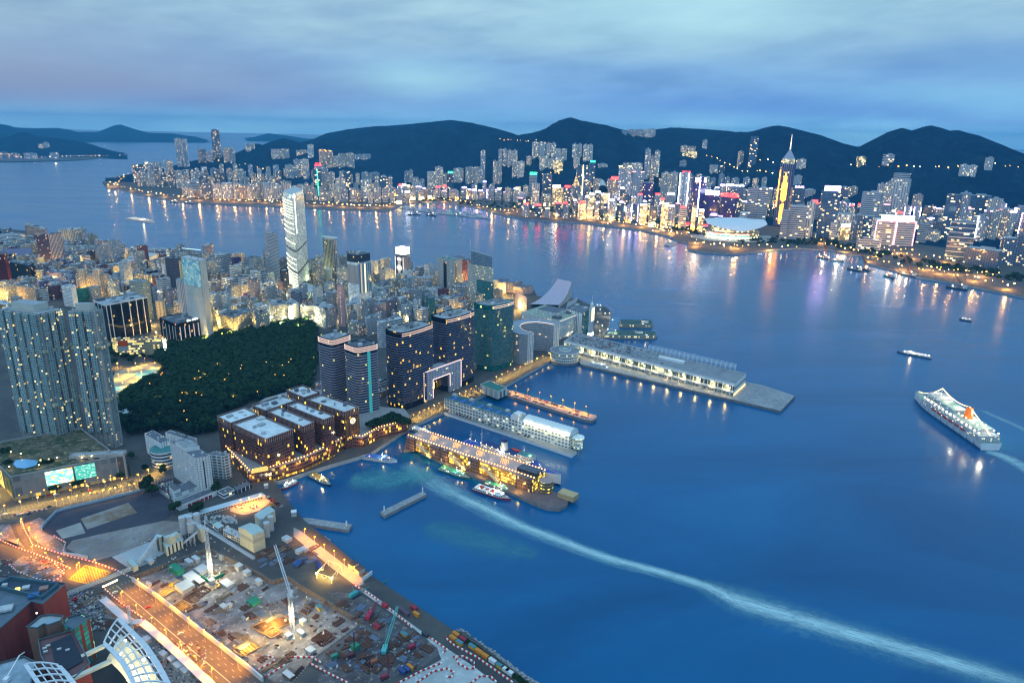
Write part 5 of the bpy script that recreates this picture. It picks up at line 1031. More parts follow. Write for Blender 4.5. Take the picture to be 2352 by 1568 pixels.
r,P,h=building('batching_plant','cream batching plant with dark upright slots and roof huts',(640,1140),(585,1050),(900,1010),1270,mw=facade('plant_slots',(.60,.58,.44),(.05,.05,.06),3.8,60,(.55,.95),(-1,2),0,0),mr=TIN,roof=0,par=0,cat='concrete plant')
for t,s_,hh in((.3,.65,6),(.45,.25,8),(.75,.7,5)):
 p=P[3].lerp(P[0],1-s_).lerp(P[2].lerp(P[1],1-s_),t);mb=MB();mb.box((p.x,p.y,LAND+h),5,4.5,hh,math.atan2((P[1]-P[0]).y,(P[1]-P[0]).x),0,1);part(mb,'roof_hut',[CREAM,TIN],r)
def conveyor(label,p0,z0,p1,z1,w=2.4):
 a,b=G(p0,z=z0),G(p1,z=z1);r=thing('conveyor',label,'conveyor',a.lerp(b,.5));mb=MB();e=(b-a);s_=Vector((-e.y,e.x,0)).normalized()*w/2;up=Vector((0,0,2.2))
 A_,B_=[a+s_,a-s_,a-s_+up,a+s_+up],[b+s_,b-s_,b-s_+up,b+s_+up]
 for k in range(4):mb.face((A_[k],A_[(k+1)%4],B_[(k+1)%4],B_[k]))
 mb.face(A_[::-1]);mb.face(B_);part(mb,'gallery',pbr('gallery_blue',(.40,.48,.54)),r)
 for t in(.25,.5,.75):
  q=a.lerp(b,t)
  if q.z>LAND+3:mb=MB();mb.bar((q.x,q.y,LAND),q,.35);part(mb,'prop',SILO,r)
conveyor('long pale conveyor gallery rising from the hopper hut to the batching plant tower',(195,1405),LAND+2,(500,985),LAND+16)
conveyor('short conveyor gallery between the two batching plants',(905,1085),LAND+2,(1140,900),LAND+14)
r,P,h=building('transfer_tower','small cream transfer tower on steel legs at the head of the long conveyor',(555,975),(462,955),(598,940),1200,mw=facade('leg_frame',(.5,.49,.38),(.06,.06,.07),5,60,(.2,.8),(-1,2),0,0),mr=TIN,roof=0,par=0);use('N')
r,P,h=building('hopper_hut','cream hopper hut with a bent tin roof beside the yellow junction',(130,1440),(25,1330),(200,1400),1520,mw=CREAM,mr=TIN,roof=0,par=0)
r=thing('batching_plant','concrete plant with four grey silos on legs behind the long crane jib','concrete plant',G(1060,1000))
for p,yt,leg in[((930,960),655,4),((1060,1050),745,12),((1150,900),600,4),((1035,930),640,4)]:
 g=G(p);hh=rise(g,yt);mb=MB();mb.cyl((g.x,g.y,g.z+leg),3.2,hh-leg,14);mb.cyl((g.x,g.y,g.z+leg-3),.6,3,10,r2=3.2);part(mb,'silo',SILO,r);mb=MB()
 for a in range(4):x,y=2.6*math.cos(a*1.57+.78),2.6*math.sin(a*1.57+.78);mb.bar((g.x+x,g.y+y,LAND),(g.x+x,g.y+y,g.z+leg),.25)
 part(mb,'leg_frame',SILO,r)
r,P,h=building('batching_tower','cream panelled batching tower among the four grey silos',(1185,860),(1118,800),(1245,830),1055,mw=CREAM,mr=TIN,roof=1,par=0)
# ================================================================ roads
LINE=pbr('road_paint',(.5,.48,.42),.7)
YBOX=pbr('yellow_paint',(.65,.42,.03),.7)
ORROAD=ground_mat('asphalt_pale',(.085,.08,.075),(.105,.10,.095),None,.05,.8)
def sheet(reg,pts,z,mat,name,label=None):
 use(reg);mb=MB();P=[G(p,z=z)for p in pts];mb.poly(P);o=mb.build(name,mat);return tag(o,label,kind='structure')
sheet('S1',[(-60,500),(60,500),(300,455),(620,400),(850,320),(960,275),(1060,215),(1075,300),(960,352),(870,382),(600,442),(300,505),(160,545),(105,585),(-60,600)],LAND+.06,ORROAD,'road','wide amber lit avenue below the stone podium')
sheet('S1',[(105,580),(95,610),(110,660),(150,730),(210,775),(300,812),(430,850),(560,870),(640,850),(560,815),(430,790),(300,760),(220,715),(170,660),(140,605),(150,548)],LAND+.07,ORROAD,'road','curving slip road edged by red and white barriers')
sheet('S1',[(-80,715),(0,730),(70,760),(200,800),(300,835),(380,880),(420,960),(520,985),(640,990),(640,1000),(720,1100),(860,1200),(1040,1340),(1300,1600),(1640,1600),(1521,1485),(1200,1230),(960,1040),(800,935),(720,885),(640,850),(540,835),(430,850),(300,810),(150,745),(60,705),(0,690),(-80,670)],LAND+.05,ORROAD,'road','broad amber lit highway running out of the picture past the excavation')
sheet('S5',[(-60,20),(20,60),(330,300),(590,500),(600,545),(540,580),(420,490),(300,400),(180,300),(-60,105)],LAND+.06,ground_mat('haul_road',(.30,.28,.26),(.36,.33,.30),None,.04),'haul_road','pale works road along the sea wall under amber light')
sheet('S5',[(600,590),(740,690),(960,860),(1180,1020),(1420,1180),(1640,1330),(2000,1600),(700,1600),(1000,1440),(1330,1260),(1290,1150),(1060,960),(800,780),(560,610)],LAND+.05,ground_mat('site_road',(.42,.44,.44),(.34,.36,.36),(.46,.48,.48),.03),'site_road','pale concrete works road with winding barriers')
sheet('S5',[(250,620),(500,640),(640,690),(800,800),(1000,960),(1230,1090),(1330,1200),(1180,1310),(920,1400),(600,1600),(180,1600),(160,1240),(590,920),(360,740)],LAND+.04,ground_mat('mud_yard',(.11,.10,.105),(.06,.05,.055),(.20,.18,.17),.05,.8,.3),'mud_yard','dark churned mud of the piling yard')
sheet('S1',[(255,635),(300,560),(350,520),(520,490),(880,395),(960,370),(1000,420),(1060,530),(1010,575),(640,650),(440,695),(330,670)],LAND+.04,ground_mat('blue_asphalt',(.045,.045,.065),(.065,.06,.08),None,.03),'car_park','empty dark asphalt yard')
sheet('S1',[(490,568),(780,470),(835,530),(530,633)],LAND+.08,ground_mat('earth_patch',(.30,.27,.25),(.20,.13,.08),None,.05),'earth_patch');sheet('S1',[(340,640),(490,590),(520,655),(380,690)],LAND+.08,ground_mat('slab_patch',(.36,.34,.31),(.30,.28,.26),None,.05),'concrete_patch')
sheet('S1',[(400,745),(440,700),(640,655),(1000,580),(1120,590),(1100,640),(700,790),(560,830)],LAND+.04,ground_mat('brown_ground',(.22,.18,.16),(.30,.27,.25),(.16,.15,.2),.03),'waste_ground','brown waste ground between the yard and the works');sheet('S1',[(680,800),(930,700),(1100,650),(1120,700),(900,840),(800,880)],LAND+.07,ground_mat('slab_apron',(.42,.43,.44),(.36,.37,.38),None,.04),'concrete_apron')
sheet('N',[(1640,510),(1850,420),(2180,350),(2300,400),(2100,560),(1850,620),(1650,560)],LAND+.07,ground_mat('works_yard',(.38,.35,.31),(.30,.28,.26),None,.05),'works_yard','amber lit yard of the concrete works')
sheet('S1',[(140,790),(240,815),(330,850),(390,900),(370,960),(240,940),(80,890),(60,850)],LAND+.05,SITE,'rubble_ground','pale rubble strewn ground beside the junction');sheet('S1',[(-60,610),(60,600),(95,680),(150,740),(60,735),(-60,690)],LAND+.05,SITE,'rubble_ground');sheet('S1',[(150,600),(240,560),(290,590),(250,640),(330,680),(400,740),(400,800),(300,760),(200,690)],LAND+.05,SITE,'rubble_ground')
sheet('S1',[(400,1040),(620,1030),(850,1200),(1000,1330),(1250,1600),(1000,1600),(900,1400),(700,1180),(560,1160),(400,1100)],LAND+.03,SITE,'works_ground','cluttered works ground beside the highway')
mb=MB();use('S1')
def dash(p,q,n,w=.18,fill=.4,z=LAND+.10):
 a,b=G(p,z=z),G(q,z=z);s_=Vector((-(b-a).y,(b-a).x,0)).normalized()*w
 for k in range(n):
  u,v=a.lerp(b,k/n),a.lerp(b,(k+fill)/n);mb.face((u-s_,v-s_,v+s_,u+s_))
for o in(.14,.28,.42,.60,.74,.88):
 f=lambda l,r_,o=o:(l[0]+(r_[0]-l[0])*o,l[1]+(r_[1]-l[1])*o)
 dash(f((640,1000),(800,935)),f((1300,1600),(1640,1600)),20 if o!=.42 else 1,.13 if o!=.42 else .25,.3 if o!=.42 else 1)
dash((0,545),(900,320),40);dash((0,525),(880,345),40);dash((0,570),(860,365),40)
o=mb.build('lane_markings',LINE);tag(o,kind='structure')
mb=MB();w_=G(420,935),G(520,850),G(675,895),G(560,972);fq=lambda s_,t:w_[0].lerp(w_[1],s_).lerp(w_[3].lerp(w_[2],s_),t)
def ln(a,b,w=.22):
 a=Vector((a.x,a.y,LAND+.11));b=Vector((b.x,b.y,LAND+.11));s_=Vector((-(b-a).y,(b-a).x,0)).normalized()*w;mb.face((a-s_,b-s_,b+s_,a+s_))
for k in range(9):
 t=k/8;ln(fq(0,t),fq(t,0))if 0 else None
 ln(fq(t,0),fq(0,t));ln(fq(1,t),fq(t,1));ln(fq(0,t),fq(1-t,1));ln(fq(t,0),fq(1,1-t))
for s0,s1 in(((0,0),(1,0)),((1,0),(1,1)),((1,1),(0,1)),((0,1),(0,0))):ln(fq(*s0),fq(*s1),.3)
o=mb.build('yellow_box_marking',YBOX);tag(o,kind='structure')
def wall_line(reg,pts,z0,h,t,mat,name,label,cat='wall'):
 use(reg);P=[G(p,z=z0)for p in pts];r=thing(name,label,cat,P[0]);mb=MB()
 for a,b in zip(P,P[1:]):
  e=(b-a).normalized();s_=Vector((-e.y,e.x))*t/2;mb.prism([a.xy-s_,b.xy-s_,b.xy+s_,a.xy+s_],z0,z0+h,0,0)
 part(mb,'panels',mat,r);return r
HOARD=pbr('hoarding_pale',(.62,.60,.58),.6,var=.1)
wall_line('S1',[(805,948),(960,1052),(1200,1242),(1521,1492),(1600,1560)],LAND,4.5,1.2,HOARD,'hoarding','pale hoarding between the highway and the excavation')
use('S1');r=thing('covered_walkway','long pale roofed covered walkway on the near side of the highway','walkway',G(860,1200));mb=MB();pts=[(625,1052),(735,1150),(800,1195),(860,1190),(1000,1310),(1300,1590)];P=[G(p,z=LAND+5)for p in pts]
for a,b in zip(P,P[1:]):
 e=(b-a).normalized();s_=Vector((-e.y,e.x))*3.0;mb.prism([a.xy-s_,b.xy-s_,b.xy+s_,a.xy+s_],LAND+4.4,LAND+5,0,1)
part(mb,'roof',[pbr('walkway_side',(.35,.3,.32)),pbr('walkway_roof',(.66,.60,.60),.5,var=.08)],r)
for a,b in zip(P,P[1:]):
 k=max(2,int((b-a).length/9))
 for i in range(k):q=a.lerp(b,i/k);mb=MB();mb.bar((q.x,q.y,LAND),(q.x,q.y,LAND+4.4),.25);part(mb,'post',STEEL,r)
wall_line('S1',[(255,640),(262,615),(345,530),(400,512),(600,465),(880,395)],LAND,3.0,.6,pbr('blue_hoarding',(.40,.50,.60),.5,var=.15),'hoarding','pale blue hoarding between the avenue and the dark yard');wall_line('S1',[(385,790),(470,800),(535,815)],LAND,3.5,.6,HOARD,'hoarding','white hoarding along the bend before the yellow box junction');wall_line('S5',[(590,530),(680,460)],LAND,4,.6,WHITE,'hoarding','short white gate hoarding at the end of the works road')
use('S1');r=thing('sign_gantry','white lattice gantry spanning the highway with three lit lamps','gantry',G(600,990));z=LAND+9;a,b=G(395,1030,z=z),G(800,870,z=z);mb=MB();mb.truss(a,b,2.2,34,.16);part(mb,'lattice_beam',WHITE,r)
for p in(a,a.lerp(b,.57),b):mb=MB();mb.bar((p.x,p.y,LAND),(p.x,p.y,z),.5);part(mb,'post',pbr('rust_post',(.16,.08,.06)),r)
use('S1');p0,p1=G(630,975,z=LAND+7),G(715,935,z=LAND+7);mb=MB();mb.bar(p0,p1,.4);part(mb,'lamp_beam',STEEL,r)
for t in(.1,.45,.8):
 q=p0.lerp(p1,t);mb=MB();mb.box((q.x,q.y,q.z-1),4.0,1.2,.8,math.atan2((p1-p0).y,(p1-p0).x));part(mb,'lamp',glow('gantry_lamp',(1,.75,.25),14),r)
# ================================================================ the far shore city
def fm(k):
 d={'p':((.52,.54,.53),(.10,.14,.18),7,5,(.30,.72),(.2,.8),.13),'b':((.38,.45,.54),(.08,.12,.18),7,5,(.28,.72),(.2,.8),.11),'k':((.52,.42,.38),(.10,.10,.13),7,5,(.3,.72),(.2,.8),.16),'d':((.16,.20,.28),(.04,.06,.10),7,5,(.2,.8),(.2,.8),.10),'f':((.58,.60,.60),(.15,.20,.25),11,5,(.34,.66),(-.1,1.1),.10),'n':((.50,.53,.56),(.06,.09,.14),9,8,(.0,1.),(.5,.92),.07),'g':((.10,.16,.25),(.03,.08,.16),8,5.5,(.06,.94),(.15,.9),.08),'u':((.07,.05,.22),(.03,.02,.15),6,5.5,(.12,.88),(.1,.92),.05),'t':((.04,.28,.24),(.03,.22,.2),8,6,(.1,.9),(.1,.9),.02),'y':((.50,.46,.34),(.4,.3,.1),7,5,(.15,.85),(.2,.8),.5)}[k]
 return facade('far_'+k,d[0],d[1],d[2],d[3],d[4],d[5],d[6]*2.2,3.6,(1,.55,.14),(1,.88,.55),dirt=.2)
ADJ={'p':'pale grey','b':'blue grey','k':'pinkish','d':'dark','f':'white finned','n':'white banded','g':'blue glass','u':'violet glass','t':'green netted','y':'yellow lit'}
ZONES=[(0,'at the foot of the headland'),(300,'at the tip of the curving expressway'),(470,'below the lone tapered skyscraper'),(620,'behind the tallest near tower'),(760,'around the red lettered tower'),(900,'behind the expressway bend'),(1020,'behind the boat shelter'),(1170,'below the pale hillside estate'),(1300,'near the golden spired tower'),(1420,'near the glowing sign boards'),(1560,'near the red roof signs'),(1680,'behind the swept roofed hall'),(1810,'beside the spired skyscraper'),(1960,'around the pink outlined hotel'),(2120,'near the white floored glass block'),(2230,'at the dark end of the far shore'),(9999,'')]
AUTO=[]
def zone(x):return[z for a,z in ZONES if a<=x][-1]
def far(xl,xr,yb,yt,k,extra='',label=None,z=None,name=None):
 """one far building from its sides, foot and top in the photograph"""
 g=on_hk((xl+xr)/2,yb)if z is None else G((xl+xr)/2,yb,z=z)
 zc=(g-Vector((0,0,CAMZ))).dot(CF);w=abs(D(xr,0)[0]-D(xl,0)[0])/F*zc;h=rise(g,yt)
 if h<6:h=6
 yaw=R.uniform(-.35,.35)-math.atan2(g.x,g.y);dep=w*R.uniform(.55,.9)if w<70 else w*.35
 W=w/(abs(math.cos(R.uniform(0,.3)))+.12);g=g+Vector((g.x,g.y,0)).normalized()*dep*.4
 hz=max(h,8);floors='tower' if hz/w>2.2 else('building' if hz/w>.8 else 'block')
 x0,y0=proj((g.x,g.y,g.z+hz/2));nm=name or{'tower':'tower','building':'tall_building','block':'city_block'}[floors]
 r=thing(nm,label or 'x','building',(g.x,g.y,g.z),0);M=fm(k)if isinstance(k,str)else k
 mb=MB();mb.box((g.x,g.y,g.z-12),W,dep,hz+12,yaw,0,1)
 if floors=='tower' and k in('p','b','k','f','d'):
  mb2=MB();mb2.box((g.x,g.y,g.z-12),W*.42,dep*1.35,hz+12.7,yaw,0,1);part(mb2,'wing',[M,ROOF],r)
  mb3=MB();mb3.box((g.x,g.y,g.z+hz+.8),W*.3,dep*.5,6,yaw,0,1);part(mb3,'roof_storey',[pbr('far_plant',(.4,.42,.43)),ROOF],r)
 elif floors!='tower' and R.random()<.6:mb3=MB();mb3.box((g.x+W*.1,g.y,g.z+hz),W*.4,dep*.5,5,yaw,0,1);part(mb3,'roof_storey',[pbr('far_plant',(.4,.42,.43)),ROOF],r)
 part(mb,'wall',[M,R.choice([ROOF,ROOFL,ROOFD])],r)
 c,s_=math.cos(yaw),math.sin(yaw);fr=lambda u,d=0.0:Vector((g.x+c*u*W/2+s_*(dep/2+d),g.y+s_*u*W/2-c*(dep/2+d)))
 desc=''
 for ex in extra.split():
  t,_,a=ex.partition(':');col={'w':((.92,.95,1),18,'white'),'r':((1,.03,.03),11,'red'),'g':((.03,1,.35),7,'green'),'v':((.6,.42,1),15,'violet'),'y':((1,.70,.2),14,'yellow'),'o':((1,.34,.03),10,'amber'),'k':((1,.3,.4),8,'pink')}[(a or 'w')[0]]
  mm=glow('far_'+col[2],col[0],col[1])
  if t=='sign':
   p,q=fr(-.85,1.5),fr(.85,1.5);mb=MB();zz=g.z+hz;hh=max(6,W*.28);mb.quad((p.x,p.y,zz),(q.x,q.y,zz),(q.x,q.y,zz+hh),(p.x,p.y,zz+hh));p2,q2=fr(-.85,-1),fr(.85,-1);mb.quad((q2.x,q2.y,zz),(p2.x,p2.y,zz),(p2.x,p2.y,zz+hh),(q2.x,q2.y,zz+hh));mb.quad((p.x,p.y,zz+hh),(q.x,q.y,zz+hh),(q2.x,q2.y,zz+hh),(p2.x,p2.y,zz+hh));part(mb,'roof_sign',mm,r);desc=' with %s roof sign'%col[2]
  if t=='text':
   tx=a[2:].replace('_',' ');p,q=fr(-1,1.2),fr(1,1.2);n_=max(1,len(tx));size=min(W*1.5/n_,40);size=max(size,10)*(1.0 if ord(tx[0])<256 else .8);letters(tx,p,q,g.z+hz+1,size,mm,r,depth=.5);desc=' with %s roof lettering'%col[2]
  if t=='line':
   for u in((-1,1)if len(a)<2 or a[1]!='m' else(0,)):p=fr(u*.97,.8);mb=MB();mb.bar((p.x,p.y,g.z+hz*.1),(p.x,p.y,g.z+hz),W*.02+.5);part(mb,'light_strip',mm,r)
   desc=desc or ' with %s edge lights'%col[2]
  if t=='top':p,q=fr(-1,.8),fr(1,.8);mb=MB();mb.bar((p.x,p.y,g.z+hz-1),(q.x,q.y,g.z+hz-1),1.6);part(mb,'top_light',mm,r);desc=desc or ' with %s top light'%col[2]
  if t=='foot':p,q=fr(-1,1.5),fr(1,1.5);mb=MB();mb.quad((p.x,p.y,g.z),(q.x,q.y,g.z),(q.x,q.y,g.z+min(14,hz*.3)),(p.x,p.y,g.z+min(14,hz*.3)));part(mb,'foot_glow',mm,r);desc=desc or ' with %s lit foot'%col[2]  # foot: glowing sheet added for street glow at the base of a tower
 if not label:AUTO.append((r,'%s %s%s'%(ADJ.get(k,'tall'),floors,desc),zone(x0),x0,'towers of the far shore'))
 return r,g,hz,fr,W,dep,yaw
def many(reg,s):
 use(reg)
 for it in s.split(';'):
  v=it.split(',')
  if len(v)>=5:far(float(v[0]),float(v[1]),float(v[2]),float(v[3]),v[4].strip(),v[5].strip()if len(v)>5 else '')
many('A','1205,1255,745,578,g;1258,1300,745,575,g;1340,1400,760,565,b;1405,1440,762,556,p;1442,1472,765,570,b;1495,1535,775,540,p;1535,1572,775,548,k;1570,1602,790,640,d;1595,1645,600,345,b;1648,1700,600,352,b;1780,1850,555,440,d;1850,1908,550,462,b;2010,2060,560,432,k;2060,2112,560,430,b;1700,1758,720,622,g;1640,1690,832,725,p;1690,1800,865,727,n;1802,1915,880,748,d;1920,2000,885,752,f;2002,2095,890,742,b;2098,2165,890,752,f;2170,2230,890,757,p;2232,2290,892,760,f;1620,1690,720,632,b;1760,1820,742,640,p;1822,1875,745,655,n;2120,2200,722,642,p;2200,2290,460,395,p')
many('B','140,220,525,440,p;222,302,525,438,p;360,468,490,450,k;466,520,515,402,f;570,630,600,447,k,top:o;632,692,602,455,k,top:o;694,742,600,502,p;745,812,600,478,p;814,884,600,476,p;888,955,530,490,b;957,1030,528,484,b;270,340,700,582,p;345,408,690,535,b;410,478,690,532,p;520,600,880,622,g,line:gm;602,660,870,612,b;662,705,872,650,p;722,808,900,702,f;792,858,890,642,g;838,938,905,830,n;945,1038,880,717,f;1040,1110,880,742,p;1025,1108,722,652,n;952,1012,720,646,b;1118,1190,880,692,g;1192,1226,880,690,b;1272,1325,860,765,k,sign:r;1342,1392,865,775,n,sign:y;1396,1478,850,742,f;1332,1370,740,640,b;1372,1410,740,628,p;1412,1455,740,692,b;1458,1512,800,712,b;1537,1605,795,642,p;1610,1675,795,602,p;1680,1714,790,662,b;1717,1772,805,655,g,sign:g;1772,1858,740,614,p;1878,1950,750,604,p;1952,2033,750,600,p;2012,2053,750,455,b;2122,2160,755,548,p;2162,2202,755,546,p;2172,2210,600,442,b;2212,2250,600,440,b;2252,2294,602,450,p;0,60,890,745,p;62,130,890,742,f;132,205,892,750,f;5,90,740,700,p;110,190,745,690,b')
many('C','0,45,690,452,p;46,108,700,552,p;130,172,590,505,k;176,236,520,378,f;238,300,522,376,f;302,345,520,388,f;347,390,520,386,f;388,440,540,440,p;442,490,540,438,p;540,582,520,396,f;584,625,520,396,f;635,676,550,402,f;678,718,550,402,f;246,318,620,502,p;320,386,620,522,p;388,455,620,520,p;550,605,610,512,p;146,224,880,668,n,sign:g;176,240,960,748,f;266,350,925,668,g,foot:o;360,450,975,785,y,sign:w;456,520,970,782,g,sign:r;562,680,930,583,g,line:ym;682,740,790,558,g,sign:g;850,950,960,712,k,sign:r;932,1055,980,592,b,top:y;1056,1166,985,640,b,top:k;960,1004,1000,795,d,sign:w;1006,1050,1000,884,p,sign:w;1056,1110,980,900,k,sign:r;1150,1255,1000,740,u;1180,1224,700,440,b;1266,1312,690,457,p;1226,1264,690,502,b;1266,1320,1035,850,b,sign:r;1310,1360,1035,930,n,sign:w;1366,1440,1060,850,b,sign:w;1326,1400,900,652,p;1402,1470,900,650,p;1520,1566,1050,890,b,sign:w;1480,1570,1050,655,b,line:w;1697,1848,1100,850,u,sign:w;1892,2042,1085,765,d,top:w;2016,2064,590,462,k;2080,2180,1100,790,n;2182,2272,1100,788,n;1505,1575,462,412,k;1576,1645,465,415,k;1520,1660,515,462,y;1702,1746,442,360,b;980,1030,310,275,b;1032,1100,318,266,b;1102,1180,330,265,b;1182,1285,338,262,b;1500,1560,610,545,n;1770,1840,650,582,p;1855,1900,650,590,d;760,850,600,575,p;30,80,850,778,y;20,150,905,820,p;370,450,640,545,y;990,1060,650,565,p;1062,1165,660,568,p;1000,1140,1080,1000,n,sign:w')
many('E','82,140,1100,862,n;142,272,1100,832,n;268,338,1085,802,f;368,518,1085,712,g,sign:v;475,520,1105,960,n;548,625,1100,992,y,sign:w;524,662,1080,897,f;556,618,760,685,d;622,690,765,682,k;566,630,860,785,t;702,855,1000,722,n;832,888,870,660,p;890,945,875,645,p;1032,1080,890,772,p;1122,1190,870,742,k;1206,1274,965,832,g;1162,1230,1120,967,n;1242,1330,1110,1028,p;1266,1330,1010,902,g;1346,1440,1100,740,g;1442,1520,1080,730,b;1522,1700,960,748,g;1690,1788,1000,775,p;1702,1780,1090,862,p;1782,1860,1090,855,k;1572,1680,1100,908,b,line:wm;1538,1800,1300,1168,d;1800,1900,1290,1080,d;1902,2030,1295,1060,d;1932,2030,1015,828,n;692,754,520,447,y;892,974,522,427,n;1492,1544,605,508,p;1546,1622,605,515,p;1690,1748,552,452,p;215,292,548,465,p;190,260,660,595,p;690,790,1180,1085,n;792,870,1185,1090,n;640,720,1090,905,d;720,800,1090,910,g;270,360,760,705,p')
use('C');far(1850,2003,1110,870,'u','text:r:中國建設','violet glass tower with red characters on its roof, right of its white signed twin');far(1482,1500,1045,660,'g','line:w')
far(1504,1574,1040,655,'b','text:r:海通证券','grey tower topped by large orange red characters beside the black twin emblem tower')
r,g,hz,fr,W,dep,yaw=far(1577,1705,1085,688,fm('u'),'line:wm','dark violet slab with two yellow emblem panels at its top and a white light line')
for u0,u1 in((-.75,-.2),(.62,.98)):p,q=fr(u0,1),fr(u1,1);mb=MB();mb.quad((p.x,p.y,g.z+hz*.88),(q.x,q.y,g.z+hz*.88),(q.x,q.y,g.z+hz*.98),(p.x,p.y,g.z+hz*.98));part(mb,'emblem_panel',glow('far_yellow',(1,.75,.3),3),r)
use('B');far(536,620,780,592,'b','text:r:AIA','grey tower with glowing red letters behind the tallest near tower')
use('C');far(655,850,978,852,'y','text:w:Panasonic','wide pale block under white lettering right of the golden spired tower')
r,g,hz,fr,W,dep,yaw=far(520,610,960,770,'d','','dark tower with a golden stepped spire on top');mb=MB();mb.cyl((g.x,g.y,g.z+hz),W*.42,hz*.22,8,r2=W*.25);mb.cyl((g.x,g.y,g.z+hz*1.22),W*.22,hz*.3,8,r2=.6);part(mb,'golden_spire',facade('spire_gold',(.5,.3,.15),(.6,.3,.08),6,6,(.1,.9),(.2,.8),.9,2.5),r)
r,g,hz,fr,W,dep,yaw=far(1504,1580,1150,1118,'y','text:r:正官庄','low lit waterfront hall below large red characters');r,g,hz,fr,W,dep,yaw=far(1688,1800,1150,1130,'n','text:r:HITACHI','low waterfront hall under red lettering beside the swept roofed hall',name='waterfront_hall')
use('E');far(142,248,1000,690,'d','text:v:PHILIPS','dark tower under bright violet white lettering right of the spired skyscraper')
use('A');r,g,hz,fr,W,dep,yaw=far(1915,1990,520,275,fm('d'),'','lone tapered dark skyscraper rising from the far end of the ridge',name='skyscraper');mb=MB();mb.box((g.x,g.y,g.z+hz),W*.8,dep*.8,hz*.05,yaw);part(mb,'crown',fm('g'),r)
r,g,hz,fr,W,dep,yaw=far(1305,1362,720,560,fm('d'),'','dark tower with a small pyramid roof and one round yellow light');mb=MB();mb.cyl((g.x,g.y,g.z+hz),W*.62,W*.5,4,r2=.3);part(mb,'pyramid_roof',fm('b'),r);p=fr(0,1);mb=MB();mb.box((p.x,p.y,g.z+hz*.9),W*.3,1,W*.3,yaw);part(mb,'round_light',glow('far_yellow',(1,.75,.3),3),r)
use('C');far(2110,2183,600,325,fm('g'),'','very slim dark glass tower standing against the hillside',name='slim_tower')
r,g,hz,fr,W,dep,yaw=far(1892,2040,1060,752,fm('d'),'','dark tower crowned with tall white light fins')
for k in range(11):p=fr(-1+k*.2,.8);mb=MB();mb.bar((p.x,p.y,g.z+hz*.78),(p.x,p.y,g.z+hz),.9);part(mb,'light_fin',glow('far_white',(.95,.97,1),7),r)
use('E');r,g,hz,fr,W,dep,yaw=far(42,150,985,500,facade('plaza',(.28,.27,.42),(.05,.05,.12),8,6,(.15,.85),(.0,1.),.05,2),'','tallest far skyscraper with a lit pyramid crown, spire and amber light columns',name='skyscraper')
mb=MB();z=g.z+hz;mb.cyl((g.x,g.y,z),W*.5,W*.35,6);part(mb,'lit_crown',facade('crown_glow',(.6,.5,.3),(.7,.6,.3),5,5,(.1,.9),(.1,.8),.9,2.2,(1,.75,.3),(1,.95,.6)),r);mb=MB();mb.cyl((g.x,g.y,z+W*.35),W*.5,W*.75,6,r2=2);part(mb,'pyramid',pbr('pyramid_grey',(.35,.40,.5)),r)
zt=g.z+rise(g,270);mb=MB();mb.bar((g.x,g.y,z+W),(g.x,g.y,zt),2.6,6,0,.5);part(mb,'spire',glow('spire_light',(1,.9,.7),2.5),r)
for u,a,b in((-.35,.42,.70),(-.18,.40,.80),(0,.38,.86),(.18,.40,.80),(.35,.42,.70),(-.25,.06,.34),(-.05,.02,.36),(.15,.10,.36),(-.9,.3,.9)):p=fr(u,1);mb=MB();mb.bar((p.x,p.y,g.z+hz*a),(p.x,p.y,g.z+hz*b),W*.035);part(mb,'amber_column',glow('far_amber',(1,.38,.03),4),r)
use('E');g=on_hk(1000,880);hz=rise(g,605);w_=42;r=thing('round_tower','tall round pale tower with a drum on its roof below the ridge','tower',g);mb=MB();mb.cyl((g.x,g.y,g.z-10),w_*.9,hz+4,24,0,1);part(mb,'wall',[fm('f'),ROOF],r);mb=MB();mb.cyl((g.x,g.y,g.z+hz-6),w_*.75,22,24,0,1);part(mb,'drum',[fm('n'),ROOF],r)
r,g,hz,fr,W,dep,yaw=far(800,1115,1145,942,'n','','wide hotel block outlined in pink light under a brilliant white sign',name='hotel')
mb=MB();p,q=fr(-.8,2),fr(.85,2);mb.quad((p.x,p.y,g.z+hz),(q.x,q.y,g.z+hz),(q.x,q.y,g.z+hz+18),(p.x,p.y,g.z+hz+18));part(mb,'roof_sign',glow('far_sky_sign',(.75,.95,1),7),r);mb=MB()
for u in(-.98,.0,.04,.98):p=fr(u,1);mb.bar((p.x,p.y,g.z+6),(p.x,p.y,g.z+hz-3),1.1)
p,q=fr(-.98,1),fr(.98,1);mb.bar((p.x,p.y,g.z+hz-3),(q.x,q.y,g.z+hz-3),1.1);part(mb,'pink_outline',glow('far_pink',(1,.35,.4),4),r)
r,g,hz,fr,W,dep,yaw=far(1378,1566,1265,955,'g','','blue glass office block with broad white floor edges close to the far quay',name='office_block')
for k in range(1,9):p,q=fr(-1.02,.5),fr(1.02,.5);mb=MB();z=g.z+hz*k/8.2;mb.bar((p.x,p.y,z),(q.x,q.y,z),1.6);part(mb,'white_floor_edge',pbr('far_white_paint',(.75,.77,.78)),r)
use('C');g0,g1=G(1700,1315),G(2250,1300);c=G(1975,1240);r=thing('convention_hall','convention hall under a great white swept roof with glowing glass and coloured light bands','hall',c)
ell=lambda k,z,n=28:[(c.x+102*k*math.cos(2*math.pi*i/n),c.y+70*k*math.sin(2*math.pi*i/n)+10)for i in range(n)]
mb=MB();mb.prism(ell(1.0,0),LAND,LAND+28,0,1);part(mb,'glass_wall',[facade('hall_glass',(.35,.38,.35),(.45,.38,.18),9,7,(.08,.92),(.15,.85),.8,2.2,(1,.75,.3),(.8,1,.6)),ROOFL],r)
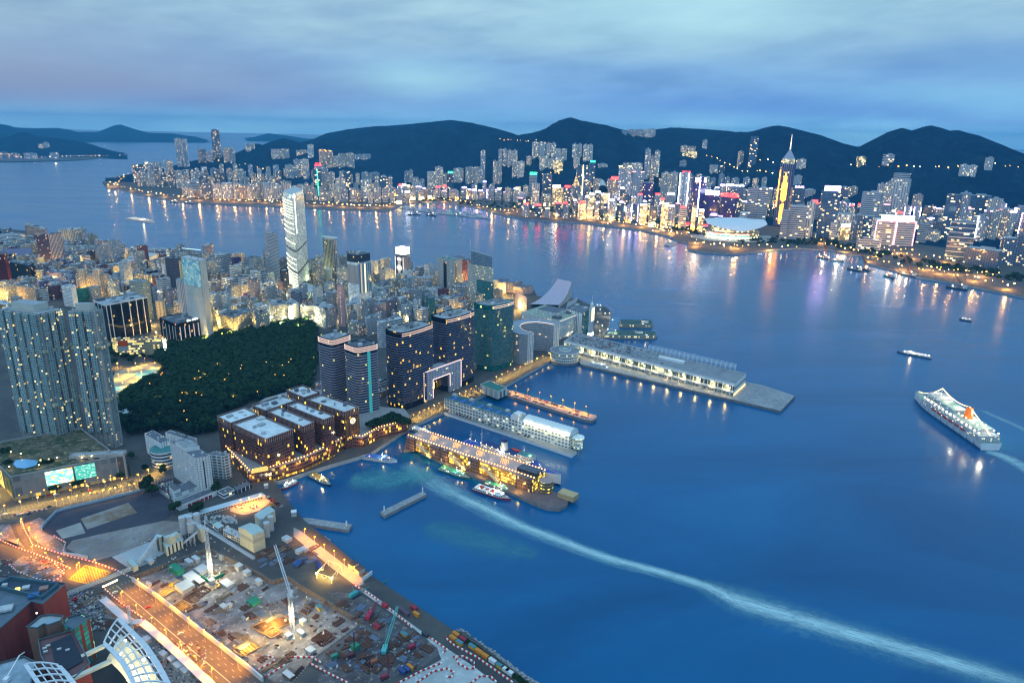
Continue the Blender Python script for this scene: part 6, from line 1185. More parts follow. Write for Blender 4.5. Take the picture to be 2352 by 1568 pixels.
for z,k,m in((9,1.02,'far_white'),(15,1.02,'far_green'),(22,1.02,'far_pink')):
 e_=ell(k,z);P_=[p for p in e_[15:24]];mb=MB()
 for a,b in zip(P_,P_[1:]):mb.bar((a[0],a[1],LAND+z),(b[0],b[1],LAND+z),1.3)
 part(mb,'light_band',MATS.get(m)or glow(m,(1,.3,.4),4),r)
mb=MB();mb.prism(ell(.8,0),LAND+28,LAND+46,0,1);part(mb,'upper_glass',[MATS['hall_glass'],ROOFL],r)
mb=MB();n,m_=24,8;RV={}
for i in range(n+1):
 u=i/n*2-1
 for j in range(m_+1):
  v=j/m_*2-1;x=c.x+u*114;y=c.y+v*70*(1-.35*u*u)+8;fr_=max(0,-v)*(1-abs(u));y-=46*fr_;z=LAND+44+34*(1-v*v*.75)*(1-.5*u*u)+12*abs(u)**3-12*fr_;RV[i,j]=(x,y,z)
for i in range(n):
 for j in range(m_):mb.face((RV[i,j],RV[i+1,j],RV[i+1,j+1],RV[i,j+1]))
part(mb,'swept_roof',pbr('shell_white',(.66,.70,.72),.4,var=.06),r)
mb=MB();P=[(c.x+a,c.y+b)for a,b in((-150,-10),(-110,-75),(0,-100),(110,-80),(160,-10),(170,80),(-150,60))];mb.prism(P,LAND-3,LAND+2,0,0);part(mb,'promenade',CONC,r)
use('C');g0,g1=on_hk(752,790),on_hk(850,785);r=thing('stadium','pale stadium roof arch between the towers','stadium',g0.lerp(g1,.5));mb=MB();hh=46
for d in(0,60):
 for k in range(16):
  f=lambda t:Vector((g0.x+(g1.x-g0.x)*t,g0.y+(g1.y-g0.y)*t+d,g0.z+hh*4*t*(1-t)));mb.bar(f(k/16),f((k+1)/16),3)
part(mb,'arch',WHITE,r);mb=MB()
for k in range(16):
 f=lambda t,d,s_:Vector((g0.x+(g1.x-g0.x)*t,g0.y+(g1.y-g0.y)*t+d,g0.z+hh*s_*4*t*(1-t)));mb.face((f(k/16,0,.95),f((k+1)/16,0,.95),f((k+1)/16,-70,.45),f(k/16,-70,.45)))
part(mb,'roof',pbr('far_roof_white',(.6,.63,.65)),r)
def row(x0,x1,base,top,w0,w1,gap,kinds,seed):
 rr=random.Random(seed);use('D');x=x0
 while x<x1:
  w=rr.uniform(w0,w1);yb=interp(base,x);yt=interp(top,x)+rr.uniform(-1,1)*(yb-interp(top,x))*.28;far(x,x+w,yb+rr.uniform(-2,2),yt,rr.choice(kinds),rr.choice(['','','','foot:y','foot:y','sign:w','top:y','sign:r','sign:v','top:v','top:k','line:v','foot:o'])if yb>440 and x>900 else '');x+=w*rr.uniform(1.05,1.2+gap)  # roof signs and light strips added at random for skyline glow
row(316,640,[(316,428),(640,438)],[(316,392),(640,402)],7,14,.3,'pbkd',1)
row(430,900,[(430,412),(640,405),(900,432)],[(430,382),(640,380),(900,412)],8,14,.9,'pbk',2)
row(420,930,[(420,452),(600,459),(900,468)],[(420,430),(600,428),(930,440)],8,16,.3,'pbnfk',3)
row(930,1300,[(930,458),(1100,455),(1300,478)],[(930,436),(1100,425),(1300,445)],9,17,.8,'pbnky',4)
row(1190,1560,[(1190,470),(1400,482),(1560,500)],[(1190,452),(1400,448),(1560,460)],8,16,.2,'pnbdyg',5)
row(1330,1760,[(1330,440),(1560,430),(1760,430)],[(1330,415),(1560,402),(1760,405)],9,16,1.2,'pbk',6)
row(1700,2180,[(1700,500),(1900,505),(2180,540)],[(1700,470),(1900,470),(2180,505)],9,17,.4,'pngdb',7)
row(620,1180,[(620,446),(900,452),(1180,462)],[(620,420),(900,430),(1180,440)],7,14,.5,'pbkfn',9)
row(1200,1700,[(1200,498),(1400,508),(1560,528),(1700,545)],[(1200,470),(1400,470),(1560,480),(1700,500)],9,18,1.0,'nbdyg',10)
row(1560,1780,[(1560,470),(1780,480)],[(1560,430),(1780,440)],8,15,.4,'pbnk',12)
row(1800,2340,[(1800,480),(2340,520)],[(1800,455),(2340,480)],9,16,1.3,'pbk',13)
row(2150,2370,[(2150,530),(2370,560)],[(2150,490),(2370,500)],12,22,.6,'pgdk',8)
use('A')
for i,(a,b,yb,yt,k)in enumerate([(0,38,465,352,'b'),(92,150,472,356,'p'),(152,218,475,352,'p'),(258,292,475,368,'b'),(294,325,475,380,'b'),(362,405,490,395,'k'),(408,452,490,380,'b'),(0,70,515,470,'d'),(72,180,520,480,'d'),(225,330,522,478,'b'),(455,530,520,470,'n')]):
 h=far(a,b,yb,yt,k,'foot:o' if i in(2,3,5)else '',None,LAND)
# ================================================================ lesser blocks that pack the near peninsula
KLAMP=[];KT=random.Random(23)
for rg_,pl_,k_,e_,c_ in[('R2',[(980,1010),(1040,1090),(1110,1075),(1200,1050),(1260,1030),(1320,1060),(1380,1040),(1430,1090),(1240,1090),(1300,1110)],'w',150000,(1,.85,.42)),('R2',[(420,1210),(500,1200),(580,1195),(660,1185),(740,1170),(820,1150),(900,1130),(960,1105),(30,1290),(120,1275),(220,1255),(320,1235),(430,1130),(380,1080),(440,980),(390,880),(380,760)],'y',110000,(1,.66,.14)),('R2',[(1330,670),(1390,640),(1440,660),(1180,690),(1260,700),(1380,690)],'w',110000,(.85,1,.5)),('R1',[(300,500),(420,480),(300,780),(110,800),(650,580),(760,575),(1230,640),(1500,620),(1560,700),(1500,800),(1240,700),(640,700),(900,900),(1600,1110),(1640,1300),(1580,1180),(400,380),(700,360),(60,620),(20,890),(80,940)],'y',90000,(1,.6,.12)),('R3',[(1700,640),(1580,600),(1640,640),(1760,760),(1190,470),(1210,540),(1700,780),(480,520),(240,600),(640,340),(640,560),(60,640),(600,900),(240,840)],'y',80000,(1,.62,.15)),]:
 use(rg_)
 for p in pl_:g=G(p);KLAMP.append((g,k_,e_,c_));FOOT.append((g.x,g.y,7))
use('D')
for _ in range(42):g=G(KT.uniform(0,1130),KT.uniform(590,740));KLAMP.append((g,'y',70000,KT.choice([(1,.5,.06),(1,.62,.15),(1,.8,.4)])));FOOT.append((g.x,g.y,7))  # extra lamps scattered at random, added for a warmer street glow
use('D');GA=G(1290,815);GB=G(945,980);GANG=math.atan2((GA-GB).y,(GA-GB).x)
KZ=[(60,560,'behind the vaulted hall'),(110,600,'near the dark striped tower'),(30,640,'by the dark red tower'),(150,650,'beside the green netted block'),(240,600,'near the golden roofed block'),(330,590,'left of the dark slab'),(300,650,'behind the black glass block'),(400,660,'by the billboard tower'),(480,600,'below the grey ledged tower'),(520,660,'near the crimson block'),(600,620,'by the yellow banded tower'),(660,690,'below the tallest tower'),(740,640,'near the canopy roofed tower'),(790,690,'beside the slim pink tower'),(880,640,'near the teal block'),(930,700,'behind the black curved towers'),(1000,640,'below the white hotel tower'),(1060,690,'near the slant topped tower'),(1120,660,'by the museum blocks'),(560,720,'above the lit park street'),(860,740,'behind the twin round towers'),(880,900,'between the round and the curved towers'),(1040,850,'below the black curved towers'),(1160,800,'below the green curved tower')]
def inpoly(x,y,P):
 c=False;j=len(P)-1
 for i in range(len(P)):
  if(P[i][1]>y)!=(P[j][1]>y)and x<(P[j][0]-P[i][0])*(y-P[i][1])/(P[j][1]-P[i][1])+P[i][0]:c=not c
  j=i
 return c
FILLZ=[(-20,545),(60,545),(150,562),(330,590),(560,612),(900,630),(1100,655),(1150,690),(1100,735),(960,745),(880,748),(790,745),(700,740),(560,768),(500,765),(440,740),(360,700),(250,690),(120,690),(-20,690)]
KIND=[('old_block','cream tenement'),('old_grey','grey tenement'),('cream_grid','cream flats block'),('white_grid','white flats block'),('grey_grid','grey flats block'),('pink_grid','pinkish flats block'),('white_band','white banded office'),('grey_band','grey banded office'),('brick_band','brick red block'),('purple_band','purple grey block'),('dark_glass','dark glass block')]
rr=random.Random(11);cnt=0;tries=0
FILL2=[(735,912),(860,915),(905,930),(1000,880),(1090,838),(1185,800),(1180,770),(1090,790),(960,830),(870,860),(735,880)]
while tries<11000:
 tries+=1;x,y=rr.uniform(-20,1190),rr.uniform(545,935 if tries>8000 else 768);two=inpoly(x,y,FILL2)
 if not(two or inpoly(x,y,FILLZ)):continue
 g=G(x,y);w,d_=rr.uniform(13,26),rr.uniform(12,20);w*=1.25 if g.length>1700 else 1;h=rr.choice([16,20,24,28,32,36,44])*(1.25 if rr.random()<.12 else 1)
 if 200<x<850 and y<720 and rr.random()<.13:h=rr.uniform(48,80)
 elif x<350:h=min(h,30)
 if y<600 and x>380:h=min(h,22)
 if two:h=rr.choice([7,9,12,16])
 rad_=max(w,d_)*.56
 if any((g.x-a)**2+(g.y-b)**2<(rad_+c*.92)**2 for a,b,c in FOOT):continue
 FOOT.append((g.x,g.y,rad_));k,what=rr.choice(KIND[:8]if x>380 else KIND);cnt+=1
 ang=GANG+rr.choice([0,0,.06,-.05,1.5708]);root=thing(what.split(' ')[-1]if what.split(' ')[-1]!='block' else 'city_block','x','building',g)
 co,si=math.cos(ang),math.sin(ang);P=[Vector((g.x+co*a-si*b,g.y+si*a+co*b))for a,b in((-w/2,-d_/2),(w/2,-d_/2),(w/2,d_/2),(-w/2,d_/2))]
 mb=MB();mb.prism(P,LAND,LAND+h+1,0,0,top=False);part(mb,'wall',FM(k),root);mb=MB();mb.poly([(p.x,p.y,LAND+h)for p in P]);ro_=part(mb,'roof',rr.choice([ROOF,ROOFL,ROOFL,ROOFD]),root);clutter(ro_,P,LAND+h,rr.choice([3,4,5]),cnt*7)
 px,py=proj((g.x,g.y,LAND+h/2));z=min(KZ,key=lambda t:(t[0]-px)**2+(t[1]-py)**2*2)[2];size='low ' if h<22 else('tall ' if h>38 else '')
 AUTO.append((root,size+what,z,px,'packed blocks of the near peninsula'))
# ================================================================ the park
LEAF=bpy.data.materials.new('leaf');LEAF.use_nodes=True;n_=NT(LEAF.node_tree);n_.N.clear()
oi_=n_.n('ShaderNodeObjectInfo').outputs['Random'];co_=n_.n('ShaderNodeTexCoord').outputs['Object'];no_=n_.noise(co_,.35,3,.6)
c_=n_.mix(n_.m('MULTIPLY',n_.m('ADD',no_,oi_),.62,clamp=True),(.002,.008,.006),(.024,.056,.022));b_n=n_.n('ShaderNodeBsdfPrincipled',{'Base Color':c_,'Roughness':.9,'Specular IOR Level':.05});n_.n('ShaderNodeOutputMaterial',{0:b_n.outputs[0]})
BARK=pbr('bark',(.08,.06,.045))
def leaves(mb,c,rx,rz,n,s,r_):
 lob=[(Vector((r_.uniform(-.55,.55)*rx,r_.uniform(-.55,.55)*rx,r_.uniform(-.3,.45)*rz)),r_.uniform(.45,.7))for _ in range(6)]
 for _ in range(n):
  o,k=r_.choice(lob);d=Vector((r_.gauss(0,1),r_.gauss(0,1),r_.gauss(0,1)+.35)).normalized();p=Vector(c)+o+Vector((d.x*rx*k,d.y*rx*k,d.z*rz*k))*r_.uniform(.75,1.05)
  t=(d+Vector((r_.uniform(-.6,.6),r_.uniform(-.6,.6),r_.uniform(-.2,.6)))).normalized();u=t.cross(Vector((0,0,1)));
  if u.length<.01:u=Vector((1,0,0))
  u.normalize();v=t.cross(u);q=s*r_.uniform(.6,1.3);mb.face((p-u*q-v*q*.6,p+u*q-v*q*.7,p+u*q*.8+v*q,p-u*q*.9+v*q*.7))
TREES=[]
for k in range(5):
 r_=random.Random(40+k);t=thing('tree','x','tree',(0,-500,0));mb=MB();mb.bar((0,0,0),(.3,.2,4.2),.5,6,0,.35)
 for a in range(4):mb.bar((.3,.2,4),(3*math.cos(a*1.6+k),3*math.sin(a*1.6+k),7),.28,4,0,.1)
 o=mb.build('trunk',BARK);o.parent=t;mb=MB();leaves(mb,(0,0,8),6.2,4.6,230,1.15,r_);o=mb.build('crown',LEAF);o.parent=t;TREES.append(t)
used_t=[False]*5
def tree(p,s,label,grp,r_):
 k=r_.randrange(5);t=TREES[k]
 if not used_t[k]:used_t[k]=True;o=t;o.location=p;o.rotation_euler.z=r_.uniform(0,6);o.scale=(s,)*3;o['label']=label;o['group']=grp;return o
 return dup(t,p,r_.uniform(0,6),label,grp,s)
use('D');PARK=[(272,975),(285,915),(352,872),(405,880),(395,858),(358,832),(372,802),(430,786),(560,762),(700,742),(726,758),(724,850),(706,900),(630,915),(570,925),(515,965),(496,992),(440,1000),(400,985),(300,1000)]
PARK=PARK[:2]+[(268,900),(250,840),(262,795),(300,792),(330,812)]+PARK[4:]if 0 else PARK;wp=[G(p)for p in PARK];mb=MB();mb.poly([(p.x,p.y,LAND+.05)for p in wp]);tag(mb.build('park_ground',ground_mat('park_soil',(.03,.04,.025),(.05,.05,.035),None,.05)),'dark park soil under the trees',kind='structure')
rr=random.Random(5);xs=[p.x for p in wp];ys=[p.y for p in wp];PP=[(p.x,p.y)for p in wp];spots=[];HALLS=[]
for _ in range(16000):
 x,y=rr.uniform(min(xs),max(xs)),rr.uniform(min(ys),max(ys))
 if inpoly(x,y,PP)and all((x-a)**2+(y-b)**2>(6.1+.3*s)**2 for a,b,s in spots)and not any((x-a)**2+(y-b)**2<(c*.70)**2 for a,b,c in FOOT):spots.append((x,y,rr.random()))
spots.sort(key=lambda s:math.hypot(s[0],s[1]));mass=MB()
for i,(x,y,s)in enumerate(spots):
 if i<240:tree((x,y,LAND),.65+s*.85,'dark broad leaved tree in the near half of the park','trees of the park',rr)
 else:leaves(mass,(x,y,LAND+8+s*2.5),6.5+s*1.5,4.6+s,75,1.9,rr)
if mass.f:tag(mass.build('woodland',LEAF),'dense dark trees filling the rest of the park','trees',kind='stuff')
for p in[(455,1180),(335,1130),(345,1115),(350,1140),(402,1180),(590,1010),(600,1025),(500,1130),(470,1120)]:tree(G(p),1.1,'dark tree standing alone beside the yards and white blocks','trees outside the park',rr)
PGD=[(258,855),(290,842),(370,826),(378,850),(410,886),(360,905),(275,922),(258,895)]
use('D')
for _ in range(90):
 p=(rr.uniform(238,350),rr.uniform(792,985))
 if inpoly(p[0],p[1],[(240,800),(285,792),(340,858),(282,915),(270,985),(246,975)])and not inpoly(p[0]+4,p[1]-14,PGD)and not inpoly(p[0],p[1],PGD):tree(G(p),rr.uniform(.7,1.2),'dark tree squeezed between the pale apartment towers and the park pools','trees outside the park',rr)
use('R6')
for a,b in[((205,1060),(450,965)),((230,1080),(470,985)),((450,975),(615,1040)),((400,1000),(560,1040))]:
 for k in range(7):q=G(Vector(a).lerp(Vector(b),k/6).to_tuple(),z=LAND+16);tree((q.x,q.y,LAND+14),.85,'bright green tree on the terrace below the front round tower','terrace trees',rr)
use('R4')
for p in[(820,490),(860,495),(900,480),(950,500),(1000,490),(1050,500),(1100,460),(1140,590),(1120,610),(920,1190),(1010,1290),(1150,1280),(1130,1300),(520,1400),(560,1390),(620,1340),(370,1430),(400,1420),(840,1340),(60,1250),(30,1180),(50,1160),(300,1250),(350,1245),(560,1200),(640,1190)]:
 z=0;q=G(p);up=21 if p[1]<1260 and p[0]<700 and p[1]>1150 else 0
 if up:q=G(p,z=LAND+up)
 tree((q.x,q.y,LAND+up),.75,'small tree lit by the yellow lamps of the podium and pool gardens','lit garden trees',rr)
use('R4');pg=[(790,600),(880,560),(1110,515),(1130,560),(1100,610),(1150,650),(1235,685),(1200,710),(1060,740),(960,770),(830,785),(795,700)]
o=sheet('R4',pg,LAND+.12,ground_mat('pool_terrace',(.42,.36,.24),(.34,.28,.18),(.5,.46,.36),.08),'pool_terrace','yellow lit stone terraces around the park pools')
for i,pts in enumerate([[(925,600),(1090,560),(1080,610),(980,635)],[(1040,690),(1100,675),(1180,680),(1160,700),(1060,715)],[(795,690),(870,690),(840,715),(800,720)]]):
 sheet('R4',pts,LAND+.2,pbr('park_pool',(.16,.42,.42),.08,emit=(.3,.5,.35),es=.25),'pool',None)
building('sports_hall','pale blue ribbed sports hall roof behind the right apartment tower',(880,900),(815,850),(930,850),h=9,mw='white_band',mr=pbr('blue_tin',(.48,.58,.64)),roof=0)
use('R5');building('park_museum','low white museum block among the trees left of the twin round towers',(1640,370),(1495,300),(1720,350),h=10,mw='white_grid',mr=ROOFL,roof=3);building('park_museum','long dark roofed barrack hall among the park trees',(1540,385),(1320,275),(1580,365),h=8,mw='grey_grid',mr=ROOFD,roof=0)
# ================================================================ lamps
def lamp_proto(name,col,s,hgt,rad_):
 t=bpy.data.objects.new(name,None);COL.objects.link(t);t['category']='street lamp'
 mb=MB();mb.bar((0,0,0),(0,0,hgt),rad_*.22,5);mb.bar((0,0,hgt),(rad_*2,0,hgt+.4),rad_*.16,4);o=mb.build('post',STEEL);o.parent=t
 mb=MB();mb.cyl((rad_*2,0,hgt-.2),rad_,rad_*.9,8);o=mb.build('lamp_head',glow('head_'+name+str(s),col,s));o.parent=t;return t
AMB,YEL,COOL=(1,.32,.006),(1,.58,.08),(1,.9,.6)
def quiet(m):
 try:m.cycles.emission_sampling='NONE'
 except Exception:pass
PROTO={'a':lamp_proto('street_lamp',AMB,14,11,.5),'y':lamp_proto('street_lamp',YEL,14,9,.5),'w':lamp_proto('street_lamp',COOL,18,9,.6),'p':lamp_proto('park_lamp',(1,.42,.06),7,10,.55)}
USED={}
LIGHTS={}
def lamp(k,p,label,grp,energy=0,col=None,h=9.5,size=.6):
 t=PROTO[k]
 if k not in USED:USED[k]=1;o=t;o.location=p;o['label']=label;o['group']=grp
 else:o=dup(t,p,R.uniform(0,6),label,grp)
 if energy:
  key=(energy,col or k)
  if key not in LIGHTS:sp_=energy<40000;li=bpy.data.lights.new('lamp_light','SPOT' if sp_ else 'POINT');li.energy=energy*(2.2 if sp_ else 1.0);li.color=col or{'a':AMB,'y':YEL,'w':COOL,'f':(1,.5,.12),'p':(1,.45,.08)}[k];li.shadow_soft_size=size;LIGHTS[key]=li
  if LIGHTS[key].type=='SPOT':LIGHTS[key].spot_size=rad(150);LIGHTS[key].spot_blend=.6
  lo=bpy.data.objects.new('lamp_light',LIGHTS[key]);COL.objects.link(lo);lo.parent=o;lo.location=(0,0,h)
 return o
def lamps(reg,k,a,b,n,label,grp,energy=0,every=1,z=LAND):
 use(reg)
 for i in range(n):lamp(k,G(Vector(a).lerp(Vector(b),(i+.5)/n).to_tuple(),z=z),label,grp,energy if i%every==0 else 0)
hw='amber street lamp beside the highway';hg='lamps of the highway'
lamps('S1','a',(700,1040),(1340,1590),7,hw,hg,13000);lamps('S1','a',(800,965),(1500,1520),7,hw,hg,13000);lamps('S1','a',(-20,700),(520,930),6,hw,hg,14000);lamps('S1','a',(440,900),(640,880),2,hw,hg,20000);lamps('S1','a',(110,600),(260,770),3,hw,hg,18000)
av='yellow street lamp along the avenue below the podium';ag='lamps of the avenue'
lamps('S1','y',(-20,545),(900,330),9,av,ag,9500);lamps('S1','y',(80,480),(720,340),8,av,ag);lamps('S1','y',(10,470),(-20,300),3,av,ag,12000);lamps('S1','y',(880,330),(1050,230),3,av,ag,10000)
lamps('S1','y',(890,385),(330,505),14,'small yellow lamp on the blue hoarding','hoarding lamps',2500,2)
lamps('R6','y',(640,1010),(960,860),6,'yellow lamp on the sea wall street','sea wall lamps',9000);lamps('R6','y',(1000,840),(1350,680),6,'yellow lamp on the sea wall street','sea wall lamps',9000);lamps('R6','y',(1500,610),(2110,330),10,'yellow lamp on the sea wall street','sea wall lamps',9000)
lamps('S5','a',(0,90),(560,520),6,'amber lamp on the works road by the sea','works road lamps',11000);lamps('N','a',(1750,560),(2200,420),3,'amber lamp in the yard of the concrete works','works road lamps',15000)
lamps('R7','a',(80,905),(720,1100),7,'orange lamp on the parking jetty','jetty lamps',13000,z=4.2)
use('R4')
for p in[(830,640),(900,610),(950,560),(1010,530),(1080,560),(990,620),(940,650),(1000,690),(1060,650),(1140,630),(1160,690),(1000,740),(860,700),(870,770),(820,560)]:lamp('y',G(p),'bright lamp over the park pool terrace','pool terrace lamps',13000,h=8)
kl='bright lamp in a narrow street of the near peninsula';kg='street lamps between the packed blocks'
for g_,k_,e_,c_ in KLAMP:lamp(k_,g_,kl,kg,e_,c_)
use('R7')
for p in[(780,300),(820,330),(860,330),(760,400),(800,430),(840,460),(880,380),(700,495),(900,465),(780,470),(560,480)]:lamp('w',G(p),'bright lamp on the ferry concourse','ferry concourse lamps',7000,(1,.85,.5))
rr=random.Random(3);use('R5')
for _ in range(32):
 s=rr.choice(spots[:700]);lamp('p',(s[0],s[1],LAND+4),'small orange lamp glinting among the park trees','park lamps',2600 if _%3==0 else 0,h=13)
fl='orange lamp dotting the far waterfront';fg='lamps of the far waterfront'
FARM=MB();FARL=[]
def flamp(g,e=0):
 FARM.bar((g.x,g.y,g.z),(g.x,g.y,g.z+12),.3,3,1);k=R.choice([.7,1.0,1.4,1.9]);FARM.cyl((g.x,g.y,g.z+12),k,k*1.1,6,R.choice([0,0,0,2]))
 if e:FARL.append(Vector((g.x,g.y,g.z+12)))
use('D');way=[(252,428),(262,415),(285,405),(306,402),(272,420),(262,428),(300,438),(360,449),(420,457),(500,463),(600,467),(700,471),(800,475),(890,478),(930,464),(1000,462),(1060,468),(1140,486),(1200,492),(1300,502),(1400,512),(1480,524),(1560,545)]
V=[Vector(p)for p in way];EXP=[]
for a,b in zip(V,V[1:]):
 k=max(2,int((b-a).length/9))
 for i in range(k):EXP.append(a.lerp(b,i/k))
for i,p in enumerate(EXP):flamp(G(p.x+rr.uniform(-4,4),p.y+rr.uniform(-2.2,1.5)),i%4==0)
for a,b,n in[((1590,568),(1840,572),14),((1700,575),(1590,560),6),((1880,560),(1980,585),9),((1990,600),(2340,668),22),((2010,590),(2200,600),12),((2120,620),(2300,640),14),((1180,480),(1560,525),26),((1580,535),(1700,540),8),((1480,520),(1600,550),10),((2000,575),(2100,585),8)]:
 for i in range(n):
  p=Vector(a).lerp(Vector(b),(i+rr.random()*.6)/n);flamp(G(p.x,p.y+rr.uniform(-4,4)),i%5==0)
for a,b,n in[((1145,326),(1240,330),10),((1720,372),(1860,390),8),((1940,388),(2240,392),14),((2260,380),(2350,395),5),((1620,360),(1700,395),8),((470,365),(640,400),12),((1230,405),(1300,400),6),((1700,398),(1800,405),7)]:
 for i in range(n):q=Vector(a).lerp(Vector(b),(i+rr.random()*.7)/n);flamp(on_hk(q.x,q.y+rr.uniform(-2,2)))
for i in range(26):q=Vector((40,362)).lerp(Vector((285,357)),i/26);flamp(G(q.x,q.y+2))
for p in[(132,316),(140,317),(173,316),(210,327),(225,327),(240,326),(250,328)]:flamp(G(p[0],p[1]+12,z=20))
o=FARM.build('far_lamps',[glow('far_lamp',(1,.42,.07),40),DARK,glow('far_lamp_pale',(1,.8,.45),40)]);tag(o,'countless amber lamps dotting the far shore, its quays and hillside roads','lamps',kind='stuff')
li=bpy.data.lights.new('far_lamp_light','POINT');li.energy=230000;li.color=(1,.42,.07);li.shadow_soft_size=2
for p in FARL:lo=bpy.data.objects.new('far_lamp_light',li);COL.objects.link(lo);lo.location=p;lo.parent=o
FT=MB();use('D')
for _ in range(420):
 x=rr.uniform(930,2345);y=interp([(930,462),(1140,480),(1400,506),(1560,532),(1700,560),(1900,566),(2100,612),(2345,650)],x)-rr.uniform(2,16);q=G(x,y);k=rr.uniform(5,11);leaves(FT,(q.x,q.y,LAND+k*.5),k,k*.8,14,k*.45,rr)
tag(FT.build('far_trees',LEAF),'dark trees along the far waterfront roads','trees',kind='stuff')
MBX=MB();P=[G(p.x,p.y)for p in EXP]
for a,b in zip(P,P[1:]):
 e=(b-a)
 if e.length>1 and e.length<150:s_=Vector((-e.y,e.x,0)).normalized()*9;MBX.face([Vector((q.x,q.y,LAND+.3))for q in(a-s_,b-s_,b+s_,a+s_)])
tag(MBX.build('expressway',ORROAD),'amber lit expressway curving along the far sea wall',kind='structure')
# ================================================================ the great excavation
def steel_mat(n,c):return pbr(n,c,.55,var=.1)
CRW=steel_mat('crane_white',(.62,.66,.70))
def toward(P0,pix,L):
 """the point seen at a picture place that lies L metres from P0, the farther of the two"""
 d=ray(pix);o=Vector((0,0,CAMZ))-P0;b=o.dot(d);c=o.dot(o)-L*L;q=b*b-c
 return Vector((0,0,CAMZ))+d*(-b+math.sqrt(max(q,0)))
def tower_crane(label,reg,base,top,jib,tail,z0,lit=None,luff=None,col=CRW,w=2.4):
 use(reg);g=G(base,z=z0);h=rise(g,top[1]);r=thing('tower_crane',label,'tower crane',g);t=Vector((g.x,g.y,z0+h))
 mb=MB();mb.truss(g,t,w,int(h/3),.2);part(mb,'mast',col,r)
 mb=MB()
 for a in range(4):mb.bar(g+Vector((0,0,5)),g+Vector((5*math.cos(a*1.57+.5),5*math.sin(a*1.57+.5),.3)),.35)
 part(mb,'base_frame',col,r)
 if luff:e=toward(t,jib,luff);f=t-Vector(((e-t).x,(e-t).y,0)).normalized()*9
 else:e,f=G(jib,z=t.z+1.5),G(tail,z=t.z+1.5)
 mb=MB();L=(e-t).length;mb.truss(t+Vector((0,0,1.5)),e,1.7,int(L/2.4),.17);part(mb,'jib',col,r)
 mb=MB();mb.truss(t+Vector((0,0,1.5)),f,1.5,5,.17);part(mb,'counter_jib',col,r);mb=MB();mb.box(f-Vector((0,0,2)),3,2.2,3,0);part(mb,'counterweight',CONC,r);mb=MB();mb.box(t+Vector((1.6,0,-1)),1.8,1.8,2.4);part(mb,'cab',WHITE,r)
 mb=MB();k=t+Vector((0,0,8));mb.bar(t,k,.4);mb.bar(k,t.lerp(e,.6)+Vector((0,0,1.5)),.1);mb.bar(k,f,.1);part(mb,'apex',col,r)
 if lit:
  q=Vector((g.x,g.y,z0+h*lit));mb=MB();mb.box(q+Vector((1.6,-1.6,0)),.9,.9,1.2);part(mb,'floodlight',glow('flood',(1,.95,.7),22),r)
  li=bpy.data.lights.new('floodlight_light','POINT');li.energy=46000;li.color=(1,.80,.4);li.shadow_soft_size=.8;lo=bpy.data.objects.new('floodlight_light',li);COL.objects.link(lo);lo.parent=r;lo.location=q+Vector((2.5,-2.5,0))-Vector(g)
 return r
tower_crane('white tower crane with a long level jib reaching over the concrete works','S4',(742,672),(704,250),(1108,497),(560,172),PZ,.32)
tower_crane('white luffing tower crane beside the amber lit pit','S4',(1443,1160),(1420,785),(1286,385),None,PZ,.5,46)
use('S7');g=G(1565,985);r=thing('lattice_mast','white lattice mast standing by the covered walkway','mast',g);mb=MB();mb.truss(g,g+Vector((0,0,rise(g,655))),1.5,9,.18);part(mb,'mast_frame',CRW,r)
def crawler(label,reg,base,tip,L,col,name='crawler_crane'):
 use(reg);g=G(base,z=LAND);m=steel_mat('crane_'+label.split()[0],col);r=thing(name,label,'crane',g);t=toward(g+Vector((0,0,3)),tip,L);d=Vector((t.x-g.x,t.y-g.y));a=math.atan2(d.y,d.x)
 for s_ in(-1,1):mb=MB();mb.box(g+Vector((-math.sin(a)*2.4*s_,math.cos(a)*2.4*s_,0)),8,1.3,1.5,a);part(mb,'track',DARK,r)
 mb=MB();mb.box(g+Vector((-math.cos(a)*1.5,-math.sin(a)*1.5,1.5)),8,3.6,2.8,a);part(mb,'house',m,r);mb=MB();mb.truss(g+Vector((math.cos(a)*2,math.sin(a)*2,2.5)),t,1.7,int(L/3),.16);part(mb,'boom',m,r)
 mb=MB();k=g+Vector((-math.cos(a)*2,-math.sin(a)*2,11));mb.bar(g+Vector((0,0,3)),k,.25);mb.bar(k,t,.09);mb.bar(t,t-Vector((0,0,min(8,t.z-3))),.08);part(mb,'rigging',m,r)
crawler('teal crawler crane whose boom reaches out over the sea wall','S5',(515,665),(928,490),52,(.05,.32,.32));crawler('crimson crawler crane in the middle of the piling yard','S5',(655,860),(790,640),36,(.38,.02,.06));crawler('turquoise crawler crane with its boom raised beside the steel stacks','S5',(800,1180),(918,762),44,(.08,.42,.40));crawler('navy mobile crane with a short raised boom near the lit frame','S5',(190,410),(148,318),16,(.02,.06,.30));crawler('blue mobile crane with a low boom on the pit edge','S4',(1490,555),(1575,500),16,(.02,.08,.34))
for i,(b,t,c,w)in enumerate([((478,1240),1012,(.10,.02,.03),'dark'),((795,1440),1225,(.25,.03,.06),'maroon'),((1050,1160),1095,(.3,.02,.05),'red'),((325,1250),1180,(.03,.22,.16),'green'),((700,1300),1200,(.30,.10,.05),'rusty')]):
 use('S5');g=G(b);h=rise(g,t);r=thing('piling_rig','%s piling rig with an upright mast in the mud yard'%w,'piling rig',g);m=steel_mat('rig_'+w,c);mb=MB();mb.box(g,6,3.4,1.2,.6);part(mb,'tracks',DARK,r);mb=MB();mb.box(g+Vector((0,0,1.2)),5,3,2.4,.6);part(mb,'house',m,r);mb=MB();mb.truss(g+Vector((3,1,0)),g+Vector((3,1,h)),.8,int(h/2),.14);part(mb,'mast',m,r)
